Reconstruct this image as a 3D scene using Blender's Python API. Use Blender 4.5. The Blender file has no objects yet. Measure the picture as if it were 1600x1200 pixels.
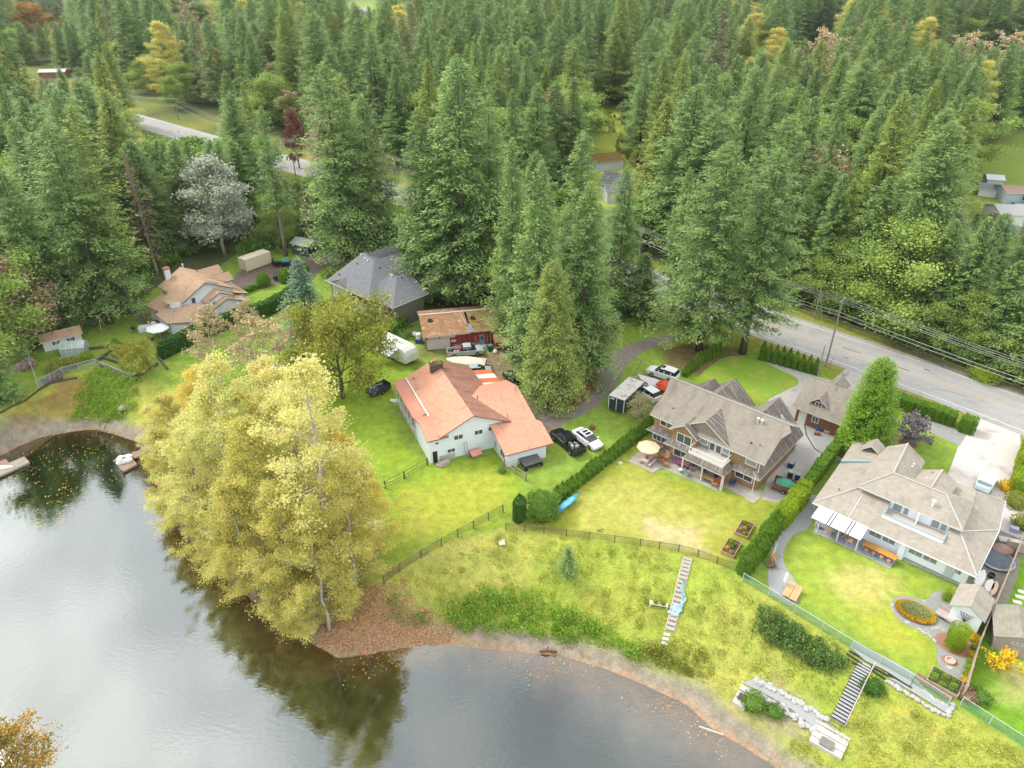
import bpy, bmesh, math, random
import numpy as np
from mathutils import Vector, Matrix
S = bpy.context.scene
COL = S.collection
R = math.radians
# ------------------------------------------------------------------ camera, light, exposure
CH = 57.0; PITCH = R(31.5); FPX = 1130.0
cam = bpy.data.cameras.new('camera'); camo = bpy.data.objects.new('camera', cam); COL.objects.link(camo)
camo.location = (0, 0, CH); camo.rotation_euler = (R(90) - PITCH, 0, 0)
cam.sensor_width = 36; cam.lens = 36 * FPX / 1600; cam.clip_end = 4000; cam.clip_start = 1
S.camera = camo
SUN_EL, SUN_AZ = 46, -62          # azimuth measured from +Y (view direction), negative = left
S.view_settings.view_transform = 'Standard'; S.view_settings.look = 'None'
S.view_settings.exposure = 1.47; S.view_settings.gamma = 1
w = bpy.data.worlds.new('World'); S.world = w; w.use_nodes = True
nt = w.node_tree; nt.nodes.clear()
def N(nt, t, **k):
    n = nt.nodes.new(t)
    for a, b in k.items():
        if a.startswith('i_'):
            n.inputs[a[2:].replace('_', ' ')].default_value = b
        else: setattr(n, a, b)
    return n
sd = Vector((math.sin(R(SUN_AZ)) * math.cos(R(SUN_EL)), math.cos(R(SUN_AZ)) * math.cos(R(SUN_EL)), math.sin(R(SUN_EL))))
sky = N(nt, 'ShaderNodeTexSky', sky_type='NISHITA', sun_disc=False, sun_elevation=R(SUN_EL), sun_rotation=R(SUN_AZ), air_density=1.0, dust_density=2.0)
bg1 = N(nt, 'ShaderNodeBackground', i_Strength=0.12); nt.links.new(sky.outputs[0], bg1.inputs[0])
tc = N(nt, 'ShaderNodeTexCoord')
mp = N(nt, 'ShaderNodeMapping'); mp.inputs['Scale'].default_value = (1.3, 1.3, 2.2); nt.links.new(tc.outputs['Generated'], mp.inputs[0])
no = N(nt, 'ShaderNodeTexNoise', i_Scale=4.2, i_Detail=7.0, i_Roughness=0.58); nt.links.new(mp.outputs[0], no.inputs['Vector'])
rp = N(nt, 'ShaderNodeValToRGB'); rp.color_ramp.elements[0].position = .40; rp.color_ramp.elements[1].position = .62
rp.color_ramp.elements[0].color = (.52, .535, .55, 1); rp.color_ramp.elements[1].color = (1.0, 1.0, .97, 1)
nt.links.new(no.outputs[0], rp.inputs[0])
dt = N(nt, 'ShaderNodeVectorMath', operation='DOT_PRODUCT'); dt.inputs[1].default_value = sd; nt.links.new(tc.outputs['Generated'], dt.inputs[0])
mr = N(nt, 'ShaderNodeMapRange'); mr.inputs[1].default_value = .6; mr.inputs[2].default_value = 1.0; mr.inputs[3].default_value = 1.22; mr.inputs[4].default_value = 1.28
nt.links.new(dt.outputs['Value'], mr.inputs[0])
# a darker bank of cloud ahead and high, the one the lake mirrors on its right side
d2 = Vector((math.sin(R(22)) * math.cos(R(50)), math.cos(R(22)) * math.cos(R(50)), math.sin(R(50))))
dt2 = N(nt, 'ShaderNodeVectorMath', operation='DOT_PRODUCT'); dt2.inputs[1].default_value = d2; nt.links.new(tc.outputs['Generated'], dt2.inputs[0])
ns2 = N(nt, 'ShaderNodeMath', operation='MULTIPLY_ADD'); ns2.inputs[1].default_value = .12; nt.links.new(no.outputs[0], ns2.inputs[0]); nt.links.new(dt2.outputs['Value'], ns2.inputs[2])
mr3 = N(nt, 'ShaderNodeMapRange', interpolation_type='SMOOTHSTEP'); mr3.inputs[1].default_value = .90; mr3.inputs[2].default_value = 1.05; mr3.inputs[3].default_value = 1; mr3.inputs[4].default_value = .52; nt.links.new(ns2.outputs[0], mr3.inputs[0])
mlt = N(nt, 'ShaderNodeMath', operation='MULTIPLY'); nt.links.new(mr.outputs[0], mlt.inputs[0]); nt.links.new(mr3.outputs[0], mlt.inputs[1])
bg2 = N(nt, 'ShaderNodeBackground'); nt.links.new(rp.outputs[0], bg2.inputs[0]); nt.links.new(mlt.outputs[0], bg2.inputs[1])
mx = N(nt, 'ShaderNodeMixShader', i_Fac=.82); nt.links.new(bg1.outputs[0], mx.inputs[1]); nt.links.new(bg2.outputs[0], mx.inputs[2])
wo = N(nt, 'ShaderNodeOutputWorld'); nt.links.new(mx.outputs[0], wo.inputs[0])
sl = bpy.data.lights.new('sun', 'SUN'); sl.energy = 1.25; sl.angle = R(14); sl.color = (1, .96, .88)
so = bpy.data.objects.new('sun', sl); COL.objects.link(so)
so.rotation_euler = sd.to_track_quat('Z', 'Y').to_euler()

# ------------------------------------------------------------------ pixel <-> world helpers (measured on the 1600 px photograph)
cp, sp = math.cos(PITCH), math.sin(PITCH)
def at(u, v, z=0.0):
    a = (u - 800) / FPX; b = (600 - v) / FPX
    t = (z - CH) / (-sp + b * cp)
    return Vector((a * t, (cp + b * sp) * t, z))
def proj(x, y, z):
    dz = z - CH; d = y * cp - dz * sp
    return 800 + FPX * x / d, 600 - FPX * (y * sp + dz * cp) / d
def A2(l, z=0): return np.array([list(at(u, v, z))[:2] for u, v in l])
def segdist(X, Y, P, closed=True):
    d = np.full(X.shape, 1e9); n = len(P)
    for i in range(n if closed else n - 1):
        a = P[i]; b = P[(i + 1) % n]; ab = b - a; L = max(ab.dot(ab), 1e-9)
        t = np.clip(((X - a[0]) * ab[0] + (Y - a[1]) * ab[1]) / L, 0, 1)
        d = np.minimum(d, np.hypot(X - a[0] - t * ab[0], Y - a[1] - t * ab[1]))
    return d
def inside(X, Y, P):
    c = np.zeros(X.shape, bool); n = len(P)
    for i in range(n):
        x1, y1 = P[i]; x2, y2 = P[(i + 1) % n]
        if y1 == y2: continue
        c ^= ((Y < y1) != (Y < y2)) & (X < (x2 - x1) * (Y - y1) / (y2 - y1) + x1)
    return c
WZ = -4.0
LAKE = np.vstack([A2([(0, 712), (30, 696), (67, 682), (120, 673), (150, 671), (175, 677), (200, 685), (225, 694), (236, 740), (270, 800), (310, 862), (360, 905),
    (420, 962), (490, 1006), (530, 1028), (575, 1022), (640, 1010), (700, 1007), (800, 1017), (887, 1026), (950, 1046), (1012, 1072), (1075, 1102), (1112, 1137),
    (1162, 1166), (1200, 1190), (1300, 1260)], WZ), np.array([[32, 15], [0, -60], [-50, -20], [-46, 18], [-50, 34], [-62, 42], [-90, 55], [-100, 75]]), A2([(-90, 745)], WZ)])
PLAT = np.vstack([A2([(-400, 860), (-150, 730), (-60, 690), (0, 650), (65, 600), (150, 572), (208, 592), (262, 600), (300, 650), (400, 745), (520, 835), (600, 885), (690, 850),
    (790, 824), (850, 830), (1000, 850), (1080, 866), (1140, 892), (1200, 925), (1330, 1008), (1480, 1100), (1600, 1170), (1750, 1260)]),
    np.array([[200, -40], [2500, 0], [2500, 2500], [-2500, 2500], [-2500, 60]])])
def height(X, Y):
    X = np.asarray(X, float); Y = np.asarray(Y, float)
    dl = segdist(X, Y, LAKE); dp = segdist(X, Y, PLAT)
    il = inside(X, Y, LAKE); ip = inside(X, Y, PLAT) & ~il
    t = np.clip(dl / (dl + dp + 1e-6), 0, 1)
    s = np.clip((t - .12) / .88, 0, 1)
    z = WZ + .5 * np.clip(t / .12, 0, 1) * .8 + (-WZ - .4) * (s * s * (3 - 2 * s))
    z = np.where(il, WZ - np.minimum(2.6, dl * .16), z)
    return np.where(ip, 0.0, z), dl, il, ip
def hz(x, y): return float(height(np.array([x]), np.array([y]))[0][0])
def gp(u, v):
    z = 0.0
    for _ in range(12):
        p = at(u, v, z); z = .5 * z + .5 * hz(p.x, p.y)
    p = at(u, v, z); return Vector((p.x, p.y, hz(p.x, p.y)))
def top_h(p, v):
    lo, hi = .2, 70
    for _ in range(30):
        m = (lo + hi) / 2
        if proj(p.x, p.y, p.z + m)[1] > v: lo = m
        else: hi = m
    return lo

# ------------------------------------------------------------------ materials
MC = {}
def mat(name, c1, c2=None, scale=3.0, rough=.8, bump=0.0, c3=None, s3=.6, t3=.58, spec=.3, metal=0.0, uvb=None, stretch=None, detail=5.0, coord='Object'):
    """two-tone noise material; c3 = stains with their own shape; uvb=(width,height,mortar) adds courses along the slope"""
    if name in MC: return MC[name]
    m = bpy.data.materials.new(name); m.use_nodes = True; t = m.node_tree; b = t.nodes['Principled BSDF']; MC[name] = m
    b.inputs['Roughness'].default_value = rough; b.inputs['Specular IOR Level'].default_value = spec; b.inputs['Metallic'].default_value = metal
    b.inputs['Base Color'].default_value = (*c1, 1)
    if c2 is None: c2 = tuple(x * .86 for x in c1)
    tcn = N(t, 'ShaderNodeTexCoord'); o = tcn.outputs[coord]
    if stretch:
        mpn = N(t, 'ShaderNodeMapping'); mpn.inputs['Scale'].default_value = stretch; t.links.new(tcn.outputs['UV'], mpn.inputs[0]); o2 = mpn.outputs[0]
    else: o2 = o
    n1 = N(t, 'ShaderNodeTexNoise', i_Scale=scale, i_Detail=detail, i_Roughness=.65); t.links.new(o, n1.inputs['Vector'])
    r = N(t, 'ShaderNodeMapRange'); r.inputs[1].default_value = .3; r.inputs[2].default_value = .7; t.links.new(n1.outputs[0], r.inputs[0])
    mi = N(t, 'ShaderNodeMixRGB'); mi.inputs[1].default_value = (*c1, 1); mi.inputs[2].default_value = (*c2, 1); t.links.new(r.outputs[0], mi.inputs[0])
    out = mi.outputs[0]; hgt = n1.outputs[0]
    if uvb:
        br = N(t, 'ShaderNodeTexBrick'); t.links.new(tcn.outputs['UV'], br.inputs['Vector'])
        br.inputs['Scale'].default_value = 1; br.inputs['Brick Width'].default_value = uvb[0]; br.inputs['Row Height'].default_value = uvb[1]
        br.inputs['Mortar Size'].default_value = uvb[2]; br.inputs['Mortar Smooth'].default_value = .2
        br.inputs['Color1'].default_value = (1, 1, 1, 1); br.inputs['Color2'].default_value = (.8, .8, .8, 1); br.inputs['Mortar'].default_value = (.62, .62, .62, 1)
        mu = N(t, 'ShaderNodeMixRGB', blend_type='MULTIPLY'); mu.inputs[0].default_value = .8; t.links.new(out, mu.inputs[1]); t.links.new(br.outputs[0], mu.inputs[2]); out = mu.outputs[0]
    if c3:
        n3 = N(t, 'ShaderNodeTexNoise', i_Scale=s3, i_Detail=6.0, i_Roughness=.7); t.links.new(o2, n3.inputs['Vector'])
        r3 = N(t, 'ShaderNodeMapRange'); r3.inputs[1].default_value = t3; r3.inputs[2].default_value = t3 + .14; t.links.new(n3.outputs[0], r3.inputs[0])
        m3 = N(t, 'ShaderNodeMixRGB'); m3.inputs[2].default_value = (*c3, 1); t.links.new(r3.outputs[0], m3.inputs[0]); t.links.new(out, m3.inputs[1]); out = m3.outputs[0]
    t.links.new(out, b.inputs['Base Color'])
    if bump:
        bu = N(t, 'ShaderNodeBump', i_Strength=bump, i_Distance=.05); t.links.new(hgt, bu.inputs['Height']); t.links.new(bu.outputs[0], b.inputs['Normal'])
    return m
def foliage(name, dark, light, alt=None, altf=.5, trans=.22):
    if name in MC: return MC[name]
    m = bpy.data.materials.new(name); m.use_nodes = True; t = m.node_tree; b = t.nodes['Principled BSDF']; MC[name] = m
    b.inputs['Roughness'].default_value = .7; b.inputs['Specular IOR Level'].default_value = .25
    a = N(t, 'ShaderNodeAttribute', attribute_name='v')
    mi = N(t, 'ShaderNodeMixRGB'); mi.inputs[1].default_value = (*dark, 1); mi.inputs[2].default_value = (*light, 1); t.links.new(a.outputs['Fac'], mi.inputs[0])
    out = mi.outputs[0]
    if alt:
        oi = N(t, 'ShaderNodeObjectInfo'); ml = N(t, 'ShaderNodeMath', operation='MULTIPLY'); ml.inputs[1].default_value = altf; t.links.new(oi.outputs['Random'], ml.inputs[0])
        m2 = N(t, 'ShaderNodeMixRGB'); m2.inputs[2].default_value = (*alt, 1); t.links.new(ml.outputs[0], m2.inputs[0]); t.links.new(out, m2.inputs[1]); out = m2.outputs[0]
    t.links.new(out, b.inputs['Base Color'])
    tr = N(t, 'ShaderNodeBsdfTranslucent'); t.links.new(out, tr.inputs[0])
    ms = N(t, 'ShaderNodeMixShader', i_Fac=trans); t.links.new(b.outputs[0], ms.inputs[1]); t.links.new(tr.outputs[0], ms.inputs[2])
    t.links.new(ms.outputs[0], t.nodes['Material Output'].inputs[0])
    return m

# ------------------------------------------------------------------ mesh builder
class MB:
    def __init__(s): s.v = []; s.f = []; s.m = []
    def add(s, V, F, mi=0):
        o = len(s.v); s.v += [tuple(p) for p in V]; s.f += [tuple(i + o for i in f) for f in F]; s.m += [mi] * len(F); return s
    def box(s, x0, x1, y0, y1, z0, z1, mi=0, rz=0, c=None):
        V = [(x, y, z) for z in (z0, z1) for x, y in ((x0, y0), (x1, y0), (x1, y1), (x0, y1))]
        if rz:
            cx, cy = c or ((x0 + x1) / 2, (y0 + y1) / 2); k, q = math.cos(rz), math.sin(rz)
            V = [(cx + (x - cx) * k - (y - cy) * q, cy + (x - cx) * q + (y - cy) * k, z) for x, y, z in V]
        return s.add(V, [(3, 2, 1, 0), (4, 5, 6, 7), (0, 1, 5, 4), (1, 2, 6, 5), (2, 3, 7, 6), (3, 0, 4, 7)], mi)
    def prism(s, P, z0, z1, mi=0, mt=None):
        n = len(P); ar = sum(P[i][0] * P[(i + 1) % n][1] - P[(i + 1) % n][0] * P[i][1] for i in range(n))
        if ar < 0: P = P[::-1]
        o = len(s.v); s.v += [(p[0], p[1], z0) for p in P] + [(p[0], p[1], z1) for p in P]
        s.f.append(tuple(o + n + i for i in range(n))); s.m.append(mi if mt is None else mt)
        s.f.append(tuple(o + i for i in reversed(range(n)))); s.m.append(mi)
        for i in range(n): j = (i + 1) % n; s.f.append((o + i, o + j, o + n + j, o + n + i)); s.m.append(mi)
        return s
    def slab(s, P, th=.16, mi=0, me=1):
        """planar polygon (top face, seen from above counter-clockwise or not) with thickness downwards"""
        P = [Vector(p) for p in P]; n = len(P)
        ar = sum(P[i].x * P[(i + 1) % n].y - P[(i + 1) % n].x * P[i].y for i in range(n))
        if ar < 0: P = P[::-1]
        o = len(s.v); s.v += [tuple(p) for p in P] + [(p.x, p.y, p.z - th) for p in P]
        s.f.append(tuple(o + i for i in range(n))); s.m.append(mi)
        s.f.append(tuple(o + n + i for i in reversed(range(n)))); s.m.append(me)
        for i in range(n): j = (i + 1) % n; s.f.append((o + i, o + n + i, o + n + j, o + j)); s.m.append(me)
        return s
    def vprism(s, P, a, b, axis='y', mi=0):
        """polygon in a vertical plane, extruded along axis from a to b; P = (h,z)"""
        n = len(P); g = (lambda h, z, t: (h, t, z)) if axis == 'y' else (lambda h, z, t: (t, h, z))
        V = [g(h, z, a) for h, z in P] + [g(h, z, b) for h, z in P]
        return s.add(V, [tuple(range(n)), tuple(reversed(range(n, 2 * n)))] + [(i, i + n, (i + 1) % n + n, (i + 1) % n) for i in range(n)], mi)
    def tube(s, P, r, n=6, mi=0, cap=True):
        P = [Vector(p) for p in P]; o = len(s.v); rr = r if isinstance(r, (list, tuple)) else [r] * len(P)
        for i, p in enumerate(P):
            d = (P[min(i + 1, len(P) - 1)] - P[max(i - 1, 0)])
            d = d.normalized() if d.length > 1e-9 else Vector((0, 0, 1))
            a = d.cross(Vector((0, 0, 1)) if abs(d.z) < .95 else Vector((1, 0, 0))).normalized(); b = d.cross(a)
            for k in range(n):
                q = 2 * math.pi * k / n; s.v.append(tuple(p + (a * math.cos(q) + b * math.sin(q)) * rr[i]))
        for i in range(len(P) - 1):
            for k in range(n): s.f.append((o + i * n + k, o + i * n + (k + 1) % n, o + (i + 1) * n + (k + 1) % n, o + (i + 1) * n + k)); s.m.append(mi)
        if cap:
            s.f.append(tuple(o + k for k in range(n))); s.m.append(mi); e = o + (len(P) - 1) * n
            s.f.append(tuple(e + k for k in reversed(range(n)))); s.m.append(mi)
        return s
    def lathe(s, prof, n=16, c=(0, 0, 0), mi=0, sy=1.0):
        o = len(s.v)
        for r, z in prof:
            for k in range(n): q = 2 * math.pi * k / n; s.v.append((c[0] + r * math.cos(q), c[1] + r * math.sin(q) * sy, c[2] + z))
        for i in range(len(prof) - 1):
            for k in range(n): s.f.append((o + i * n + k, o + i * n + (k + 1) % n, o + (i + 1) * n + (k + 1) % n, o + (i + 1) * n + k)); s.m.append(mi)
        s.f.append(tuple(o + k for k in reversed(range(n)))); s.m.append(mi); e = o + (len(prof) - 1) * n
        s.f.append(tuple(e + k for k in range(n))); s.m.append(mi)
        return s
    def loft(s, secs, mi=0, top=None):
        """secs = list of rings (same count) ; closed ends"""
        n = len(secs[0]); o = len(s.v)
        for r in secs: s.v += [tuple(p) for p in r]
        for i in range(len(secs) - 1):
            for k in range(n):
                s.f.append((o + i * n + k, o + (i + 1) * n + k, o + (i + 1) * n + (k + 1) % n, o + i * n + (k + 1) % n)); s.m.append(mi)
        s.f.append(tuple(o + k for k in range(n))); s.m.append(mi); e = o + (len(secs) - 1) * n
        s.f.append(tuple(e + k for k in reversed(range(n)))); s.m.append(mi)
        return s
    def mesh(s, name, mats, bevel=0, smooth=False):
        me = bpy.data.meshes.new(name); me.from_pydata(s.v, [], s.f)
        for m in mats: me.materials.append(m)
        me.polygons.foreach_set('material_index', s.m)
        me.validate(); bm = bmesh.new(); bm.from_mesh(me)
        bmesh.ops.recalc_face_normals(bm, faces=bm.faces)
        if bevel: bmesh.ops.bevel(bm, geom=bm.edges[:], offset=bevel, segments=2, affect='EDGES', clamp_overlap=True)
        uv = bm.loops.layers.uv.new('UVMap'); Z = Vector((0, 0, 1))
        for f in bm.faces:
            n = f.normal
            if abs(n.z) > .999: h = Vector((1, 0, 0)); q = Vector((0, 1, 0))
            else: h = Z.cross(n).normalized(); q = n.cross(h)
            for l in f.loops: c = l.vert.co; l[uv].uv = (c.dot(h), c.dot(q))
            f.smooth = smooth
        bm.to_mesh(me); bm.free(); return me
def link(o, parent=None):
    COL.objects.link(o)
    if parent is not None: o.parent = parent
    return o
def obj(name, mb, mats, parent=None, bevel=0, smooth=False, label=None):
    if not isinstance(mats, (list, tuple)): mats = [mats]
    o = link(bpy.data.objects.new(name, mb.mesh(name, mats, bevel, smooth)), parent)
    if label: o['label'] = label
    return o
def tag(o, label=None, cat=None, group=None, kind=None):
    if label: o['label'] = label
    if cat: o['category'] = cat
    if group: o['group'] = group
    if kind: o['kind'] = kind
    return o
def thing(name, label, cat, loc=(0, 0, 0), rz=0, group=None):
    o = link(bpy.data.objects.new(name, None)); o.empty_display_size = .3
    o.location = loc; o.rotation_euler = (0, 0, rz); return tag(o, label, cat, group)
def place(o, loc, rz=0): o.location = loc; o.rotation_euler = (0, 0, rz); return o
def single(name, mb, mats, label, cat, loc=(0, 0, 0), rz=0, group=None, **k):
    return tag(place(obj(name, mb, mats, None, **k), loc, rz), label, cat, group)
def struct(name, mb, mats, kind='structure', label=None, **k):
    o = obj(name, mb, mats, None, **k); o['kind'] = kind
    if label: o['label'] = label
    return o
def copy_tree(o, loc=None, rz=None, sc=None, label=None, parent=None):
    c = o.copy(); COL.objects.link(c)
    if parent is not None: c.parent = parent
    if loc is not None: c.location = loc
    if rz is not None: c.rotation_euler = (0, 0, rz)
    if sc is not None: c.scale = sc if isinstance(sc, (tuple, list)) else (sc, sc, sc)
    if label: c['label'] = label
    for ch in list(o.children): copy_tree(ch, parent=c)
    return c
def quadmesh(name, P, v, m):
    n = len(P); k = P.shape[1]; me = bpy.data.meshes.new(name)
    me.vertices.add(n * k); me.vertices.foreach_set('co', P.reshape(-1).astype(np.float32))
    me.loops.add(n * k); me.loops.foreach_set('vertex_index', np.arange(n * k, dtype=np.int32))
    me.polygons.add(n); me.polygons.foreach_set('loop_start', np.arange(0, n * k, k, dtype=np.int32)); me.polygons.foreach_set('loop_total', np.full(n, k, dtype=np.int32))
    me.materials.append(m); me.update()
    a = me.attributes.new('v', 'FLOAT', 'POINT'); a.data.foreach_set('value', np.repeat(v, k).astype(np.float32))
    return me
def poly_sheet(name, pts, z, m, label=None):
    me = bpy.data.meshes.new(name); P = [(p[0], p[1], z) for p in pts]
    me.from_pydata(P, [], [tuple(range(len(P)))]); me.materials.append(m); me.update()
    if me.polygons[0].normal.z < 0: me.flip_normals()
    bm = bmesh.new(); bm.from_mesh(me); bmesh.ops.triangulate(bm, faces=bm.faces); bm.to_mesh(me); bm.free()
    o = link(bpy.data.objects.new(name, me)); o['kind'] = 'structure'
    if label: o['label'] = label
    return o
def smooth_pts(P, it=2, closed=True):
    P = [Vector((p[0], p[1])) for p in P]
    for _ in range(it):
        Q = []; n = len(P)
        for i in range(n if closed else n - 1):
            a = P[i]; b = P[(i + 1) % n]; Q += [a * .75 + b * .25, a * .25 + b * .75]
        if not closed: Q = [P[0]] + Q + [P[-1]]
        P = Q
    return P
# ------------------------------------------------------------------ ground (one sheet), painted with real ground colours
def axis(lo, hi, step, far):
    a = list(np.arange(lo, hi + .01, step)); s = step; x = lo; L = []
    while x > -far: s *= 1.25; x -= s; L.append(x)
    s = step; x = hi; U = []
    while x < far: s *= 1.25; x += s; U.append(x)
    return np.array(L[::-1] + a + U)
gx = axis(-78, 78, .42, 1800); gy = axis(24, 152, .42, 2000)
X, Y = np.meshgrid(gx, gy); Zh, DL, IL, IP = height(X, Y)
rng = np.random.default_rng(5)
def fnoise(X, Y, s, seed=0):
    r = np.random.default_rng(seed); out = np.zeros(X.shape); am = 1
    for o in range(3):
        for k in range(3):
            a = r.uniform(0, 6.28); f = s * 2 ** o * r.uniform(.7, 1.3); p = r.uniform(0, 6.28)
            out += am * np.sin(f * (X * math.cos(a) + Y * math.sin(a)) + p + 1.5 * np.sin(f * .7 * (Y * math.cos(a) - X * math.sin(a)) + p * 2))
        am *= .6
    return out / 5.0
Zh = Zh + np.where(~IP & ~IL, .10 * fnoise(X, Y, 1.1, 3) * np.clip(DL / 3, 0, 1), 0)
Cc = np.empty(X.shape + (3,)); Cc[:] = (.085, .10, .04)
nA = fnoise(X, Y, .35, 1); nB = fnoise(X, Y, 1.2, 2); nC = fnoise(X, Y, .15, 9)
edge = .5 * nB + .6 * nA
def mixc(mask, c):
    global Cc
    m = np.clip(mask, 0, 1)[..., None]; Cc = Cc * (1 - m) + np.array(c) * m
def zone(px, c, soft=.8, z=0, wob=.6):
    P = A2(px, z); d = segdist(X, Y, P); s = np.where(inside(X, Y, P), d, -d) + edge * wob
    mixc(s / soft + .5, c)
RES = [(-300, 900), (-20, 640), (0, 560), (60, 545), (112, 500), (205, 492), (238, 452), (330, 425), (372, 395), (450, 388), (500, 392), (540, 420), (650, 460), (700, 485), (800, 492), (930, 500), (960, 478), (1040, 485), (1190, 540), (1700, 735), (2200, 1500), (900, 2500)]
zone(RES, (.18, .265, .04))
zone([(900, 250), (905, 180), (950, 165), (1000, 190), (985, 240), (1010, 330), (930, 330)], (.30, .34, .06), 3, 0, 2)
zone([(1455, 300), (1490, 240), (1560, 200), (1750, 190), (1750, 470), (1560, 430)], (.15, .2, .035), 3)
zone([(480, 20), (540, 0), (700, -5), (690, 30), (590, 45)], (.17, .22, .05), 4)
# yards
zone([(560, 560), (650, 520), (690, 560), (600, 640), (640, 700), (672, 728), (780, 712), (800, 735), (820, 750), (800, 800), (690, 850), (600, 900), (480, 800), (430, 560), (480, 520)], (.20, .29, .03))
zone([(620, 760), (700, 745), (780, 735), (800, 790), (700, 835), (620, 850)], (.28, .31, .04), 3, 0, 2.5)
zone([(1015, 672), (960, 720), (880, 790), (812, 815), (800, 826), (1000, 850), (1135, 888), (1215, 780), (1110, 768), (1000, 730)], (.235, .26, .035), 1.2)
zone([(905, 770), (985, 745), (1090, 790), (1150, 820), (1110, 860), (900, 832)], (.31, .31, .07), 3, 0, 3)
zone([(1010, 815), (1080, 820), (1090, 855), (1010, 845)], (.42, .35, .17), 2.5, 0, 3)
zone([(1205, 880), (1250, 832), (1400, 885), (1480, 915), (1440, 930), (1475, 1010), (1490, 1070), (1420, 1040), (1260, 940)], (.225, .295, .04), 1)
zone([(1300, 900), (1370, 880), (1400, 930), (1350, 960)], (.36, .34, .10), 3, 0, 3)
zone([(1330, 960), (1400, 960), (1440, 1020), (1380, 1010)], (.28, .31, .04), 3, 0, 3)
zone([(1530, 900), (1570, 880), (1700, 900), (1800, 1300), (1500, 1100)], (.13, .25, .02), 1)
zone([(1560, 1040), (1640, 1010), (1640, 1120), (1570, 1100)], (.34, .32, .12), 3, 0, 3)
# dirt and litter
zone([(735, 560), (800, 545), (850, 560), (870, 640), (880, 672), (860, 690), (830, 640), (800, 615), (770, 590)], (.21, .155, .095), 1)
zone([(640, 590), (660, 530), (735, 545), (720, 560), (660, 560)], (.13, .15, .045), 2)
zone([(815, 600), (850, 585), (930, 575), (945, 600), (905, 640), (850, 640)], (.19, .115, .06), 1.2)
zone([(650, 470), (780, 478), (960, 455), (975, 500), (935, 560), (830, 600), (790, 560), (800, 500), (700, 490)], (.09, .07, .035), 1.5)
zone([(1035, 545), (1080, 535), (1160, 545), (1170, 580), (1100, 590), (1040, 570)], (.16, .12, .05), 1.5)
zone([(870, 770), (1015, 672), (1008, 668), (862, 765)], (.15, .10, .06), .5, 0, .3)
zone([(222, 480), (255, 500), (262, 540), (240, 520), (215, 500)], (.17, .13, .085), .8)
zone([(355, 448), (372, 425), (430, 408), (520, 398), (540, 412), (480, 432), (395, 455)], (.13, .10, .085), 1)
zone([(1215, 1075), (1260, 1095), (1290, 1118), (1270, 1128)], (.2, .14, .09), .6)
# bank
BK = (~IP & ~IL)
t3 = np.clip(BK * 1.0, 0, 1)
mixc(t3, (.26, .285, .05)); mixc(t3 * np.clip(.5 + nA * 1.0, 0, 1) * .5, (.20, .29, .035)); mixc(t3 * np.clip(nC * 1.4, 0, 1) * .45, (.32, .26, .09))
P1 = np.array([(p.x, p.y) for p in [gp(*q) for q in [(0, 640), (90, 580), (185, 590), (150, 660), (60, 690), (0, 700)]]])
zz = segdist(X, Y, P1); mixc((np.where(inside(X, Y, P1), zz, -zz) + edge) / 2 * (.4 + .6 * (nA > -.1)), (.2, .15, .045))
P2 = np.array([(p.x, p.y) for p in [gp(*q) for q in [(230, 715), (400, 840), (530, 920), (610, 945), (670, 975), (720, 998), (700, 1003), (640, 1008), (530, 1024), (400, 950), (240, 760)]]])
zz = segdist(X, Y, P2); LIT = np.clip((np.where(inside(X, Y, P2), zz, -zz) + edge * 1.5) / 3 + .5, 0, 1) * (~IL)
mixc(LIT * .85, (.27, .14, .075))
P3 = np.array([(p.x, p.y) for p in [gp(*q) for q in [(1120, 1090), (1215, 1040), (1270, 1090), (1260, 1160), (1200, 1150)]]])
zz = segdist(X, Y, P3); mixc((np.where(inside(X, Y, P3), zz, -zz) + edge * 1.2) / 2, (.26, .22, .14))
# right below the fences: slope stripes of bare straw
gr = np.clip(1.9 - (DL + .8 * nA) / 1.6, 0, 1) * (~IL); mixc(gr * (1 - LIT * .7), (.225, .20, .155))
ry = np.clip(1.2 - np.abs(DL - .2) / .8, 0, 1) * (~IL); mixc(ry * np.where(X > -15, .5, .1) * np.clip(.6 + nB, 0, 1), (.34, .19, .10))
# lake bed: red-brown leaf litter in the shallows, mud further out
mixc(IL * 1.0, (.035, .038, .028)); mixc(IL * np.clip(1.2 - DL / np.where(X > 2, 5.0, 3.0) + .45 * nB, 0, 1) * np.where(X > -12, 1, .7), (.36, .19, .09))
# road verges
RC = [at(u, v) for u, v in [(1760, 710), (1600, 647), (1487, 605), (1375, 566), (1200, 507)]]
RC = [Vector((p.x, p.y)) for p in RC] + [Vector(q) for q in [(30.5, 127), (16, 141.5), (1, 156), (-13, 171.5), (-29, 188.5), (-46, 203), (-64, 217), (-90, 238.5), (-120, 264), (-155, 294), (-260, 380), (-420, 500)]]
RP = np.array([(p.x, p.y) for p in RC])
dr = segdist(X, Y, RP, False)
mixc(np.clip((10.8 - dr + edge) / 1, 0, 1) * (X < 200), (.17, .2, .03)); mixc(np.clip(1 - np.abs(dr - 6.3) / 1.0, 0, 1) * .7, (.3, .2, .09))
nv = X.size; me = bpy.data.meshes.new('ground')
co = np.stack([X, Y, Zh], -1).reshape(-1, 3); ny_, nx_ = X.shape
ii = np.arange(nv).reshape(ny_, nx_); Fq = np.stack([ii[:-1, :-1], ii[:-1, 1:], ii[1:, 1:], ii[1:, :-1]], -1).reshape(-1, 4)
me.vertices.add(nv); me.vertices.foreach_set('co', co.reshape(-1).astype(np.float32))
me.loops.add(Fq.size); me.loops.foreach_set('vertex_index', Fq.reshape(-1).astype(np.int32))
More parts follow.
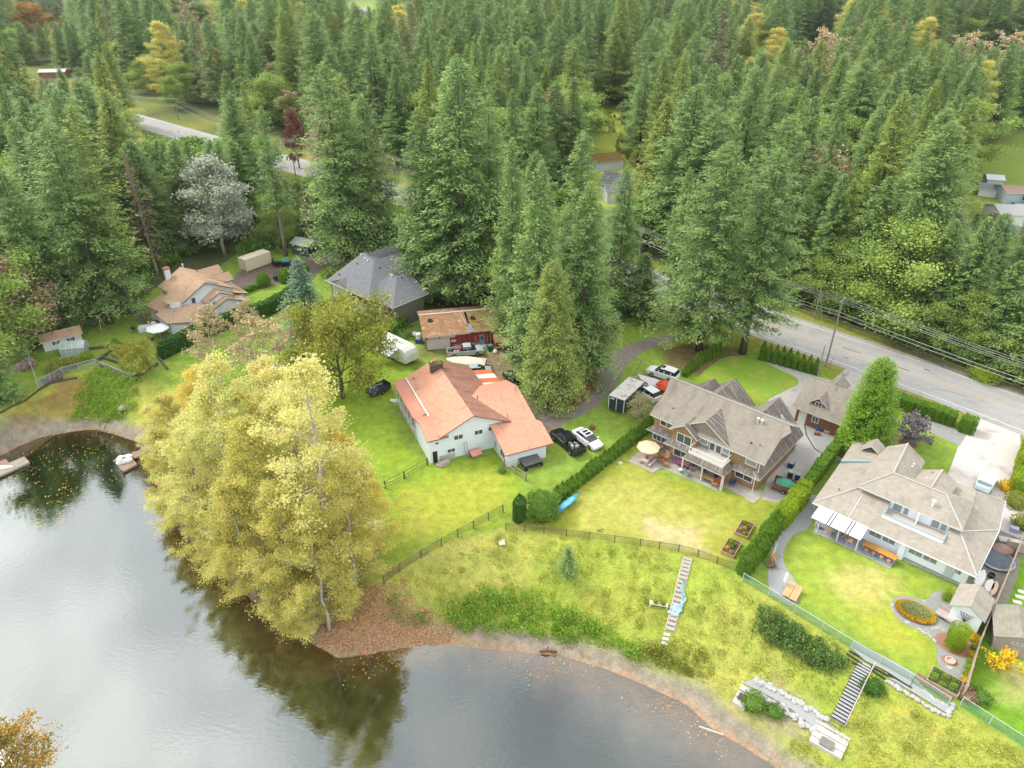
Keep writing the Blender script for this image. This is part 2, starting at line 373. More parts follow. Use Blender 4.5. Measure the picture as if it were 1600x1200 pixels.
me.polygons.add(len(Fq)); me.polygons.foreach_set('loop_start', np.arange(0, Fq.size, 4, dtype=np.int32)); me.polygons.foreach_set('loop_total', np.full(len(Fq), 4, dtype=np.int32))
me.update(); me.polygons.foreach_set('use_smooth', np.ones(len(Fq), bool))
ca = me.color_attributes.new('Col', 'FLOAT_COLOR', 'POINT'); ca.data.foreach_set('color', np.concatenate([Cc, LIT[..., None]], -1).reshape(-1).astype(np.float32))
m = bpy.data.materials.new('grass_and_soil'); m.use_nodes = True; t = m.node_tree; b = t.nodes['Principled BSDF']; b.inputs['Roughness'].default_value = .95; b.inputs['Specular IOR Level'].default_value = .1
va = N(t, 'ShaderNodeVertexColor', layer_name='Col'); tcn = N(t, 'ShaderNodeTexCoord')
def nz(sc, det=6., ro=.7):
    n = N(t, 'ShaderNodeTexNoise', i_Scale=sc, i_Detail=det, i_Roughness=ro); t.links.new(tcn.outputs['Object'], n.inputs['Vector']); return n.outputs[0]
def rg(o, a, bb, c, d):
    r = N(t, 'ShaderNodeMapRange'); [setattr(r.inputs[i + 1], 'default_value', x) for i, x in enumerate((a, bb, c, d))]; t.links.new(o, r.inputs[0]); return r.outputs[0]
def mulc(c, f):
    q = N(t, 'ShaderNodeVectorMath', operation='SCALE'); t.links.new(c, q.inputs[0]); t.links.new(f, q.inputs[3]); return q.outputs[0]
c = mulc(va.outputs[0], rg(nz(.9), .3, .7, .72, 1.28)); c = mulc(c, rg(nz(6.5, 8, .8), .3, .7, .6, 1.4))
vo = N(t, 'ShaderNodeTexVoronoi', i_Scale=3.2); t.links.new(tcn.outputs['Object'], vo.inputs['Vector'])
sepc = N(t, 'ShaderNodeSeparateColor'); t.links.new(vo.outputs['Color'], sepc.inputs[0])
yl = rg(nz(.55, 5), .52, .70, 0, .35)
mxx = N(t, 'ShaderNodeMixRGB', blend_type='MULTIPLY'); mxx.inputs[2].default_value = (1.75, 1.18, 1.1, 1); t.links.new(yl, mxx.inputs[0]); t.links.new(c, mxx.inputs[1]); c = mxx.outputs[0]
sc = rg(sepc.outputs[0], .86, .87, 0, 1); mk = N(t, 'ShaderNodeMath', operation='MULTIPLY'); t.links.new(sc, mk.inputs[0]); t.links.new(rg(vo.outputs['Distance'], .1, .16, .5, 0), mk.inputs[1])
m4 = N(t, 'ShaderNodeMixRGB'); m4.inputs[2].default_value = (.42, .33, .13, 1); t.links.new(mk.outputs[0], m4.inputs[0]); t.links.new(c, m4.inputs[1]); c = m4.outputs[0]
t.links.new(c, b.inputs['Base Color'])
bu = N(t, 'ShaderNodeBump', i_Strength=.7, i_Distance=.15); t.links.new(nz(5, 5), bu.inputs['Height']); t.links.new(bu.outputs[0], b.inputs['Normal'])
me.materials.append(m); go = link(bpy.data.objects.new('ground', me)); go['kind'] = 'structure'

# water
m = bpy.data.materials.new('lake_water'); m.use_nodes = True; t = m.node_tree; t.nodes.clear()
g = N(t, 'ShaderNodeBsdfGlossy', i_Roughness=.02); g.inputs[0].default_value = (.48, .515, .50, 1)
tr = N(t, 'ShaderNodeBsdfTransparent'); tr.inputs[0].default_value = (.72, .74, .64, 1)
tcn = N(t, 'ShaderNodeTexCoord')
mpn = N(t, 'ShaderNodeMapping'); mpn.inputs['Scale'].default_value = (1.0, 2.2, 1); mpn.inputs['Rotation'].default_value = (0, 0, R(35)); t.links.new(tcn.outputs['Object'], mpn.inputs[0])
n1 = N(t, 'ShaderNodeTexNoise', i_Scale=1.5, i_Detail=3.0, i_Roughness=.5); t.links.new(mpn.outputs[0], n1.inputs['Vector'])
n2 = N(t, 'ShaderNodeTexNoise', i_Scale=.05, i_Detail=2.0); t.links.new(tcn.outputs['Object'], n2.inputs['Vector'])
mm = N(t, 'ShaderNodeMath', operation='MULTIPLY'); t.links.new(n1.outputs[0], mm.inputs[0]); t.links.new(n2.outputs[0], mm.inputs[1])
bu = N(t, 'ShaderNodeBump', i_Strength=.22, i_Distance=.06); t.links.new(mm.outputs[0], bu.inputs['Height']); t.links.new(bu.outputs[0], g.inputs['Normal'])
fr = N(t, 'ShaderNodeLayerWeight', i_Blend=.35)
mr2 = N(t, 'ShaderNodeMapRange'); mr2.inputs[3].default_value = .34; mr2.inputs[4].default_value = .95; t.links.new(fr.outputs['Facing'], mr2.inputs[0])
ms = N(t, 'ShaderNodeMixShader'); t.links.new(mr2.outputs[0], ms.inputs[0]); t.links.new(tr.outputs[0], ms.inputs[1]); t.links.new(g.outputs[0], ms.inputs[2])
oo = N(t, 'ShaderNodeOutputMaterial'); t.links.new(ms.outputs[0], oo.inputs[0])
MC['water'] = m
poly_sheet('lake_water', [(-160, -60), (40, -60), (40, 62), (-20, 62), (-20, 100), (-160, 100)], WZ, m)

# ------------------------------------------------------------------ road, drives, paths
ASPH = mat('asphalt', (.32, .308, .295), (.275, .265, .255), 1.2, .9, .1, c3=(.24, .23, .22), s3=.22, t3=.52, detail=9.0)
PAINTW = mat('road_paint_white', (.62, .62, .6), (.45, .45, .43), 6)
PAINTY = mat('road_paint_yellow', (.5, .33, .15), (.38, .27, .15), 6)
TAR = mat('tar_patch', (.13, .125, .12))
CONC = mat('concrete', (.42, .385, .34), (.33, .305, .27), 1.6, .9, .1, c3=(.27, .25, .23), s3=.5, t3=.56)
AGG = mat('pale_aggregate', (.50, .455, .42), (.44, .40, .37), 2.5, .9, .1, c3=(.33, .28, .25), s3=.3, t3=.55)
GRAV = mat('grey_gravel', (.31, .32, .31), (.22, .23, .225), 9, .95, .3, detail=8.0)
PAV = mat('stone_paving', (.38, .375, .35), (.29, .29, .275), 2.0, .9, .1, uvb=(.5, .5, .03))
OLDASPH = mat('worn_asphalt', (.22, .19, .165), (.16, .14, .12), .9, .95, .2, c3=(.21, .165, .12), s3=.35, t3=.5)
rc = smooth_pts(RC, 2, False)
def strip(name, off0, off1, z, m, pts=None, dash=None, kind='structure'):
    P = pts or rc; mb = MB(); acc = 0
    L = []
    for i, p in enumerate(P):
        d = (P[min(i + 1, len(P) - 1)] - P[max(i - 1, 0)]).normalized(); n = Vector((d.y, -d.x))
        L.append((p + n * off0, p + n * off1))
    for i in range(len(P) - 1):
        a, b = L[i], L[i + 1]
        mb.add([(a[0].x, a[0].y, z), (a[1].x, a[1].y, z), (b[1].x, b[1].y, z), (b[0].x, b[0].y, z)], [(0, 1, 2, 3)])
    return struct(name, mb, m, kind)
# direction of travel is from lower right to upper left: normal (d.y,-d.x) points up-right = far side
strip('road', -5.9, 5.9, .030, ASPH)
LANE = mat('worn_lane', (.292, .281, .270), (.262, .253, .244), 1.0, .85, .1, detail=9.0)
for o_ in (-3.3, -1.5, 1.5, 3.3): strip('road_wheel_track', o_ - .3, o_ + .3, .033, LANE)
strip('road_edge_line', 4.55, 4.70, .036, PAINTW); strip('road_edge_line', -4.70, -4.55, .036, PAINTW)
strip('road_centre_line', -.19, -.07, .036, PAINTY); strip('road_centre_line', .07, .19, .036, PAINTY)
rnd = random.Random(3)
mb = MB()
for (u, v), (u2, v2), wd in [((1316, 543), (1345, 552), .25), ((1396, 571), (1421, 580), .28), ((1318, 558), (1326, 561), .3), ((1444, 577), (1453, 580), .4), ((1455, 607), (1485, 612), .12), ((1485, 612), (1513, 621), .12), ((1296, 570), (1302, 560), .12)]:
    a = at(u, v); b = at(u2, v2); d = (b - a).normalized(); n = Vector((-d.y, d.x, 0)) * wd / 2
    mb.add([(q.x, q.y, .034) for q in (a - n, b - n, b + n, a + n)], [(0, 1, 2, 3)])
struct('road_patch', mb, TAR)
def sheet(name, px, z, m, sm=0, label=None):
    P = [at(u, v) for u, v in px]
    if sm: P = smooth_pts(P, sm)
    return poly_sheet(name, P, z, m, label)
# house B drive and yard
sheet('driveway', [(1052, 517), (1062, 534), (1030, 541), (1005, 549), (990, 560), (975, 577), (966, 597), (953, 615), (938, 631), (917, 645), (893, 656), (868, 667), (850, 668), (830, 650), (820, 640), (829, 628), (850, 640), (875, 643), (900, 637), (919, 623), (932, 606), (936, 590), (928, 577), (940, 560), (962, 546), (990, 536), (1020, 527)], .012, OLDASPH, 1)
mb = MB()
for a, b in [((972, 549), (1001, 565)), ((1003, 563), (988, 590))]:
    p, q = at(*a), at(*b); mb.tube([(p.x, p.y, .02), (q.x, q.y, .02)], .05, 4)
struct('driveway_crack', mb, TAR)
# house C driveway apron behind/right
sheet('driveway', [(1185, 560), (1240, 578), (1300, 595), (1340, 560), (1372, 577), (1330, 660), (1290, 720), (1235, 790), (1190, 780), (1200, 745), (1235, 690), (1190, 640), (1190, 628), (1212, 618), (1247, 600), (1240, 590), (1190, 573)], .014, mat('drive_asphalt', (.38, .36, .34), (.32, .30, .285), 1.0, .9, c3=(.2, .17, .15), s3=.4, t3=.58), 0)
poly_sheet('lawn', smooth_pts([at(u, v) for u, v in [(1120, 560), (1160, 555), (1190, 562), (1216, 577), (1240, 587), (1249, 595), (1244, 604), (1222, 610), (1205, 619), (1195, 633), (1175, 660), (1150, 690), (1060, 620)]], 2), .02, mat('lawn_grass', (.14, .25, .02), (.20, .29, .03), 3.5, .95, .5, c3=(.26, .29, .04), s3=.35, t3=.5, detail=9.0))
poly_sheet('side_patio', [at(u, v) for u, v in [(1258, 665), (1310, 672), (1283, 712)]], .022, GRAV)
mb = MB(); pp = [at(u, v) for u, v in [(1257, 664), (1260, 680), (1272, 700), (1280, 707)]]; mb.tube([(p.x, p.y, .04) for p in pp], .09, 6); struct('drain_channel', mb, mat('rusty_drain', (.14, .09, .07)))
# house D front drive
sheet('driveway', [(1505, 655), (1500, 690), (1480, 745), (1545, 820), (1600, 845), (1680, 880), (1600, 750), (1592, 660), (1630, 655), (1560, 632), (1510, 628)], .016, AGG)
sheet('side_path', [(1425, 650), (1450, 652), (1511, 678), (1500, 697), (1445, 672)], .02, PAV)
sheet('side_path', [(1470, 745), (1520, 760), (1560, 820), (1600, 835), (1590, 900), (1555, 990), (1530, 960), (1510, 900), (1545, 840)], .012, mat('old_concrete', (.24, .22, .18), (.17, .16, .135), 1.2, .9, c3=(.12, .13, .12), s3=.6))
# ------------------------------------------------------------------ building helpers
TRIM = mat('white_trim', (.62, .62, .6)); GLASS = mat('window_glass', (.035, .045, .05), (.06, .07, .075), .7, .12, spec=.8)
GLASSB = mat('pale_window_glass', (.16, .2, .22), (.22, .26, .28), .7, .15, spec=.8)
DARK = mat('painted_doorway_shade', (.02, .02, .02)); BLACK = mat('black_paint', (.018, .018, .02), rough=.35, spec=.5); WHITE = mat('white_paint', (.62, .63, .63), rough=.5)
METAL = mat('grey_metal', (.32, .33, .33), rough=.4, metal=.6); WOODD = mat('dark_wood', (.09, .07, .05), (.06, .05, .04), 8); WOODL = mat('light_wood', (.38, .25, .13), (.28, .18, .09), 8)
def window(par, x, y, z, w, h, face, fr=TRIM, gl=GLASS, bars=1, name='window', d=.05, fw=.09):
    """unit on a wall; face = outward direction in degrees (local), (x,y,z) = centre on the wall face"""
    mb = MB(); hw, hh = w / 2, h / 2
    for a in ((-hw, -hw + fw, -hh, hh), (hw - fw, hw, -hh, hh)): mb.box(a[0], a[1], -d, .02, a[2], a[3])
    for a in ((-hh, -hh + fw), (hh - fw, hh)): mb.box(-hw + fw, hw - fw, -d, .02, a[0], a[1])
    for k in range(bars): c = -hw + w * (k + 1) / (bars + 1); mb.box(c - .03, c + .03, -d + .01, .02, -hh + fw, hh - fw)
    o = obj(name, mb, fr, par); o.location = (x, y, z); o.rotation_euler = (0, 0, R(face + 90))
    p = obj('pane', MB().box(-hw + fw, hw - fw, -.015, .015, -hh + fw, hh - fw), gl, o); return o
def door(par, x, y, z, w, h, face, m, name='door', hm=METAL):
    o = obj(name, MB().box(-w / 2, w / 2, -.04, .02, 0, h), m, par); o.location = (x, y, z); o.rotation_euler = (0, 0, R(face + 90))
    obj('handle', MB().box(w / 2 - .14, w / 2 - .08, -.09, -.04, h * .48, h * .52), hm, o); return o
def gable(mb, rx0, rx1, ry, rz, e0, ez0, e1, ez1, th=.16, axis='x', mi=0, me=1):
    """gable roof with ridge along axis from rx0..rx1 at cross coordinate ry; eaves at cross e0/e1"""
    f = (lambda a, c, z: (a, c, z)) if axis == 'x' else (lambda a, c, z: (c, a, z))
    mb.slab([f(rx0, ry, rz), f(rx1, ry, rz), f(rx1, e0, ez0), f(rx0, e0, ez0)], th, mi, me)
    mb.slab([f(rx0, ry, rz - .004), f(rx1, ry, rz - .004), f(rx1, e1, ez1), f(rx0, e1, ez1)], th, mi, me)
def gwall(mb, x0, x1, y0, y1, z0, ze, zr, axis='x', mi=0):
    """solid gabled block, ridge along axis in the middle of the other"""
    if axis == 'y': mb.vprism([(x0, z0), (x1, z0), (x1, ze), ((x0 + x1) / 2, zr), (x0, ze)], y0, y1, 'y', mi)
    else: mb.vprism([(y0, z0), (y1, z0), (y1, ze), ((y0 + y1) / 2, zr), (y0, ze)], x0, x1, 'x', mi)
def vent(par, x, y, z, h=.35, r=.09, m=METAL, name='roof_vent'):
    return obj(name, MB().lathe([(r, -.2), (r, h * .7), (r * 1.7, h * .75), (r * 1.7, h)], 8, (x, y, z)), m, par)

# ================================================================== white two-storey house with pink roof
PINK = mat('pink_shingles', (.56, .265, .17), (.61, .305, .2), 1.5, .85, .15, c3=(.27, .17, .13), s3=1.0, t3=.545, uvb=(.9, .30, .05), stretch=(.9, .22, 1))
PINKD = mat('shade_side_pink_shingles', (.30, .145, .10), (.37, .18, .13), 1.5, .85, .15, c3=(.16, .10, .055), s3=.9, t3=.5, uvb=(.9, .30, .05), stretch=(.9, .25, 1))  # darker copy of the pink shingles; the far slope's shade is in the colour
PINKM = mat('salmon_metal_roof', (.52, .23, .165), (.47, .205, .145), .8, .6)
BWALL = mat('white_stucco', (.62, .66, .71), (.57, .61, .66), .8, .8, c3=(.46, .49, .52), s3=1.2, t3=.62)
FASC = mat('brown_fascia', (.26, .13, .095))
hb = thing('farmhouse', 'big white two-storey house with a salmon pink roof in the middle of the lawn', 'house', at(673, 727), R(23.5))
w_ = MB(); gwall(w_, 1.75, 10.2, .35, 15.2, 0, 3.75, 5.7, 'y'); obj('wall', w_, BWALL, hb)
w_ = MB(); w_.prism([(0.05, .3), (1.74, .3), (1.74, 6.0), (.05, 6.0)], 0, 3.3); w_.vprism([(.45, 3.3), (5.4, 3.3), (3.0, 4.35)], .06, 1.74, 'x'); obj('wall', w_, BWALL, hb)
w_ = MB(); w_.vprism([(-4.3, 0), (9.0, 0), (9.0, 4.0), (5.5, 5.0), (-4.3, 2.3)], 8.75, 14.2, 'x'); obj('wall', w_, BWALL, hb)
r_ = MB(); r_.slab([(1.5, -.1, 3.98), (1.5, 15.7, 3.98), (6, 15.7, 6.05), (6, -.1, 6.05)], .17)
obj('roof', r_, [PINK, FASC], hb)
r_ = MB(); r_.slab([(6, -.1, 6.046), (6, 15.7, 6.046), (11.2, 15.7, 3.75), (11.2, -.1, 3.75)], .17); obj('roof', r_, [PINKD, FASC], hb, label='far slope of the main pink roof, coloured darker as its shaded side')
r_ = MB(); r_.slab([(7.0, 5.5, 5.25), (14.45, 5.5, 5.25), (14.45, -.6, 3.55), (15.0, -1.2, 3.36), (15.0, -4.75, 2.33), (8.3, -4.75, 2.33), (8.3, .5, 3.85), (7.0, 1.2, 4.04)], .16)
obj('roof', r_, [PINK, FASC], hb, label='wide streaky pink roof of the low front wing')
r_ = MB(); r_.slab([(6.9, 5.5, 5.246), (14.45, 5.5, 5.246), (14.45, 9.4, 4.05), (9.6, 9.4, 4.05), (6.9, 6.1, 5.07)], .16); obj('roof', r_, [PINKM, FASC], hb)
r_ = MB(); r_.slab([(-.25, 3, 4.62), (4.2, 3, 4.62), (2.6, .1, 3.66), (-.25, .1, 3.66)], .15); obj('roof', r_, [PINK, FASC], hb)
r_ = MB(); r_.slab([(-.25, 3, 4.616), (4.2, 3, 4.616), (1.6, 5.9, 3.7), (-.25, 5.9, 3.7)], .15); obj('roof', r_, [PINKM, FASC], hb)
r_ = MB(); r_.slab([(-.2, 5.9, 3.42), (1.55, 5.9, 3.9), (1.55, 15.9, 3.9), (-.2, 15.9, 3.42)], .14); obj('porch_roof', r_, [PINKM, FASC], hb)
obj('flashing', MB().slab([(1.48, 5.0, 4.06), (1.68, 5.0, 4.11), (1.68, 15.6, 4.11), (1.48, 15.6, 4.06)], .05), TRIM, hb)
p_ = MB()
for k in range(6): p_.box(-.05, .1, 6.2 + k * 1.85, 6.35 + k * 1.85, 0, 3.35)
p_.box(-.04, .09, 6, 15.7, .95, 1.05); p_.box(0, .08, 6, 15.7, 2.9, 3.3); obj('porch_post', p_, WHITE, hb)
obj('porch_floor', MB().box(0, 1.7, 6.05, 15.7, .0, .18), CONC, hb)
for y in (7.2, 10, 12.8): window(hb, 1.74, y, 1.7, 1.2, 1.3, 180, gl=GLASS)
c_ = MB(); c_.box(4.6, 6.35, 12.8, 13.5, 4.9, 6.75); c = obj('chimney', c_, mat('sooty_brick', (.085, .055, .05), (.12, .08, .07), 6, uvb=(.25, .1, .02)), hb)
obj('chimney_cap', MB().box(4.5, 6.45, 12.7, 13.6, 6.75, 6.87), mat('mossy_cap', (.12, .11, .05)), c)
rr = random.Random(4)
mb = MB()
for k in range(40): x, y = rr.uniform(4.6, 6.4), rr.uniform(12.8, 13.5); mb.tube([(x, y, 6.85), (x + rr.uniform(-.15, .15), y + rr.uniform(-.1, .1), 6.95 + rr.uniform(0, .25))], .05, 4)
obj('ivy', mb, mat('dry_ivy', (.22, .15, .04), (.08, .1, .03), 9), c)
for x, z, ww, hh in ((4.0, 3.05, 1.25, .75), (6.75, 3.05, 1.15, .72), (8.35, 3.1, .55, .65), (1.1, 2.95, .5, .42), (2.95, 1.25, 1.05, .65)): window(hb, x, .345 if x > 1.7 else .295, z, ww, hh, -90, bars=1 if ww > .6 else 0, fw=.06)
obj('doorway', MB().box(.45, 1.05, .24, .33, 0, 1.75), DARK, hb)  # near-black panel on the wall paints the dimness of an open doorway
obj('wall_panel', MB().box(1.35, 3.4, .20, .34, 0, .8), mat('bare_plywood', (.36, .38, .33)), hb)
window(hb, 8.745, -2.9, 1.2, 1.5, 1.1, 180); window(hb, 8.745, -.6, 1.1, .7, 1.3, 180)
obj('gutter', MB().tube([(8.3, -4.82, 2.25), (15, -4.82, 2.25)], .06), FASC, hb)
vent(hb, 8.3, 4.6, 5.0, .7, .06, FASC); vent(hb, 2.4, 14.2, 4.4, .3); vent(hb, 11, .8, 4.1, .3, .05, FASC)
obj('wall_panel', MB().box(9.6, 10.1, -4.45, -4.31, 0, 1.0), TRIM, hb)
def wl(x, y, z=0): return hb.matrix_basis @ Vector((x, y, z))
# things by the house
rz = R(23.5)
mb = MB()
for s in (0, .45): mb.tube([(s, 0, 0), (s * .85 + .03, .75, 2.3)], .035, 4)
for k in range(8): t = (k + .5) / 8; mb.tube([(.01, .75 * t, 2.3 * t), (.44, .75 * t, 2.3 * t)], .025, 4)
ld = single('ladder', mb, METAL, 'aluminium stepladder leaning on the white wall of the pink-roofed house', 'ladder', wl(4.55, -.75), rz)
g = thing('dog_house', 'small dog house with a red-pink roof against the white house wall', 'dog house', wl(5.9, -.35), R(30))
obj('wall', MB().vprism([(-.6, 0), (.6, 0), (.6, .5), (0, .8), (-.6, .5)], -.45, .45, 'x'), mat('kennel_wood', (.3, .22, .16)), g)
mb = MB(); gable(mb, -.75, .75, 0, .95, -.75, .52, .75, .52, .05); obj('roof', mb, [PINKM, FASC], g)
g = thing('cargo_trailer', 'small flat trailer with a grey hard lid beside the front wing of the pink-roofed house', 'trailer', at(829, 727), R(28))
obj('body', MB().box(-1.2, 1.2, -.75, .75, .35, .75), BLACK, g); obj('lid', MB().slab([(-1.3, -.85, .8), (1.3, -.85, .8), (1.3, .85, 1.0), (-1.3, .85, 1.0)], .1), [mat('grey_lid', (.10, .10, .095), rough=.5), BLACK], g)
for sx in (-.5, .5): obj('wheel', MB().tube([(sx * 2.2, -.86, .28), (sx * 2.2, -.72, .28)], .28, 12), BLACK, g)
for sx in (-.8, .8): obj('leg', MB().tube([(sx, -.75, .4), (sx, -1.3, .05)], .05, 4), METAL, g)

# ================================================================== brown two-storey house (right of centre)
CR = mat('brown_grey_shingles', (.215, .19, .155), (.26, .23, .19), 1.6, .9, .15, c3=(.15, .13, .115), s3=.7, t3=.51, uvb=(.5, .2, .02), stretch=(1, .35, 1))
CRD = mat('streaked_shade_tone_shingles', (.115, .10, .09), (.15, .13, .115), 1.6, .9, .15, c3=(.27, .235, .20), s3=1.6, t3=.50, uvb=(.5, .2, .02), stretch=(2.2, .2, 1))  # house shingles darkened to paint in shade on side slopes; pale streaks are weathering
CW = mat('brown_shingle_wall', (.30, .19, .10), (.25, .155, .085), 4, .85, .1, uvb=(.3, .16, .015))
CB = mat('cream_trim', (.56, .53, .48))
hc = thing('brown_house', 'large brown shingle-sided house with white trim and a balcony facing the lawn', 'house', at(1182, 770), R(-42.3))
w_ = MB(); gwall(w_, -15.0, -.75, .15, 9.6, 0, 4.55, 7.3, 'x'); obj('wall', w_, CW, hc)
r_ = MB(); gable(r_, -15.5, .35, 4.85, 7.75, -.45, 4.72, 10.1, 4.72, .16); 
r_.slab([(.349, 4.85, 7.75), (1.0, 4.1, 7.42), (.349, 3.1, 6.72)], .16); r_.slab([(-15.5, 4.85, 7.75), (-16.1, 5.0, 7.7), (-15.5, 3.1, 6.72)], .16)
obj('roof', r_, [CR, CB], hc)
obj('ridge_cap', MB().box(-16, .9, 4.74, 4.98, 7.72, 7.80), mat('grey_cap', (.30, .275, .25)), hc)
# front gables
w_ = MB(); w_.vprism([(-11.4, 0), (-4.2, 0), (-4.2, 4.5), (-7.8, 6.75), (-11.4, 4.5)], .0, 3, 'y'); obj('wall', w_, CW, hc)
r_ = MB(); gable(r_, .2 - .55, 4.4, -7.8, 7.05, -11.9, 4.5, -3.7, 4.5, .15, 'y'); obj('roof', r_, [CR, CB], hc)
for o in hc.children[-1:]: o.data.materials[0] = CR
r_ = MB(); r_.slab([(-7.79, -.36, 7.054), (-7.79, 4.4, 7.054), (-3.69, 4.4, 4.504), (-3.69, -.36, 4.504)], .03); obj('roof', r_, [CRD, CB], hc, label='weathered right slope of the large front gable, darkened as its shaded side')
w_ = MB(); w_.vprism([(-11.7, 0), (-8.4, 0), (-8.4, 4.4), (-10.0, 5.5), (-11.7, 4.4)], -.85, .5, 'y'); obj('wall', w_, CW, hc)
r_ = MB(); gable(r_, -1.2, 1.5, -10.05, 5.85, -12.1, 4.45, -8.05, 4.45, .15, 'y'); obj('roof', r_, [CR, CB], hc)
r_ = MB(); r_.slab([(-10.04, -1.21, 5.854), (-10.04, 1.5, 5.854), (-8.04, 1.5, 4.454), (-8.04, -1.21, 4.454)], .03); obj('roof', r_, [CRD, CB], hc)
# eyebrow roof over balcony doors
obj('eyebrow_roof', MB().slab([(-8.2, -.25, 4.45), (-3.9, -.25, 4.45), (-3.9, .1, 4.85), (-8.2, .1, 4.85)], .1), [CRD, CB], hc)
# skirt roofs
def skirt(P): obj('skirt_roof', MB().slab(P, .12), [CRD, CB], hc)
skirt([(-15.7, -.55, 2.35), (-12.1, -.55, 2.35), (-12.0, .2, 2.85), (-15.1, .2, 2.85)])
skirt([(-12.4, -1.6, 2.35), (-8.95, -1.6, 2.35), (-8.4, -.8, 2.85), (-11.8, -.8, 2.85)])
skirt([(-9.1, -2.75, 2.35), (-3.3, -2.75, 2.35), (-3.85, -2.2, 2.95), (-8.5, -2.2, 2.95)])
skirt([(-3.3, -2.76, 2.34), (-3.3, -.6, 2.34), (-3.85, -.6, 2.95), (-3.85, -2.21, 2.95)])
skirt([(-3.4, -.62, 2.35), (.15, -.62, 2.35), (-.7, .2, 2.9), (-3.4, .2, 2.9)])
# balcony
bl = obj('balcony', MB().box(-8.5, -3.9, -2.15, .05, 2.75, 3.0), mat('balcony_deck', (.42, .39, .35)), hc)
rl = MB(); rl.box(-8.5, -3.9, -2.16, -2.1, 3.78, 3.86); rl.box(-3.96, -3.9, -2.1, 0, 3.78, 3.86); rl.box(-8.5, -8.44, -2.1, -.8, 3.78, 3.86)
for k in range(7): x = -8.47 + k * .758; rl.box(x - .035, x + .035, -2.16, -2.1, 3, 3.78)
for y in (-1.4, -.7): rl.box(-3.96, -3.9, y - .03, y + .03, 3, 3.78)
obj('railing', rl, WHITE, bl); obj('parapet', MB().box(-8.55, -3.85, -2.2, -2.165, 2.9, 3.35), WHITE, bl)
for x, ww, gl in ((-7.7, 1.1, GLASSB), (-6.55, .8, GLASS), (-5.7, .8, GLASS), (-4.7, 1.0, GLASSB)): window(hc, x, -.005, 3.8 if ww < 1 else 3.95, ww, 1.5 if ww < 1 else 1.0, -90, gl=gl, bars=0, name='balcony_window')
for x, y, z, ww, hh, b in ((-13.2, .145, 3.85, 1.9, .95, 1), (-10.0, -.855, 3.55, 2.1, 1.4, 1), (-1.45, .145, 3.7, 1.5, .8, 0), (-2.0, .145, 1.35, 2.3, .95, 1), (-13.7, .145, 1.25, 2.6, 1.0, 3), (-10.1, -.855, 1.2, 2.2, 1.15, 1)):
    window(hc, x, y, z, ww, hh, -90, bars=b, gl=GLASSB if x > -1.6 else GLASS)
window(hc, -.745, 3.2, 5.0, .7, .9, 0); window(hc, -.745, 4.3, 4.9, .5, 1.0, 0, bars=0); obj('wall', MB().box(-.745, -.2, .3, 9.4, 0, 2.4), CW, hc)
obj('wall', MB().box(-3.9, -3.3, -.8, .1, 0, 2.4), CW, hc)
for x in (-8.9, -6.2, -3.5): obj('porch_post', MB().box(x - .08, x + .08, -2.6, -2.44, 0, 2.35), CB, hc)
for x in (-.35,): obj('downpipe', MB().tube([(x, .05, 4.6), (x, -.1, 2.9), (x, -.66, 2.3), (x, -.5, 0)], .05), WHITE, hc)
obj('downpipe', MB().tube([(-3.25, -2.7, 2.3), (-3.25, -2.7, 0)], .045), WHITE, hc)
for x, y in ((-13.2, 1.3), (-2.3, 1.1), (-1.3, 1.4)): vent(hc, x, y, 5.6, .2, .07, BLACK)
for x in (-3.0, -2.5): vent(hc, x, 3.7, 7.0, .7, .12, mat('galvanised', (.5, .5, .5), rough=.4))
# garage wing behind
w_ = MB(); w_.vprism([(-7.5, 0), (-.3, 0), (-.3, 2.7), (-3.85, 6.1), (-7.5, 2.7)], 9.3, 11.5, 'y'); obj('wall', w_, CW, hc)
r_ = MB(); r_.slab([(-3.85, 5.4, 6.5), (-3.85, 12.0, 6.5), (-8.0, 12.0, 2.4), (-8.0, 5.4, 2.4)], .16); obj('roof', r_, [CR, CB], hc)
r_ = MB(); r_.slab([(-3.85, 5.4, 6.504), (-3.85, 12.0, 6.504), (.2, 12.0, 2.38), (.2, -.62, 2.38), (-.72, -.62, 3.32), (-.72, 5.4, 3.32)], .16)
obj('roof', r_, [CRD, CB], hc, label='steep side roof with two skylights, darkened as its shaded side')
for y in (8.3, 10.0):
    sk = obj('skylight', MB().slab([(-2.55, y - .3, 5.26), (-2.55, y + .3, 5.26), (-1.75, y + .3, 4.44), (-1.75, y - .3, 4.44)], .07), [mat('skylight_glass', (.3, .38, .34), rough=.2), METAL], hc)
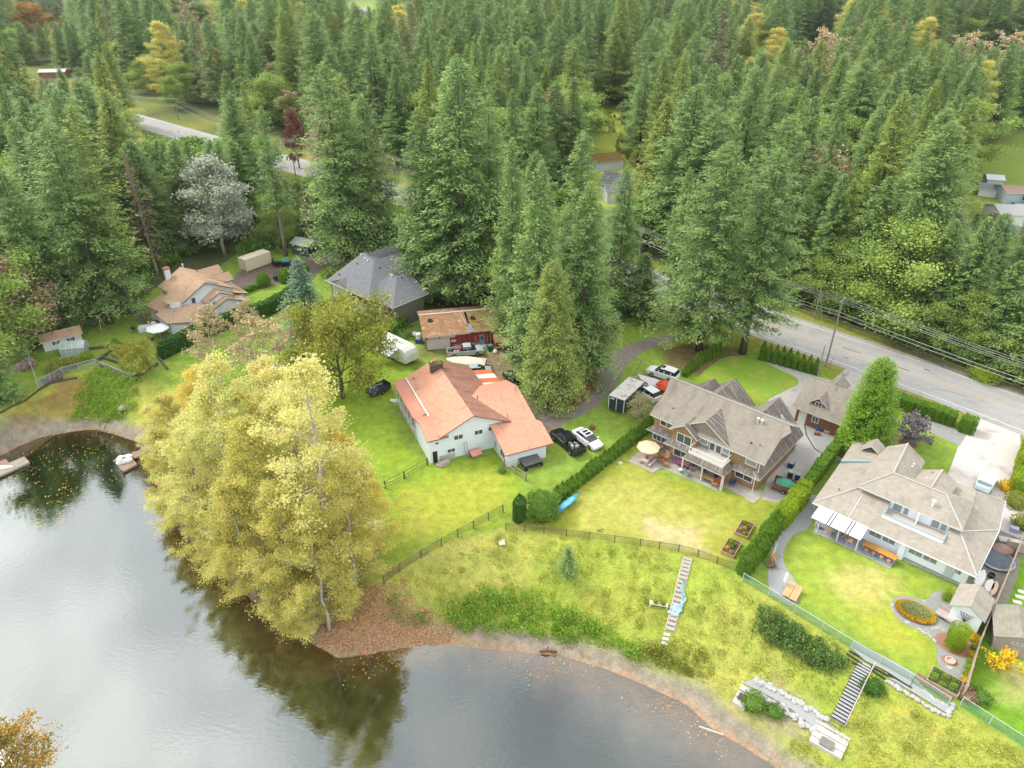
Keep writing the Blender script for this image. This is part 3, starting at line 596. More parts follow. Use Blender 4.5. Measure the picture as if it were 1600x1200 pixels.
# rear gables
for x, y1, z, hw in ((-10.3, 12.4, 6.5, 2.6), (-12.8, 11.3, 6.0, 1.9)):
    w_ = MB(); w_.vprism([(x - hw + .4, 0), (x + hw - .4, 0), (x + hw - .4, z - hw * .72), (x, z - .3), (x - hw + .4, z - hw * .72)], 9, y1 - .5, 'y'); obj('wall', w_, CW, hc)
    r_ = MB(); r_.slab([(x, 6.5, z), (x, y1, z), (x - hw, y1, z - hw * .85), (x - hw, 6.5, z - hw * .85)], .15); obj('roof', r_, [CR, CB], hc)
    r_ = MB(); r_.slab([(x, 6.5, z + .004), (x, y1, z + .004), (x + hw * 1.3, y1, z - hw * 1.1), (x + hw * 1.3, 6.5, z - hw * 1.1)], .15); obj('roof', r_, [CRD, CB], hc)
def wc(x, y, z=0): return hc.matrix_basis @ Vector((x, y, z))
poly_sheet('patio', [wc(*q) for q in [(-15.2, .2), (-15.1, -5.3), (-11.4, -5.25), (-11.1, -3.6), (-3.7, -2.95), (-3.6, -.05), (-12, 1)]], .05, mat('patio_concrete', (.33, .30, .25), (.27, .25, .21), 1.5, .9, c3=(.22, .2, .17), s3=.6))
poly_sheet('patio', [wc(*q) for q in [(-3.55, -.05), (-3.6, -1.8), (-.5, -1.8), (-.4, -2.2), (.7, -2.1), (.9, .8), (-.5, .6)]], .046, MC['patio_concrete'])

# ================================================================== detached garage
hg = thing('garage', 'brown detached garage with a grey dormered roof beside the street hedge', 'garage', at(1180 + 540 / 8.889, 560 + 865 / 8.889), R(-42.3))
GW = mat('red_brown_siding', (.20, .10, .055), (.17, .085, .048), 4, uvb=(3, .16, .02))
w_ = MB(); w_.vprism([(0, 0), (8.6, 0), (8.6, 2.45), (4.3, 4.7), (0, 2.45)], 0, 6.2, 'x'); obj('wall', w_, GW, hg)
r_ = MB(); gable(r_, -.55, 6.6, 4.2, 5.05, -.65, 2.5, 9.0, 2.5, .15); obj('roof', r_, [CR, CB], hg)
w_ = MB(); w_.vprism([(1.55, 2.6), (3.3, 2.6), (3.3, 3.5), (2.4, 4.15), (1.55, 3.5)], .75, 3, 'y'); obj('dormer', w_, GW, hg)
r_ = MB(); gable(r_, .35, 3.9, 2.42, 4.55, 1.15, 3.5, 3.72, 3.5, .1, 'y'); obj('dormer_roof', r_, [CR, TRIM], hg)
r_ = MB(); gable(r_, 4.6, 8.2, 2.6, 4.75, 1.3, 3.6, 3.9, 3.6, .1, 'y'); obj('dormer_roof', r_, [CR, TRIM], hg)
obj('dormer', MB().vprism([(1.75, 2.6), (3.45, 2.6), (3.45, 3.5), (2.6, 4.3), (1.75, 3.5)], 5, 7.9, 'y'), GW, hg)
window(hg, 2.42, .745, 3.3, .95, .95, -90); window(hg, 2.7, -.005, 1.45, .95, 1.0, -90)
door(hg, .95, -.005, 0, 1.05, 2.05, -90, mat('white_door', (.6, .6, .59)))
obj('lamp', MB().lathe([(.06, 0), (.1, .1), (.05, .25)], 8, (-.15, -.1, 2.0)), WHITE, hg)

# ================================================================== pale blue house with beige roof (right)
DR = mat('beige_shingles', (.295, .262, .215), (.345, .31, .26), 1.8, .9, .1, c3=(.225, .195, .155), s3=.6, t3=.52, uvb=(.5, .2, .015), stretch=(1, .5, 1))
DW = mat('pale_blue_stucco', (.74, .79, .82), (.70, .75, .78), 1.2, .8); TEAL = mat('teal_trim', (.24, .34, .34)); CAP = mat('ridge_cap', (.40, .375, .34))
hd = thing('rambler_house', 'wide pale blue house with beige hipped roofs and a recessed upper balcony', 'house', at(1526, 901, 2.6).xy.to_3d(), R(-42.3))
w_ = MB(); w_.prism([(-16.2, 1.0), (-.65, 1.0), (-.75, 14.0), (-16.9, 13.8)], 0, 2.42); obj('wall', w_, DW, hd)
w_ = MB(); w_.box(-13.1, -3.3, 4.2, 8.8, 2.3, 4.5); w_.box(-13.0, -9.6, 8.8, 13.0, 2.3, 4.4); w_.box(-8.9, -5.6, 8.8, 11.2, 2.3, 4.3); obj('wall', w_, DW, hd)
# lower roof: hip around; front slope
zl, zt = 2.62, 3.95; yt = 4.1
bx0, bx1, by0, by1 = -10.0, -3.95, 1.95, 4.15
r_ = MB()
def fz(y): return zl + (zt - zl) * y / yt
r_.slab([(-16.75, -.05, fz(0)), (bx0, -.05, fz(0)), (bx0, yt, fz(yt)), (-13.6, yt, fz(yt))], .16)
r_.slab([(bx0, -.05, fz(0)), (bx1, -.05, fz(0)), (bx1, by0, fz(by0)), (bx0, by0, fz(by0))], .16)
r_.slab([(bx1, -.05, fz(0)), (0, -.05, fz(0)), (-3.0, yt, fz(yt)), (bx1, yt, fz(yt))], .16)
r_.slab([(-16.8, -.05, fz(0)), (-13.6, yt, 3.95), (-14.1, 10.2, 3.85), (-17.3, 9.3, 2.6)], .16)
r_.slab([(-17.3, 9.4, 2.9), (-14.0, 10.4, 3.9), (-13.4, 14.5, 3.9), (-17.65, 14.6, 2.9)], .16)
r_.slab([(0, -.05, fz(0)), (0, 9.0, 2.6), (-3.0, 9.0, 3.95), (-3.0, yt, 3.95)], .16)
r_.slab([(0, 9.0, 2.604), (-.65, 15.0, 2.604), (-3.6, 12.6, 3.9), (-3.2, 9.0, 4.0)], .16)
r_.slab([(-.65, 15.0, 2.6), (-7.5, 14.6, 2.6), (-7, 12.0, 3.75), (-3.6, 12.6, 3.9)], .16)
r_.slab([(-9.3, 14.2, 2.9), (-7.4, 14.5, 2.65), (-7.0, 9.0, 4.3), (-9.3, 9.0, 4.3)], .16)
r_.slab([(-9.3, 8.9, 4.02), (-3.0, 8.9, 4.02), (-3.5, 12.75, 3.93), (-7.2, 12.1, 3.93)], .16)
obj('lower_roof', r_, [DR, TRIM], hd)
obj('roof_step', MB().slab([(-17.25, 9.25, 2.98), (-14.1, 10.2, 3.98), (-14.0, 10.6, 4.0), (-17.3, 9.55, 3.0)], .3), [TEAL, TEAL], hd)
# small rear gable on the left wing
r_ = MB(); r_.slab([(-16.2, 14.9, 3.5), (-15.1, 14.6, 4.5), (-15.1, 12.4, 4.5), (-16.2, 12.4, 3.6)], .12); r_.slab([(-15.1, 14.6, 4.5), (-13.8, 14.4, 3.7), (-13.8, 12.2, 3.9), (-15.1, 12.4, 4.5)], .12); obj('dormer_roof', r_, [DR, TRIM], hd)
# upper roof
r_ = MB(); z1, z2 = 4.62, 6.25; a, b_ = -13.55, -2.75; y0, y1 = 3.5, 9.3; ym = 6.2
r_.slab([(a, y0, z1), (b_, y0, z1), (-5.55, ym, z2), (-11.0, ym, z2)], .17)
r_.slab([(b_, y0, z1), (b_ - .3, y1, z1), (-5.55, ym, z2)], .17)
r_.slab([(a, y0, z1), (-11.0, ym, z2), (-11.65, 13.3, 6.2), (-13.6, 13.4, 4.75), (-14.0, 9, 4.65)], .17)
r_.slab([(-11.0, ym, z2), (-9.05, 9.2, 4.6), (-9.35, 13.5, 4.6), (-11.65, 13.3, 6.2)], .17)
r_.slab([(-11.0, ym, z2 - .004), (-5.55, ym, z2 - .004), (b_ - .3, y1, z1 - .004), (-9.05, y1, z1 - .004)], .17)
r_.slab([(-7.2, 7.4, 5.6), (-7.2, 11.6, 5.6), (-5.3, 11.6, 4.6), (-5.3, 8.0, 4.9)], .15); r_.slab([(-7.2, 7.4, 5.596), (-7.2, 11.6, 5.596), (-9.1, 11.6, 4.6), (-9.1, 8.0, 4.9)], .15)
obj('upper_roof', r_, [DR, TRIM], hd)
def cap(P): obj('ridge_cap', MB().tube([(x, y, z + .03) for x, y, z in P], .11, 5), CAP, hd)
cap([(-13.5, 3.55, 4.62), (-11.0, ym, z2), (-5.55, ym, z2), (-2.8, 3.55, 4.62)]); cap([(-11.0, ym, z2), (-11.65, 13.2, 6.22)]); cap([(-16.7, 0, 2.62), (-13.6, 4.05, 3.95)]); cap([(0, 0, 2.62), (-2.9, 3.95, 3.92)]); cap([(-7.2, 7.4, 5.6), (-7.2, 11.5, 5.6)])
obj('flashing', MB().tube([(-12.78, 0, 2.68), (-12.78, 3.4, 3.78)], .05, 4), TRIM, hd); obj('flashing', MB().tube([(-2.9, 4.2, 4.0), (-.1, 8.9, 2.72)], .05, 4), TRIM, hd)
obj('gutter', MB().tube([(-16.8, -.12, 2.55), (0.02, -.12, 2.55), (.02, 9, 2.55), (-.63, 15, 2.55)], .07, 5), TRIM, hd)
# balcony recess
bl = obj('balcony', MB().box(bx0, bx1, by0, 4.2, 2.75, 2.95), mat('pale_deck', (.45, .40, .36)), hd)
rl = MB(); rl.box(bx0 - .06, bx1 + .06, by0 - .1, by0, 2.8, 3.65); rl.box(bx0 - .08, bx0 + .02, by0, 4.1, 2.8, 3.65); rl.box(bx1 - .02, bx1 + .08, by0, 4.1, 2.8, 3.65); obj('parapet', rl, DW, bl)
rl = MB(); rl.box(bx0 - .1, bx1 + .1, by0 - .14, by0 + .04, 3.65, 3.72); rl.box(bx0 - .1, bx0 + .05, by0 + .04, 4.1, 3.65, 3.72); rl.box(bx1 - .05, bx1 + .1, by0 + .04, 4.1, 3.65, 3.72); obj('railing_cap', rl, TEAL, bl)
for x, ww in ((-9.2, 1.0), (-8.3, .6), (-5.3, .9), (-4.5, .7)): window(hd, x, 4.195, 3.75, ww, 1.5 if ww > .8 else 1.4, -90, gl=GLASSB, bars=0, name='balcony_door')
obj('wall_fin', MB().box(-7.05, -6.9, 3.4, 4.2, 2.95, 4.5), DW, hd)
for x, ww in ((-5.75, 1.35), (-4.3, 1.35), (-9.9, 1.3), (-8.5, 1.3)): window(hd, x, .995, 1.35, ww, .7, -90, gl=GLASSB, fw=.05)
door(hd, -2.3, .995, 0, .9, 2.0, -90, mat('pale_door', (.5, .53, .54))); window(hd, -13.5, .995, 1.2, 2.2, 1.5, -90, gl=GLASS); window(hd, -1.7, .995, 1.4, .8, .6, -90, gl=GLASSB, fw=.04)
obj('bay', MB().prism([(-7.35, 1.0), (-7.3, .45), (-6.7, .45), (-6.6, 1.0)], 0, 2.3), DW, hd)
obj('base_trim', MB().box(-6.55, -.7, .92, .997, 0, .18), TEAL, hd)
vent(hd, -6.2, 4.6, 5.35, .7, .13, WHITE); vent(hd, -15.2, 3.0, 3.4, .3, .06); vent(hd, -10.0, 10.8, 5.2, .25, .07, WHITE); vent(hd, -10.0, 10.2, 5.2, .25, .07, WHITE); vent(hd, -8.0, 10.8, 5.2, .2, .05)
def wd(x, y, z=0): return hd.matrix_basis @ Vector((x, y, z))
cv = thing('patio_cover', 'bright white corrugated patio cover on slim posts against the pale blue house', 'awning', wd(0, 0), R(-42.3))
mb = MB()
for a, b_ in ((-15.95, -14.35), (-14.2, -14.0), (-13.85, -12.3), (-12.15, -11.97), (-11.82, -10.6)): mb.slab([(a, -2.3, 2.38), (b_, -2.3, 2.38), (b_, -.2, 2.78), (a, -.2, 2.78)], .06)
obj('roof_panel', mb, [mat('white_sheeting', (.86, .86, .85)), TRIM], cv)
mb = MB(); mb.slab([(-15.9, -2.25, 2.3), (-10.65, -2.25, 2.3), (-10.65, -.2, 2.68), (-15.9, -.2, 2.68)], .04); obj('gap_shade_sheet', mb, [mat('dark_gap_shade', (.10, .11, .12)), METAL], cv)  # single dark sheet below the panels paints the shade seen through their gaps
for x in (-15.2, -13.0, -10.9): obj('post', MB().box(x - .06, x + .06, -1.42, -1.3, 0, 2.5), WHITE, cv)
poly_sheet('patio', [wd(*q) for q in [(-15.5, -1.5), (-7.15, -1.5), (-7.2, 1.5), (-16.3, 1.5)]], .06, mat('blue_grey_patio', (.29, .31, .34), (.26, .28, .30), 1.5)); 
poly_sheet('side_path', [wd(*q) for q in [(-7.2, .5), (-.4, .75), (-.4, 1.6), (-7.2, 1.55)]], .05, CONC)
poly_sheet('patio_edge', [wd(*q) for q in [(-15.5, -1.5), (-15.5, -1.65), (-7.1, -1.65), (-7.1, -1.5)]], .055, CONC)

# ================================================================== tan-roofed white house (left)
AR = mat('tan_shingles', (.38, .255, .165), (.44, .30, .195), 1.4, .9, .1, c3=(.22, .15, .09), s3=.5, t3=.55, uvb=(.5, .22, .02))
AW = mat('white_siding', (.66, .69, .72), (.62, .65, .68), 2, uvb=(4, .2, .02)); DF = mat('dark_fascia', (.10, .075, .065))
ha = thing('tan_roofed_house', 'white house with stepped tan shingle gables behind a dark green hedge', 'house', at(220 + 950 / 8.889, 390 + 930 / 8.889), R(45))
def ablock(x0, x1, y0, y1, ze, zr, ov=.4, nm='roof', xm=None, z0=0):
    xm = (x0 + x1) / 2 if xm is None else xm
    w_ = MB(); w_.vprism([(x0, z0), (x1, z0), (x1, ze), (xm, zr - .2), (x0, ze)], y0, y1, 'y'); obj('wall', w_, AW, ha)
    r_ = MB(); s1 = (zr - ze) / (xm - x0); s2 = (zr - ze) / (x1 - xm)
    gable(r_, y0 - ov, y1 + ov, xm, zr, x0 - ov, ze - ov * s1 + .05, x1 + ov, ze - ov * s2 + .05, .15, 'y'); obj(nm, r_, [AR, DF], ha)
ablock(-3.9, 4.5, -.6, 8.6, 4.5, 6.75); ablock(-.7, 4.0, -2.6, -.6, 3.8, 5.1, .25); ablock(-1.2, 5.7, -3.7, -.6, 2.5, 4.1, .3)
r_ = MB(); r_.slab([(-7.9, 7.3, 2.45), (-3.9, 7.3, 3.7), (-3.9, 2.6, 3.7), (-7.2, 2.6, 2.45)], .15); r_.slab([(-8.1, 2.2, 2.45), (-3.6, 2.2, 3.8), (-3.6, -1.0, 3.8), (-8.1, -2.75, 2.45)], .15)
r_.slab([(-8.1, -2.8, 2.45), (-3.6, -1.02, 3.8), (-1.3, -2.66, 3.8), (-3.6, -6.0, 2.45)], .15); obj('roof', r_, [AR, DF], ha)
w_ = MB(); w_.prism([(-7.3, 6.9), (-6.8, 2.8), (-7.6, 2.2), (-7.6, -2.4), (-3.7, -5.2), (-1.4, -2.6), (-1.2, 2), (-3.8, 7)], 0, 2.4); obj('wall', w_, AW, ha)
w_ = MB(); w_.prism([(-5.6, 2.6), (-5.6, 1.1), (-4.5, -.2), (-3.8, -.3), (-3.8, 4)], 2.2, 4.25); obj('wall', w_, AW, ha)
r_ = MB(); r_.slab([(-6.1, 3.0, 4.3), (-6.0, 1.0, 4.3), (-1.85, 2.2, 5.95)], .14); r_.slab([(-6.0, .98, 4.3), (-3.7, -.6, 4.3), (-1.85, 2.2, 5.954)], .14); r_.slab([(-6.1, 3.02, 4.3), (-1.85, 2.2, 5.95), (-3.5, 5.2, 4.8)], .14); obj('turret_roof', r_, [AR, TRIM], ha)
c_ = obj('chimney', MB().box(-2.75, -1.85, 8.2, 9.0, 3, 7.2), AW, ha); obj('chimney_cap', MB().box(-2.85, -1.75, 8.1, 9.1, 7.2, 7.45), mat('red_brick', (.3, .11, .07)), c_); vent(ha, .6, 8.4, 6.7, .7, .1, WHITE)
for x, z, p0, p1 in ((5.5, 5.9, 5.9, 8.9), (5.9, 5.7, 2.0, 4.8)): # garage-side dormers
    ym = (p0 + p1) / 2; r_ = MB(); gable(r_, 2.5, 6.6, ym, z, p0, z - 1.2, p1, z - 1.2, .12); obj('dormer_roof', r_, [AR, DF], ha); obj('dormer', MB().vprism([(p0 + .4, 2), (p1 - .4, 2), (p1 - .4, z - 1.1), (ym, z - .2), (p0 + .4, z - 1.1)], 3, 6.3, 'x'), AW, ha)
r_ = MB(); r_.slab([(4.6, 9.0, 3.4), (4.6, -.7, 3.4), (7.6, -.9, 2.4), (7.6, 9.0, 2.4)], .14); obj('roof', r_, [AR, DF], ha); obj('wall', MB().box(4.5, 7.0, -.5, 8.6, 0, 2.5), AW, ha)
window(ha, -4.9, .42, 3.5, .9, .9, 225, bars=1); window(ha, -5.605, 1.8, 3.5, 1.0, .8, 180); window(ha, -2.2, -.605, 4.0, .8, 1.2, -90, bars=0); window(ha, .3, -2.605, 3.2, .8, 1.0, -90); window(ha, 3.6, -3.705, 1.3, 1.6, .9, -90, fr=DF)
for y in (6.0, 4.3): window(ha, -7.05, y, 1.3, 1.2, 1.4, 187)
for q in [[(-6.2, 0.6, 3.1), (-5.2, .6, 3.38), (-5.2, 1.0, 3.38), (-6.2, 1.0, 3.1)]]: obj('skylight', MB().slab([(x, y - 1.3, z + .02) for x, y, z in q], .08), [GLASSB, METAL], ha)
obj('skylight', MB().slab([(1.0, -.3, 6.4), (2.8, -.3, 5.6), (2.8, .4, 5.6), (1.0, .4, 6.4)], .1), [GLASSB, DF], ha)
def wa(x, y, z=0): return ha.matrix_basis @ Vector((x, y, z))

# ================================================================== grey-roofed house
GR = mat('slate_grey_shingles', (.14, .145, .155), (.175, .18, .19), 1.8, .9, .1, uvb=(.5, .22, .015), c3=(.115, .12, .13), s3=.4)
GWL = mat('sage_siding', (.155, .155, .125), (.135, .135, .11), 2, uvb=(4, .2, .02)); OG = mat('orange_fascia', (.25, .13, .08))
hgy = thing('grey_roofed_house', 'grey-green house with tall slate grey hipped roofs among the firs', 'house', at(500 + 1030 / 8.889, 370 + 1190 / 8.889), R(-42))
w_ = MB(); w_.box(-13.5, -2.3, -2.95, 9.4, 0, 5.0); obj('wall', w_, GWL, hgy); w_ = MB(); w_.box(-2.3, 2.45, -1.7, 5, 0, 4.5); obj('wall', w_, GWL, hgy)
r_ = MB(); r_.slab([(-14.1, -3.45, 5.0), (-1.85, -3.45, 5.0), (-8.1, 3.1, 8.35), (-12.9, 4.4, 8.35)], .2); r_.slab([(-1.85, -3.45, 5.0), (-1.85, 9.6, 5.0), (-8.1, 9.6, 8.35), (-8.1, 3.1, 8.35)], .2)
r_.slab([(-14.1, -3.45, 5.0), (-12.9, 4.4, 8.346), (-13.3, 9.6, 6.5), (-15.5, 9.6, 5.0)], .2); r_.slab([(-12.9, 4.4, 8.34), (-8.1, 3.1, 8.34), (-8.1, 11.0, 5.1), (-13.4, 11.0, 5.5)], .2); obj('roof', r_, [GR, TRIM], hgy)
r_ = MB(); r_.slab([(-.9, -2.25, 4.5), (2.9, -2.15, 4.5), (-2.4, 3.4, 7.0), (-4.0, 3.3, 7.0)], .18); r_.slab([(2.9, -2.15, 4.496), (2.9, 6.0, 4.496), (-2.4, 6.0, 7.0), (-2.4, 3.4, 7.0)], .18); r_.slab([(-.9, -2.25, 4.5), (-4.0, 3.3, 6.996), (-4, .5, 6.2)], .18); obj('roof', r_, [GR, TRIM], hgy)
r_ = MB(); r_.slab([(-10.5, -3.3, 6.1), (-10.5, 1.2, 6.1), (-7.2, -3.3, 4.7)], .15); r_.slab([(-10.5, -3.3, 6.1), (-10.5, 1.2, 6.1), (-13.8, -3.3, 4.7)], .15); obj('gable_roof', r_, [GR, OG], hgy)
obj('gable_wall', MB().vprism([(-12.9, 2), (-8, 2), (-8, 4.9), (-10.5, 5.9), (-12.9, 4.9)], -3.1, -2.8, 'y'), mat('cream_wall', (.4, .38, .3)), hgy)
for x, y, z in ((-11.6, 8.6, 8.0), (-8.0, 9.6, 7.4)): r_ = MB(); gable(r_, y - 4.5, y + 2.5, x, z + .5, x - 2.6, z - 2.2, x + 2.6, z - 2.2, .15, 'y'); obj('gable_roof', r_, [GR, TRIM], hgy)
BR = mat('rust_wood_frame', (.22, .07, .04))
for x in (-6.6, -5.3, -3.6): window(hgy, x, -2.955, 3.6, .9, 1.5, -90, fr=BR)
for x in (.1, 1.4): window(hgy, x, -1.705, 3.0, .9, 1.5, -90, fr=BR)
obj('porch_roof', MB().slab([(-9, -4.4, 2.4), (-3, -4.4, 2.4), (-3, -2.9, 3.0), (-9, -2.9, 3.0)], .15), [GR, TRIM], hgy); obj('belt_roof', MB().slab([(-2.2, -3.2, 2.6), (-.6, -1.9, 2.6), (-.6, -1.7, 3.0), (-2.28, -2.4, 3.0)], .12), [GR, TRIM], hgy)
for x, y, z in ((-12.4, 3.6, 8.1), (-10.5, 2.9, 8.0), (-9.4, 2.6, 8.0), (-3.1, 2.9, 6.9)): vent(hgy, x, y, z, .35, .11, WHITE)
for x, y, z in ((-11.2, 1.6, 7.3), (-12.4, -1.6, 5.9), (-6.5, 3.0, 7.4), (-1.6, 3.8, 6.7)): vent(hgy, x, y, z, .2, .1, BLACK)

# ================================================================== red barn
RW = mat('red_barn_board', (.30, .05, .05), (.24, .042, .042), 3, uvb=(.25, 3, .015), c3=(.13, .04, .035), s3=.8); RP_ = mat('faded_white_board', (.62, .53, .52), (.5, .42, .41), 2, c3=(.25, .1, .1), s3=1.3, t3=.62)
RR = mat('rusty_leaf_covered_roof', (.33, .17, .085), (.17, .10, .055), 1.6, .95, .4, c3=(.46, .38, .32), s3=.9, t3=.56, detail=9.0); RM = mat('mossy_roof', (.25, .19, .06), (.12, .085, .03), 1.6, .95, .4, c3=(.12, .05, .035), s3=.5, t3=.55)
br = thing('red_barn', 'old red barn with rusty leaf-strewn roof and faded white boards behind the parked pickup', 'barn', at(640 + 235 / 8.889, 470 + 690 / 8.889), R(12))
obj('wall', MB().box(.1, 14, 0, 8.5, 0, 2.75), RW, br); obj('wall_board', MB().box(.15, 3.9, -.06, 0, .05, 1.9), RP_, br); obj('wall_board', MB().box(.3, 2.2, -.05, 0, 2.0, 2.6), RP_, br); obj('wall_board', MB().box(2.4, 4.8, -.05, 0, 1.95, 2.55), RP_, br); obj('wall_board', MB().box(4.1, 4.9, -.05, 0, 1.1, 1.5), RP_, br)
r_ = MB(); r_.slab([(-.35, -.5, 2.7), (7.3, -.5, 2.7), (7.0, 5.0, 3.95), (-.5, 5.2, 3.95)], .14); obj('roof', r_, [RR, RP_], br, label='rusty leaf-covered left half of the barn roof')
r_ = MB(); r_.slab([(7.6, -.5, 2.72), (14.3, -.5, 2.72), (13.8, 5.0, 3.97), (7.35, 5.0, 3.97)], .14); obj('roof', r_, [RM, RW], br, label='brown mossy right half of the barn roof')
obj('roof', MB().slab([(-.5, 5.2, 3.95), (13.8, 5.0, 3.95), (14, 9, 2.9), (-.5, 9, 2.9)], .14), [RR, RP_], br)
obj('ridge_flashing', MB().box(-.5, 13.8, 4.95, 5.3, 3.95, 4.03), mat('bleached_board', (.45, .43, .4)), br)
obj('tarp_patch', MB().slab([(6.7, -.45, 2.8), (8.0, -.5, 2.8), (7.5, 1.6, 3.35), (7.1, 1.5, 3.35)], .03), [mat('black_white_tarp', (.03, .03, .035), (.35, .35, .36), 3)] * 2, br)
obj('batten', MB().tube([(6.9, 1.6, 3.3), (6.3, 4.9, 4.1)], .06, 4), MC['bleached_board'], br)
door(br, 9.2, -.005, 0, .85, 2.0, -90, mat('blue_grey_door', (.22, .26, .31))); obj('door_window', MB().box(9.0, 9.4, -.07, -.05, 1.1, 1.6), GLASS, br)
for x in (8.1, 10.1, 10.6): obj('post', MB().box(x - .08, x + .08, -.35, -.2, 0, 2.6 if x > 10.3 else 1.9), WOODL, br)
obj('lean_to', MB().vprism([(-2.4, 0), (-.1, 0), (-.1, 2.2), (-2.4, 1.6)], 11.0, 14.2, 'x'), RW, br); obj('lean_to_roof', MB().slab([(10.9, -2.7, 1.6), (14.4, -2.7, 1.6), (14.4, 0, 2.35), (10.9, 0, 2.35)], .1), [RR, WOODL], br)
obj('corner_board', MB().box(-.05, .1, -.1, 0, 0, 2.7), WOODL, br)
for x in (1.2, 8.2): # tyres holding the roof down
    o = tag(place(obj('tyre', MB().lathe([(.22, -.1), (.4, -.12), (.45, 0), (.4, .12), (.22, .1), (.2, 0)], 16), BLACK), br.matrix_basis @ Vector((x, 3.4 if x < 3 else 3.0, 3.66 if x < 3 else 3.6)), 0), 'old black tyre lying on the left end of the rusty barn roof' if x < 3 else 'old black tyre lying mid-roof beside the barn roof tarp', 'tyre', 'tyres on the barn roof')
    o.rotation_euler = (R(13), 0, 0)
# ------------------------------------------------------------------ vegetation
F_FIR = foliage('fir_needles', (.085, .165, .055), (.43, .585, .19), (.24, .34, .11), .5, .42)
F_YEL = foliage('olive_fir_needles', (.15, .22, .05), (.54, .60, .14), (.26, .36, .09), .5, .42)
F_SPR = foliage('blue_spruce_needles', (0.09, 0.165, 0.105), (0.24, 0.36, 0.225))
F_CED = foliage('cedar_sprays', (.09, .165, .03), (.36, .46, .10), (.3, .3, .1), .3)
F_DEAD = foliage('dry_brown_needles', (0.15, 0.12, 0.07), (0.3, 0.24, 0.14))
F_COT = foliage('yellow_cottonwood_leaves', (.54, .50, .16), (.88, .80, .34), (.60, .64, .24), .6, .5)
F_COTO = foliage('golden_cottonwood_leaves', (.55, .44, .10), (.90, .72, .19), (.64, .66, .22), .5, .5)
F_COTG = foliage('yellow_green_leaves', (.40, .42, .11), (.78, .70, .21), (.58, .48, .15), .5, .5)
F_ORG = foliage('orange_leaves', (0.28, 0.13, 0.02), (0.6, 0.33, 0.05), (0.2, 0.2, 0.03), .5, .35)
F_PALE = foliage('pale_sparse_leaves', (0.34, 0.27, 0.13), (0.58, 0.48, 0.28), None, 0, .3)
F_SILV = foliage('silver_grey_leaves', (.20, .26, .16), (.56, .57, .50), (.5, .36, .22), .3)
F_ROSE = foliage('pinkish_brown_leaves', (0.286, 0.182, 0.117), (0.598, 0.442, 0.312), (0.39, 0.364, 0.156), .3)
F_RED = foliage('rust_red_leaves', (0.12, 0.045, 0.03), (0.3, 0.12, 0.07))
F_MAP = foliage('olive_maple_leaves', (0.156, 0.182, 0.026), (0.442, 0.429, 0.078), (0.26, 0.312, 0.065), .5, .3)
F_HED = foliage('cedar_hedge_leaves', (.09, .19, .018), (.26, .42, .04), None, 0, .25)
F_HEDD = foliage('dark_hedge_leaves', (.045, .12, .02), (.14, .28, .035), None, 0, .25)
F_LIME = foliage('lime_hedge_leaves', (.18, .28, .015), (.42, .52, .035), None, 0, .3)
F_BUSH = foliage('bush_leaves', (0.08, 0.176, 0.0288), (0.256, 0.4, 0.08), (0.192, 0.32, 0.032), .5, .25)
F_GOLD = foliage('golden_flowers', (.5, .34, .02), (.85, .58, .03), None, 0, .2)
F_PURP = foliage('purple_leaves', (.11, .09, .10), (.28, .24, .25))
F_BRAM = foliage('bramble_leaves', (.14, .28, .03), (.40, .55, .07), None, 0, .3)
F_LEAF = foliage('fallen_leaves', (0.3, 0.13, 0.04), (0.62, 0.38, 0.1), None, 0, .1)
F_LITT = foliage('dry_leaf_litter', (.20, .085, .04), (.58, .35, .20), None, 0, .1)
BARK = mat('bark', (.13, .10, .08), (.08, .06, .05), 6); BARKP = mat('pale_bark', (.42, .39, .34), (.26, .23, .19), 4); BARKG = mat('grey_fir_bark', (.24, .21, .175), (.16, .135, .115), 5)
def unit(a): return a / np.maximum(np.linalg.norm(a, axis=-1, keepdims=True), 1e-9)
def diamonds(p, d, l, w_, rg):
    """elongated leaf sprays from p along d"""
    z = np.array([0, 0, 1.0]); s = np.cross(d, z) + rg.normal(0, .25, d.shape); s = unit(s - d * (s * d).sum(-1, keepdims=True))
    l = l[:, None]; w_ = w_[:, None]
    return np.stack([p, p + d * l * .45 + s * w_, p + d * l, p + d * l * .45 - s * w_], 1)
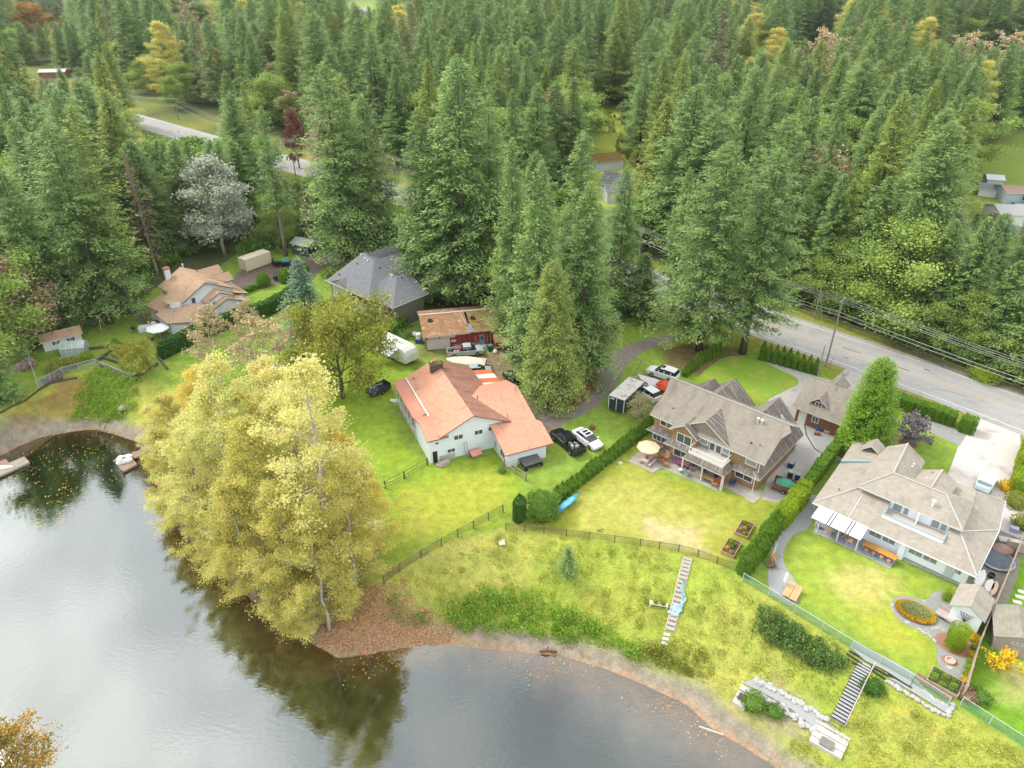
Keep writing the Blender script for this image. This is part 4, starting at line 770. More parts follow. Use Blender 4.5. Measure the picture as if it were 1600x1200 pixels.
def conifer_mesh(name, seed, h=32, r=4.6, clear=.12, nb=230, dens=13, spl=.95, droop=.35, m=None, pw=.8, irr=.32):
    rg = np.random.default_rng(seed); P = []; V = []
    gaps = rg.uniform(0, 6.28, 4)
    for i in range(nb):
        u = (i + rg.uniform(0, 1)) / nb; u = u ** .95; z0 = h * (clear + (1 - clear) * u) * .985; phi = i * 2.39996 + rg.normal(0, .25)
        L = r * (1 - u) ** pw * (1 if u > .12 else .72 + .28 * u / .12) * rg.uniform(1 - irr, 1 + irr) * (1 + .14 * math.sin(phi + gaps[0]) + .1 * math.sin(3 * phi + gaps[1] + z0 * .4)) + .35
        n = int(max(5, dens * L)); s = np.sort(rg.uniform(.12, 1, n)) ** .8
        rise = .30 * u - droop * .35 * (1 - u)
        x = L * s; zz = z0 + rise * x - droop * .10 * x * x * (1 - .6 * u) + .03 * x * x
        dirr = np.array([math.cos(phi), math.sin(phi), 0]); side = np.array([-math.sin(phi), math.cos(phi), 0])
        lat = rg.normal(0, .15, n) * L * s
        p = dirr * x[:, None] + side * lat[:, None]; p[:, 2] = zz + rg.normal(0, .24, n)
        a = rg.choice([-1, 1], n) * rg.uniform(.3, 1.15, n)
        d = dirr * np.cos(a)[:, None] + side * np.sin(a)[:, None]; d[:, 2] = rg.uniform(-.55, .12, n) + rise * .6; d = unit(d)
        ll = spl * rg.uniform(.55, 1.25, n) * (1 - .25 * u) * (.75 + .5 * (1 - s)); P.append(diamonds(p, d, ll, ll * rg.uniform(.11, .2, n), rg))
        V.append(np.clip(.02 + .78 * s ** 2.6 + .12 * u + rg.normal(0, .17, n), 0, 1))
    n = 1500; u = rg.uniform(0, 1, n) ** .8; a = rg.uniform(0, 6.28, n); rad = r * (1 - u) ** pw * rg.uniform(.02, .3, n) + .05; p = np.stack([np.cos(a) * rad, np.sin(a) * rad, h * (clear + .02 + (1 - clear) * u) * .985], 1)
    d = unit(np.stack([np.cos(a), np.sin(a), rg.uniform(-.5, .5, n)], 1)); ll = spl * rg.uniform(.5, 1.1, n) * (1 - .4 * u); P.append(diamonds(p, d, ll, ll * .2, rg)); V.append(np.clip(rg.normal(.25, .15, n) + .25 * u, 0, 1))
    # leader
    n = 14; p = np.zeros((n, 3)); p[:, 2] = h * rg.uniform(.93, .99, n); a = rg.uniform(0, 6.28, n); d = unit(np.stack([np.cos(a), np.sin(a), np.full(n, .9)], 1))
    P.append(diamonds(p, d, np.full(n, .6), np.full(n, .08), rg)); V.append(np.full(n, .6))
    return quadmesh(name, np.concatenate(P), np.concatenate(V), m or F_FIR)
def trunk_mb(h, r0, r1=.04, lean=0, n=7, z0=-.3):
    mb = MB(); k = 6; mb.tube([(lean * (i / k) ** 2, 0, z0 + (h - z0) * i / k) for i in range(k + 1)], [r0 * (1.25 if i == 0 else 1) * (1 - i / k) + r1 * i / k for i in range(k + 1)], n); return mb
PROTO = {}
def tree_proto(key, crown_me, tmb, bark, nm, hh):
    PROTO[key] = (crown_me, tmb.mesh('trunk', [bark], smooth=True), nm, hh)
def put_tree(key, loc, h, label, cat='tree', group=None, rz=None, wid=1.0, rr=random.Random(11)):
    cm, tm, nm, hh = PROTO[key]; s = h / hh
    t = thing(nm, label, cat, loc, rr.uniform(0, 6.28) if rz is None else rz, group); t.scale = (s * wid, s * wid, s)
    link(bpy.data.objects.new('trunk', tm), t); link(bpy.data.objects.new('crown', cm), t); return t
for i, (hh, r, cl, nb, dr, pw) in enumerate([(32, 4.8, .10, 225, .5, .70), (32, 4.2, .14, 200, .35, .72), (32, 5.3, .08, 235, .6, .62), (32, 4.6, .18, 175, .45, .55), (32, 3.9, .10, 215, .3, .8), (32, 5.6, .12, 205, .55, .52)]):
    tree_proto('fir%d' % i, conifer_mesh('fir_crown', 20 + i, hh, r, cl, nb, 27, .68, dr, pw=pw), trunk_mb(31, .42), BARK, 'fir_tree', hh)
tree_proto('oliv', conifer_mesh('olive_fir_crown', 40, 32, 4.4, .12, 220, 24, .7, .4, m=F_YEL), trunk_mb(31, .4), BARK, 'fir_tree', 32)
tree_proto('spruce', conifer_mesh('spruce_crown', 41, 12, 3.4, .06, 150, 24, .55, .2, m=F_SPR, pw=.9), trunk_mb(11.5, .2), BARK, 'spruce_tree', 12)
tree_proto('cedar', conifer_mesh('cedar_crown', 42, 20, 4.3, .10, 320, 34, .45, .75, m=F_CED, pw=.6, irr=.18), trunk_mb(19, .35), BARK, 'cedar_tree', 20)
tree_proto('brightcedar', conifer_mesh('cedar_crown', 43, 13, 3.1, .0, 420, 34, .42, .1, m=F_HED, pw=.42, irr=.12), trunk_mb(12, .25), BARK, 'cedar_tree', 13)
tree_proto('sparse', conifer_mesh('sparse_fir_crown', 44, 32, 4.2, .28, 95, 10, 1.0, .5, m=F_YEL, pw=.5, irr=.4), trunk_mb(31.5, .5), BARKG, 'fir_tree', 32)
tree_proto('sparsegreen', conifer_mesh('sparse_fir_crown', 45, 32, 3.6, .35, 105, 11, .9, .4, m=F_FIR, pw=.55, irr=.4), trunk_mb(31.5, .42), BARKG, 'fir_tree', 32)
tree_proto('dead', conifer_mesh('dead_fir_crown', 46, 30, 3.6, .15, 110, 6, .9, .5, m=F_DEAD, pw=.6, irr=.4), trunk_mb(30, .4), BARKP, 'dying_fir_tree', 30)
tree_proto('small', conifer_mesh('young_fir_crown', 47, 4, 1.35, .16, 48, 20, .3, .1, m=F_FIR, pw=.9), trunk_mb(3.9, .08), BARK, 'young_fir_tree', 4)
tree_proto('young', conifer_mesh('young_fir_crown', 48, 12, 3.6, .04, 150, 22, .6, .3, m=F_FIR, pw=.8), trunk_mb(11.5, .2), BARK, 'fir_tree', 12)
def deciduous(key, seed, h, r, leafm, bark, nleaf=14000, leaf=.34, clear=.25, nl=16, tr=.3, name='deciduous_tree', shape=.5, spread=.55, limb_r=.35, sig=.6):
    rg = np.random.default_rng(seed); mb = MB(); k = 7; wob = rg.normal(0, .006 * h, (k + 1, 2)); wob[0] = 0
    ax = [Vector((wob[i][0], wob[i][1], -.4 + (h * .96 + .4) * i / k)) for i in range(k + 1)]
    mb.tube(ax, [tr * (1 - .9 * i / k) for i in range(k + 1)], 7)
    tips = []
    for i in range(nl):
        u = clear + (.97 - clear) * (i + rg.uniform(0, 1)) / nl; f = u * k; j = min(int(f), k - 1); b = ax[j].lerp(ax[j + 1], f - j)
        phi = i * 2.4 + rg.normal(0, .4); e = (u - clear) / (1 - clear)
        L = r * (math.sin(math.pi * min(1, max(.06, (e * .86 + .12))) ** shape) ** .8) * rg.uniform(.75, 1.15)
        d = Vector((math.cos(phi), math.sin(phi), rg.uniform(.25, .8) * spread * 1.6)); p1 = b + d * L * .5; p2 = b + Vector((d.x, d.y, d.z * 1.25)) * L * rg.uniform(.9, 1.0)
        rb = tr * (1 - .85 * u) * limb_r; mb.tube([b, p1, p2], [rb, rb * .6, .02], 5); tips.append((p1, .7)); tips.append((p2, 1.))
        for q in range(5):
            s = b.lerp(p1, rg.uniform(.4, 1)) if q < 2 else p1.lerp(p2, rg.uniform(0, 1)); a2 = phi + rg.uniform(-1.3, 1.3)
            e2 = s + Vector((math.cos(a2), math.sin(a2), rg.uniform(-.15, .7))) * L * rg.uniform(.25, .5); mb.tube([s, e2], [rb * .4, .012], 4); tips.append((e2, 1.)); tips.append((s.lerp(e2, .5), .6))
    T = np.array([list(p) for p, _ in tips]); W = np.array([q for _, q in tips]); W = W * rg.uniform(.3, 1.6, len(W)); idx = rg.choice(len(T), nleaf, p=W / W.sum())
    sg = sig * (r / 5) * rg.uniform(.45, 1.15, len(T)); tone = rg.normal(0, .17, len(T))
    p = T[idx] + rg.normal(0, 1, (nleaf, 3)) * sg[idx][:, None] * np.array([1, 1, .75])
    p[:, 2] = np.maximum(p[:, 2], h * clear * .6)
    d = unit(rg.normal(0, 1, (nleaf, 3)) + np.array([0, 0, -.2])); l = leaf * rg.uniform(.6, 1.3, nleaf)
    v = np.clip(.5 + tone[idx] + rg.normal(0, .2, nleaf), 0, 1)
    s = unit(np.cross(d, unit(rg.normal(0, 1, (nleaf, 3))))); l_ = l[:, None]
    q = np.stack([p - d * l_ * .5, p + s * l_ * .38, p + d * l_ * .5, p - s * l_ * .38], 1)
    tree_proto(key, quadmesh(name + '_crown', q, v, leafm), mb, bark, name, h)
deciduous('cot0', 60, 28, 5.4, F_COTO, BARKP, 33000, .24, .12, 30, .38, 'cottonwood_tree', .6, .5, sig=.62)
deciduous('cot1', 61, 28, 4.8, F_COTG, BARKP, 32000, .24, .10, 30, .36, 'cottonwood_tree', .55, .5, sig=.6)
deciduous('cot2', 62, 28, 5.0, F_COT, BARKP, 23000, .24, .16, 28, .42, 'cottonwood_tree', .7, .5, sig=.55)
deciduous('cot3', 59, 30, 4.8, F_COT, mat('white_bark', (.46, .43, .38), (.30, .27, .23), 4), 19000, .24, .16, 30, .42, 'cottonwood_tree', .7, .55, limb_r=.45, sig=.55)
deciduous('pale', 63, 14, 3.2, F_PALE, BARKP, 3000, .3, .25, 22, .2, 'bare_tree', .6, .9, sig=.5)
deciduous('silver', 64, 22, 5.5, F_SILV, BARKP, 16000, .42, .15, 22, .35, 'silver_leaved_tree', .6, .6, sig=.8)
deciduous('rose', 65, 18, 6, F_ROSE, BARK, 16000, .42, .12, 22, .35, 'maple_tree', .6, .6, sig=.8)
deciduous('maple', 66, 12, 7.5, F_MAP, BARK, 24000, .36, .12, 20, .35, 'maple_tree', .75, .6, sig=.62)
deciduous('bush', 67, 6, 3.2, F_BUSH, BARK, 9000, .32, .04, 14, .16, 'leafy_shrub', .7, .5, sig=.8)
deciduous('green', 68, 16, 5, foliage('light_green_leaves', (.16, .26, .05), (.42, .54, .13), (.34, .42, .1), .4, .35), BARK, 26000, .26, .12, 20, .3, 'broadleaf_tree', .6, .6, sig=.8)
deciduous('orange', 69, 15, 4.5, F_ORG, BARKP, 11000, .4, .15, 18, .25, 'autumn_tree', .6, .6, sig=.75)
deciduous('bloom', 76, 4.5, 2.6, foliage('blossoming_leaves', (.12, .24, .04), (.85, .62, .45), None, 0, .3), BARK, 5200, .2, .1, 14, .1, 'flowering_shrub', .7, .5, sig=.75)
deciduous('mixed', 75, 12, 4.2, foliage('rust_and_green_leaves', (.10, .17, .03), (.75, .42, .12), None, 0, .35), BARK, 12000, .26, .12, 22, .22, 'autumn_tree', .6, .6, sig=.6)
deciduous('red', 70, 15, 4.5, F_RED, BARK, 10000, .42, .12, 18, .3, 'copper_leaved_tree', .6, .6, sig=.75)
deciduous('gold', 71, 3, 1.2, F_GOLD, BARK, 1600, .2, .15, 12, .07, 'golden_shrub', .7, .8, sig=.75)
deciduous('purple', 72, 4, 2.3, F_PURP, BARK, 3500, .26, .2, 14, .1, 'purple_tree', .7, .7, sig=.6)
deciduous('fruit', 73, 5.5, 4.2, F_MAP, BARK, 9000, .26, .2, 16, .18, 'fruit_tree', .75, .5, sig=.7)

def leafy(name, P, Nn, m, size, rg, up=.5, tone=None, label=None, cat=None, core=None, corem=None, group=None, loc=(0, 0, 0), kind=None, parent=None):
    """leaf quads standing on sampled surface points, plus an inner core mesh"""
    n = len(P); d = unit(Nn * .8 + np.array([0, 0, up]) + rg.normal(0, .35, (n, 3))); l = size * rg.uniform(.6, 1.3, n)
    s = unit(np.cross(d, unit(rg.normal(0, 1, (n, 3))))); l_ = l[:, None]; b = P - Nn * l_ * .25
    q = np.stack([b, b + d * l_ * .5 + s * l_ * .32, b + d * l_, b + d * l_ * .5 - s * l_ * .32], 1)
    v = np.clip(.45 + rg.normal(0, .2, n) + (0 if tone is None else tone), 0, 1)
    me = quadmesh(name, q, v, m)
    if core is not None:
        cm = core.mesh('core', [m]); bm = bmesh.new(); bm.from_mesh(me); bm.from_mesh(cm); bm.to_mesh(me); bm.free(); bpy.data.meshes.remove(cm)
    o = link(bpy.data.objects.new(name, me), parent); o.location = loc
    return tag(o, label, cat, group, kind)
def hedge(pts, h, w_, m, label, pointed=0, dens=55, size=.22, step=.85, seed=1, wob=.12, name='hedge', z=0.0, h1=None):
    """row of clipped cedars along a polyline (world points); pointed = height of the separate tips"""
    rg = np.random.default_rng(seed); P = []; Nn = []; T = []; core = MB()
    pts = [Vector((p[0], p[1])) for p in pts]; L = [0]
    for i in range(len(pts) - 1): L.append(L[-1] + (pts[i + 1] - pts[i]).length)
    def pa(s):
        for i in range(len(pts) - 1):
            if s <= L[i + 1] or i == len(pts) - 2:
                d = (pts[i + 1] - pts[i]).normalized(); return pts[i] + d * (s - L[i]), d
    nplant = max(1, int(L[-1] / step)); o3 = pts[0]
    for k in range(nplant):
        c, d = pa((k + .5) * L[-1] / nplant); hh = (h if h1 is None else h + (h1 - h) * (k + .5) / nplant) * rg.uniform(1 - wob * .6, 1 + wob * .6); rx = L[-1] / nplant * (.44 if pointed > .6 else .62); ry = w_ / 2 * rg.uniform(.92, 1.08); tn = rg.normal(0, .08)
        n = int(dens * (2 * math.pi * max(rx, ry) * hh + 3.14 * rx * ry)); vtip = rg.normal(0, .1); zz = rg.uniform(0, 1, n); a = rg.uniform(0, 6.28, n)
        if pointed: prof = np.where(zz < 1 - pointed / hh, 1.0, np.clip((1 - zz) / (pointed / hh), 0, 1) ** (1.0 if pointed > .6 else .7))
        else: prof = np.where(zz < .88, 1.0, np.sqrt(np.clip(1 - ((zz - .88) / .12) ** 2, 0, 1)) * 1.0)
        if not pointed:   # extra points on the top
            nt_ = int(dens * 2.5 * rx * ry); zz = np.concatenate([zz, np.ones(nt_)]); a = np.concatenate([a, rg.uniform(0, 6.28, nt_)]); prof = np.concatenate([prof, np.sqrt(rg.uniform(0, 1, nt_))]); n = len(zz)
        ca, sa = np.cos(a), np.sin(a); pw = .6 if not pointed else 1.0
        ex = np.sign(ca) * np.abs(ca) ** pw * rx * prof; ey = np.sign(sa) * np.abs(sa) ** pw * ry * prof
        p = np.stack([c.x - o3.x + d.x * ex - d.y * ey, c.y - o3.y + d.y * ex + d.x * ey, zz * hh], 1)
        nn = np.stack([d.x * ca * .4 - d.y * sa, d.y * ca * .4 + d.x * sa, np.where(zz > .97, 1.5, .15)], 1); P.append(p); Nn.append(unit(nn)); T.append(np.full(n, tn))
        cr = .8; q = [(c.x - o3.x + d.x * x * cr - d.y * y * cr, c.y - o3.y + d.y * x * cr + d.x * y * cr) for x, y in ((-rx, -ry), (rx, -ry), (rx, ry), (-rx, ry))]
        core.prism(q, -.05, (hh - pointed) * .93 + rg.uniform(0, .02))
    return leafy(name, np.concatenate(P), np.concatenate(Nn), m, size, rg, .6, np.concatenate(T), label, 'hedge', core, loc=(o3.x, o3.y, z))
def shrub(loc, rx, h, m, label, n=900, size=.2, name='shrub', cat='shrub', group=None, flat=.35, seed=None, col=0, ry=None, parent=None, rough=.1):
    """rounded bush; col>0 = bullet-shaped clipped form"""
    rg = np.random.default_rng(seed or int(abs(loc[0] * 31 + loc[1] * 17)) + 1); ry = ry or rx
    a = rg.uniform(0, 6.28, n); zz = rg.uniform(0, 1, n)
    if col: prof = np.where(zz < col, .86 + .14 * np.sin(zz / col * 1.57), np.sqrt(np.clip(1 - ((zz - col) / (1 - col)) ** 2, 0, 1)))
    else: prof = np.sqrt(np.clip(1 - ((zz - flat) / (1 - flat + 1e-3)) ** 2, 0, 1)); prof = np.where(zz < flat, .75 + .25 * zz / flat, prof)
    k = 1 + rg.normal(0, rough, n) + rough * 1.5 * np.sin(3 * a + zz * 7 + rg.uniform(0, 6))
    p = np.stack([np.cos(a) * rx * prof * k, np.sin(a) * ry * prof * k, zz * h * (1 + rg.normal(0, rough * .6, n))], 1)
    nn = unit(np.stack([np.cos(a) * (1 - zz * .8), np.sin(a) * (1 - zz * .8), zz * 1.3], 1))
    core = MB().lathe([(rx * .6, -.05), (rx * .78, h * .3), (rx * .72, h * .6), (rx * .35, h * .86)], 10, sy=ry / rx)
    return leafy(name, p, nn, m, size, rg, .4, .1 * np.sin(4 * a + 9 * zz), label, cat, core, group=group, loc=loc, parent=parent)
def cover(name, px, m, n, size, label, seed=1, hmax=1.2, world=None):
    """ground cover: leaves in clumps over a polygon on the terrain"""
    P = world if world is not None else np.array([list(gp(*q))[:2] for q in px]); rg = np.random.default_rng(seed)
    lo = P.min(0); hi = P.max(0); pts = rg.uniform(lo, hi, (n * 3, 2)); pts = pts[inside(pts[:, 0], pts[:, 1], P)][:n]
    nc = max(4, len(pts) // 60); ci = rg.choice(len(pts), nc); cl = pts[ci]; hh = rg.uniform(.3, 1, nc) * hmax
    k = rg.integers(0, nc, len(pts)); rr_ = rg.uniform(.4, 1.1, nc)[k] * .9; a = rg.uniform(0, 6.28, len(pts)); q = np.sqrt(rg.uniform(0, 1, len(pts)))
    xy = cl[k] + np.stack([np.cos(a), np.sin(a)], 1) * (rr_ * q)[:, None]; zt = height(xy[:, 0], xy[:, 1])[0]; z = zt + hh[k] * np.sqrt(np.clip(1 - q * q, 0, 1)) * rg.uniform(.55, 1.05, len(q))
    p = np.stack([xy[:, 0], xy[:, 1], z], 1); nn = unit(np.stack([np.cos(a) * q, np.sin(a) * q, 1.2 - q], 1)); o = p.mean(0); o[2] = 0
    return leafy(name, p - o, nn, m, size, rg, .5, rg.normal(0, .08, nc)[k], label, None, loc=tuple(o), kind='stuff')

# --- prominent trees -------------------------------------------------
def T(key, bu, bv, tv, label, cat='tree', wid=1., group=None, h=None, name=None, rz=None):
    p = gp(bu, bv); hh = h or top_h(p, tv); t = put_tree(key, p, hh, label, cat, group, rz, wid)
    if name: t.name = name
    return t
TR = [
 ('cedar', 856, 632, 408, 'yellow-green drooping cedar standing nearest the pink-roofed house drive', .97),
 ('fir0', 838, 600, 252, 'tall light green fir just left behind the drooping cedar', .95),
 ('fir2', 905, 592, 285, 'broad dark fir just right behind the drooping cedar', 1.0),
 ('fir3', 893, 572, 205, 'tallest fir right of the cedar, beside the curved drive', .95),
 ('fir1', 800, 560, 215, 'slim tall fir between the red barn and the drooping cedar', .9),
 ('young', 1000, 492, 396, 'small dark bushy fir standing alone on the lawn beside the road', 1.35),
 ('fir5', 1092, 548, 222, 'wide fir whose base stands by the hedge at the road, left one of the pair', 1.22),
 ('fir3', 1160, 552, 232, 'wide fir beside the road, right one of the pair with dark bare lower trunk', 1.25),
 ('fir2', 962, 484, 258, 'fir right of the drooping cedar group, nearest the small lawn fir', 1.05),
 ('fir1', 1048, 500, 262, 'fir standing behind the left one of the roadside pair', .9),
 ('fir5', 728, 484, 92, 'tallest fir of the grove directly behind the red barn', 1.15),
 ('fir2', 672, 470, 168, 'broad fir behind the left end of the red barn', 1.2),
 ('fir0', 700, 478, 198, 'fir second from left in the grove behind the red barn', 1.0),
 ('fir3', 768, 470, 150, 'fir behind the right end of the red barn', 1.05),
 ('fir5', 545, 418, 98, 'large fir rising behind the left side of the grey-roofed house', 1.2),
 ('fir2', 590, 408, 150, 'large fir rising directly behind the grey roof', 1.3),
 ('sparse', 207, 490, 165, 'tall fir with bare grey lower trunk at the lawn left of the tan-roofed house', 1.0),
 ('fir5', 172, 505, 190, 'dense dark fir leaning over the swing set', 1.15),
 ('dead', 247, 432, 240, 'half-bare brownish fir directly behind the brick chimney', 1.0),
 ('sparsegreen', 447, 400, 168, 'slender fir with long bare grey trunk beside the cream container', 1.0),
 ('fir2', 90, 520, 250, 'big fir at the forest edge behind the little white shed', 1.1),
 ('spruce', 487, 545, 405, 'bluish spruce growing between the hedge and the olive maple', 1.05),
 ('maple', 536, 622, 482, 'round olive-green maple beside the white travel trailer', .76),
 ('silver', 352, 398, 238, 'silvery white leaved tree above the cream shipping container', 1.25),
 ('rose', 42, 540, 412, 'pinkish brown maple at the left edge above the little white shed', 1.35),
 ('brightcedar', 1340, 702, 562, 'large bright green conical cedar beside the detached garage', 1.0),
 ('small', 886, 905, 858, 'lone small fir on the grassy bank', 1.0),
 ('pale', 347, 600, 478, 'thin almost bare tree in front of the dark green hedge', 1.2),
 ('pale', 402, 590, 470, 'thin pale tree with few leaves behind the yellow cottonwoods', 1.0),
 ('pale', 432, 640, 492, 'wispy pale tree at the back of the cottonwood group', 1.3),
 ('red', 468, 262, 170, 'rust-red leaved tree beside the road beyond the long bare trunk', .65),
 ('red', 860, 268, 140, 'reddish brown thin tree at the left edge of the far clearing', .8),
 ('dead', 990, 160, 62, 'bare grey dead fir at the back edge of the far clearing', 1.5),
 ('pale', 1262, 205, 42, 'tall thin tree with pale orange top in the right forest', 1.0),
 ('pale', 1490, 165, 50, 'pale bare-branched tree in the upper right forest', 1.6),
 ('pale', 1560, 160, 46, 'peach-coloured bare tree at the upper right edge', 1.9),
 ('orange', 60, 65, 2, 'pale orange tree in the upper left corner', 1.6),
 ('pale', 300, 70, 0, 'pale peach tree with white trunks near the top left', 1.3),
 ('green', 275, 172, 118, 'rounded light green tree beside the far bend of the road', 1.0),
 ('green', 455, 90, 28, 'bright yellow-green tree in the far forest left of centre', 1.2),
 ('oliv', 1410, 250, 160, 'lime-green tinted fir, left one of the bright pair on the right', 1.1),
 ('oliv', 1460, 310, 200, 'lime-green tinted fir, lower one of the bright pair on the right', 1.1),
 ('orange', 1515, 190, 130, 'orange-tinged conifer in the right forest', .8),
 ('young', 3, 625, 520, 'dark bluish fir at the left edge beside the pond lawn', .95),
 ('green', 440, 385, 300, 'yellow-green broadleaf tree behind the long bare trunk', 1.0),
 ('bush', 620, 400, 345, 'dark green bushy tree between the road and the grey-roofed house', 1.2),
]
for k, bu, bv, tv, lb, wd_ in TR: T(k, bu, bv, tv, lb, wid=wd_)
cots = [(300, 775, 605, 1.1, 'cot1'), (262, 732, 628, 1.05, 'cot2'), (335, 712, 565, 1.1, 'cot0'), (335, 850, 645, 1.15, 'cot2'), (395, 860, 590, 1.1, 'cot2'), (400, 840, 540, 1.0, 'cot3'), (455, 800, 550, 1.1, 'cot2'),
        (440, 905, 640, 1.0, 'cot1'), (528, 912, 540, 1.15, 'cot3'), (490, 850, 595, 1.05, 'cot2'), (400, 930, 730, 1.0, 'cot1'), (470, 965, 740, 1.0, 'cot1'), (560, 935, 700, 1.0, 'cot1'), (588, 890, 720, .85, 'cot0'), (515, 985, 780, 1.0, 'cot1'), (282, 805, 665, 1.1, 'cot1'), (545, 830, 645, .85, 'cot0')]
cl_ = ['leftmost front one by the water', 'left edge beside the small dock', 'back row beside the left lawn', 'front row, third from the dock', 'tall middle one', 'tall one at the back of the group', 'tallest, with long pale branches at the top', 'front middle one with greener leaves',
       'one whose pale white trunk shows in the right half', 'one left of the white trunk', 'low front one over the water', 'low front one above the point', 'rightmost front one over the leaf litter', 'rightmost one beside the wooden fence', 'lowest bushy one at the tip of the point', 'inner one behind the dock', 'back right one nearest the white house']
for (bu, bv, tv, wd_, k), l in zip(cots, cl_): T(k, bu, bv, tv, 'yellow cottonwood of the lakeside group, ' + l, wid=wd_, group='yellow cottonwoods on the lake point')
for k, (bu, bv, hh_) in enumerate([(272, 795, 8), (298, 832, 9), (333, 872, 9), (372, 905, 9), (412, 940, 8.5), (452, 972, 8), (488, 992, 6.5)]):
    put_tree('cot1', gp(bu + 6, bv - 6), hh_, 'low leafy cottonwood at the waterline, %s from the small dock' % ('first', 'second', 'third', 'fourth', 'fifth', 'sixth', 'seventh', 'eighth')[k], 'tree', 'low cottonwoods along the waterline', wid=2.1)
# near-left tree at the frame corner
p = at(-6, 1190, 3.0); p.z = -3.9; put_tree('mixed', p, 9.8, 'orange and green tree in the bottom left corner over the water', 'tree', wid=1.1)

for k in range(22):
    u = 1212 + k * 20; v = 452 + (u - 1200) * .372 - random.Random(k).uniform(0, 10); q = at(u, v); addfree_ = True
    put_tree(('bush', 'fir0', 'young', 'fir4', 'green')[k % 5], (q.x, q.y, 0), random.Random(k + 50).uniform(*((6, 8), (17, 25), (11, 14), (19, 27), (10, 14))[k % 5]), '%s in the far roadside brush, %s from left' % (('leafy shrub tree', 'tall fir', 'young fir', 'tall fir', 'light green broadleaf tree')[k % 5], ('first', 'second', 'third', 'fourth', 'fifth', 'sixth', 'seventh', 'eighth', 'ninth', 'tenth', 'eleventh', 'twelfth', 'thirteenth', 'fourteenth', 'fifteenth', 'sixteenth', 'seventeenth', 'eighteenth', 'nineteenth', 'twentieth', 'next to last', 'last')[k]), 'tree', 'roadside trees on the far verge', wid=1.5 if k % 5 in (1, 3) else 1.2)
# --- forest ------------------------------------------------------------
rr = random.Random(21)
FOR = [A2(q) for q in [
 [(-500, 800), (-60, 650), (0, 602), (55, 540), (105, 505), (160, 478), (226, 460), (262, 412), (300, 400), (360, 384), (455, 366), (500, 380), (640, 388), (655, 466), (790, 474), (800, 500), (925, 520), (972, 462), (985, 440), (924, 432), (817, 394), (724, 361), (644, 333), (573, 309), (511, 287), (455, 268), (405, 250), (360, 234), (290, 212), (200, 180), (100, 140), (-400, 60)],
 [(1900, 715), (1600, 601), (1512, 570), (1400, 526), (1300, 491), (1200, 455), (1100, 420), (1010, 388), (924, 356), (817, 322), (724, 293), (644, 270), (573, 250), (455, 210), (360, 185), (300, 165), (150, 120), (-400, 30), (-600, -38), (2400, -38), (2600, 300)]]]
EXC = [A2(q) for q in [
 [(900, 250), (905, 180), (950, 165), (1000, 190), (990, 240), (1010, 330), (925, 335)],
 [(1470, 330), (1500, 255), (1560, 205), (1750, 195), (1800, 470), (1590, 430), (1520, 380)],
 [(530, 16), (550, 4), (600, 2), (600, 20), (560, 26)], [(50, 122), (60, 98), (100, 95), (105, 120)]]]
WIN = [(1478, 52, 1530, 84), (1545, 46, 1615, 84), (1255, 44, 1300, 80), (276, 4, 326, 44), (28, 6, 100, 40), (232, 178, 322, 216), (432, 244, 484, 276), (602, 296, 642, 328), (912, 172, 985, 292), (1535, 262, 1640, 330), (552, 8, 580, 20), (1004, 402, 1045, 428), (62, 100, 88, 118), (1205, 470, 1640, 600), (940, 265, 980, 315)]
WINB = [(a, b, c, d) for a, b, c, d in WIN]
cand = []
done = {}
def okfree(x, y, dmin):
    k = (int(x // 10), int(y // 10))
    for i in (-1, 0, 1):
        for j in (-1, 0, 1):
            for q in done.get((k[0] + i, k[1] + j), ()):
                if (q[0] - x) ** 2 + (q[1] - y) ** 2 < dmin * dmin: return False
    return True
def addfree(x, y): done.setdefault((int(x // 10), int(y // 10)), []).append((x, y))
for k, bu, bv, tv, lb, wd_ in TR: p = at(bu, bv); addfree(p.x, p.y)
N0 = 26000; ys = np.sqrt(rng.uniform(88 ** 2, 680 ** 2, N0)); xs = rng.uniform(-.82, .82, N0) * ys
okm = np.zeros(N0, bool)
for q in FOR: okm |= inside(xs, ys, q)
for q in EXC: okm &= ~inside(xs, ys, q)
okm &= segdist(xs, ys, RP, False) > 9.5
for x, y, ok in zip(xs, ys, okm):
    if not ok: continue
    dm = 6.9 if y < 260 else 9.0
    if not okfree(x, y, dm): continue
    h = rr.triangular(17, 38, 30) if y < 300 else rr.triangular(19, 41, 31)
    ub, vb = proj(x, y, 0); ut, vt = proj(x, y, h); half = 7.5 * FPX / (math.hypot(y, 57))
    skip = False
    for a, b, c, d in WIN:
        if vb > d and vt < d:
            # where the tree axis crosses the window rows
            f = (vb - (b + d) / 2) / (vb - vt); um = ub + (ut - ub) * min(1, max(0, f))
            if a - half < um < c + half:
                lo, hi = 0.5, h
                for _ in range(14):
                    m_ = (lo + hi) / 2
                    if proj(x, y, m_)[1] > d + 3: lo = m_
                    else: hi = m_
                h = lo
    if h < 5: continue
    if y > 640 or abs(ut - 800) > 960: continue
    addfree(x, y); cand.append((x, y, h))
cand.sort(key=lambda c: c[1] + abs(c[0]) * .3)
NI = 282
names = {'L': ('forest fir among the trees left of the road', 'firs in the left forest'), 'M': ('forest fir in the wood behind the grey-roofed house and barn', 'firs in the middle wood'), 'R': ('forest fir in the wood beyond the road on the right', 'firs in the right wood')}
seen = {}
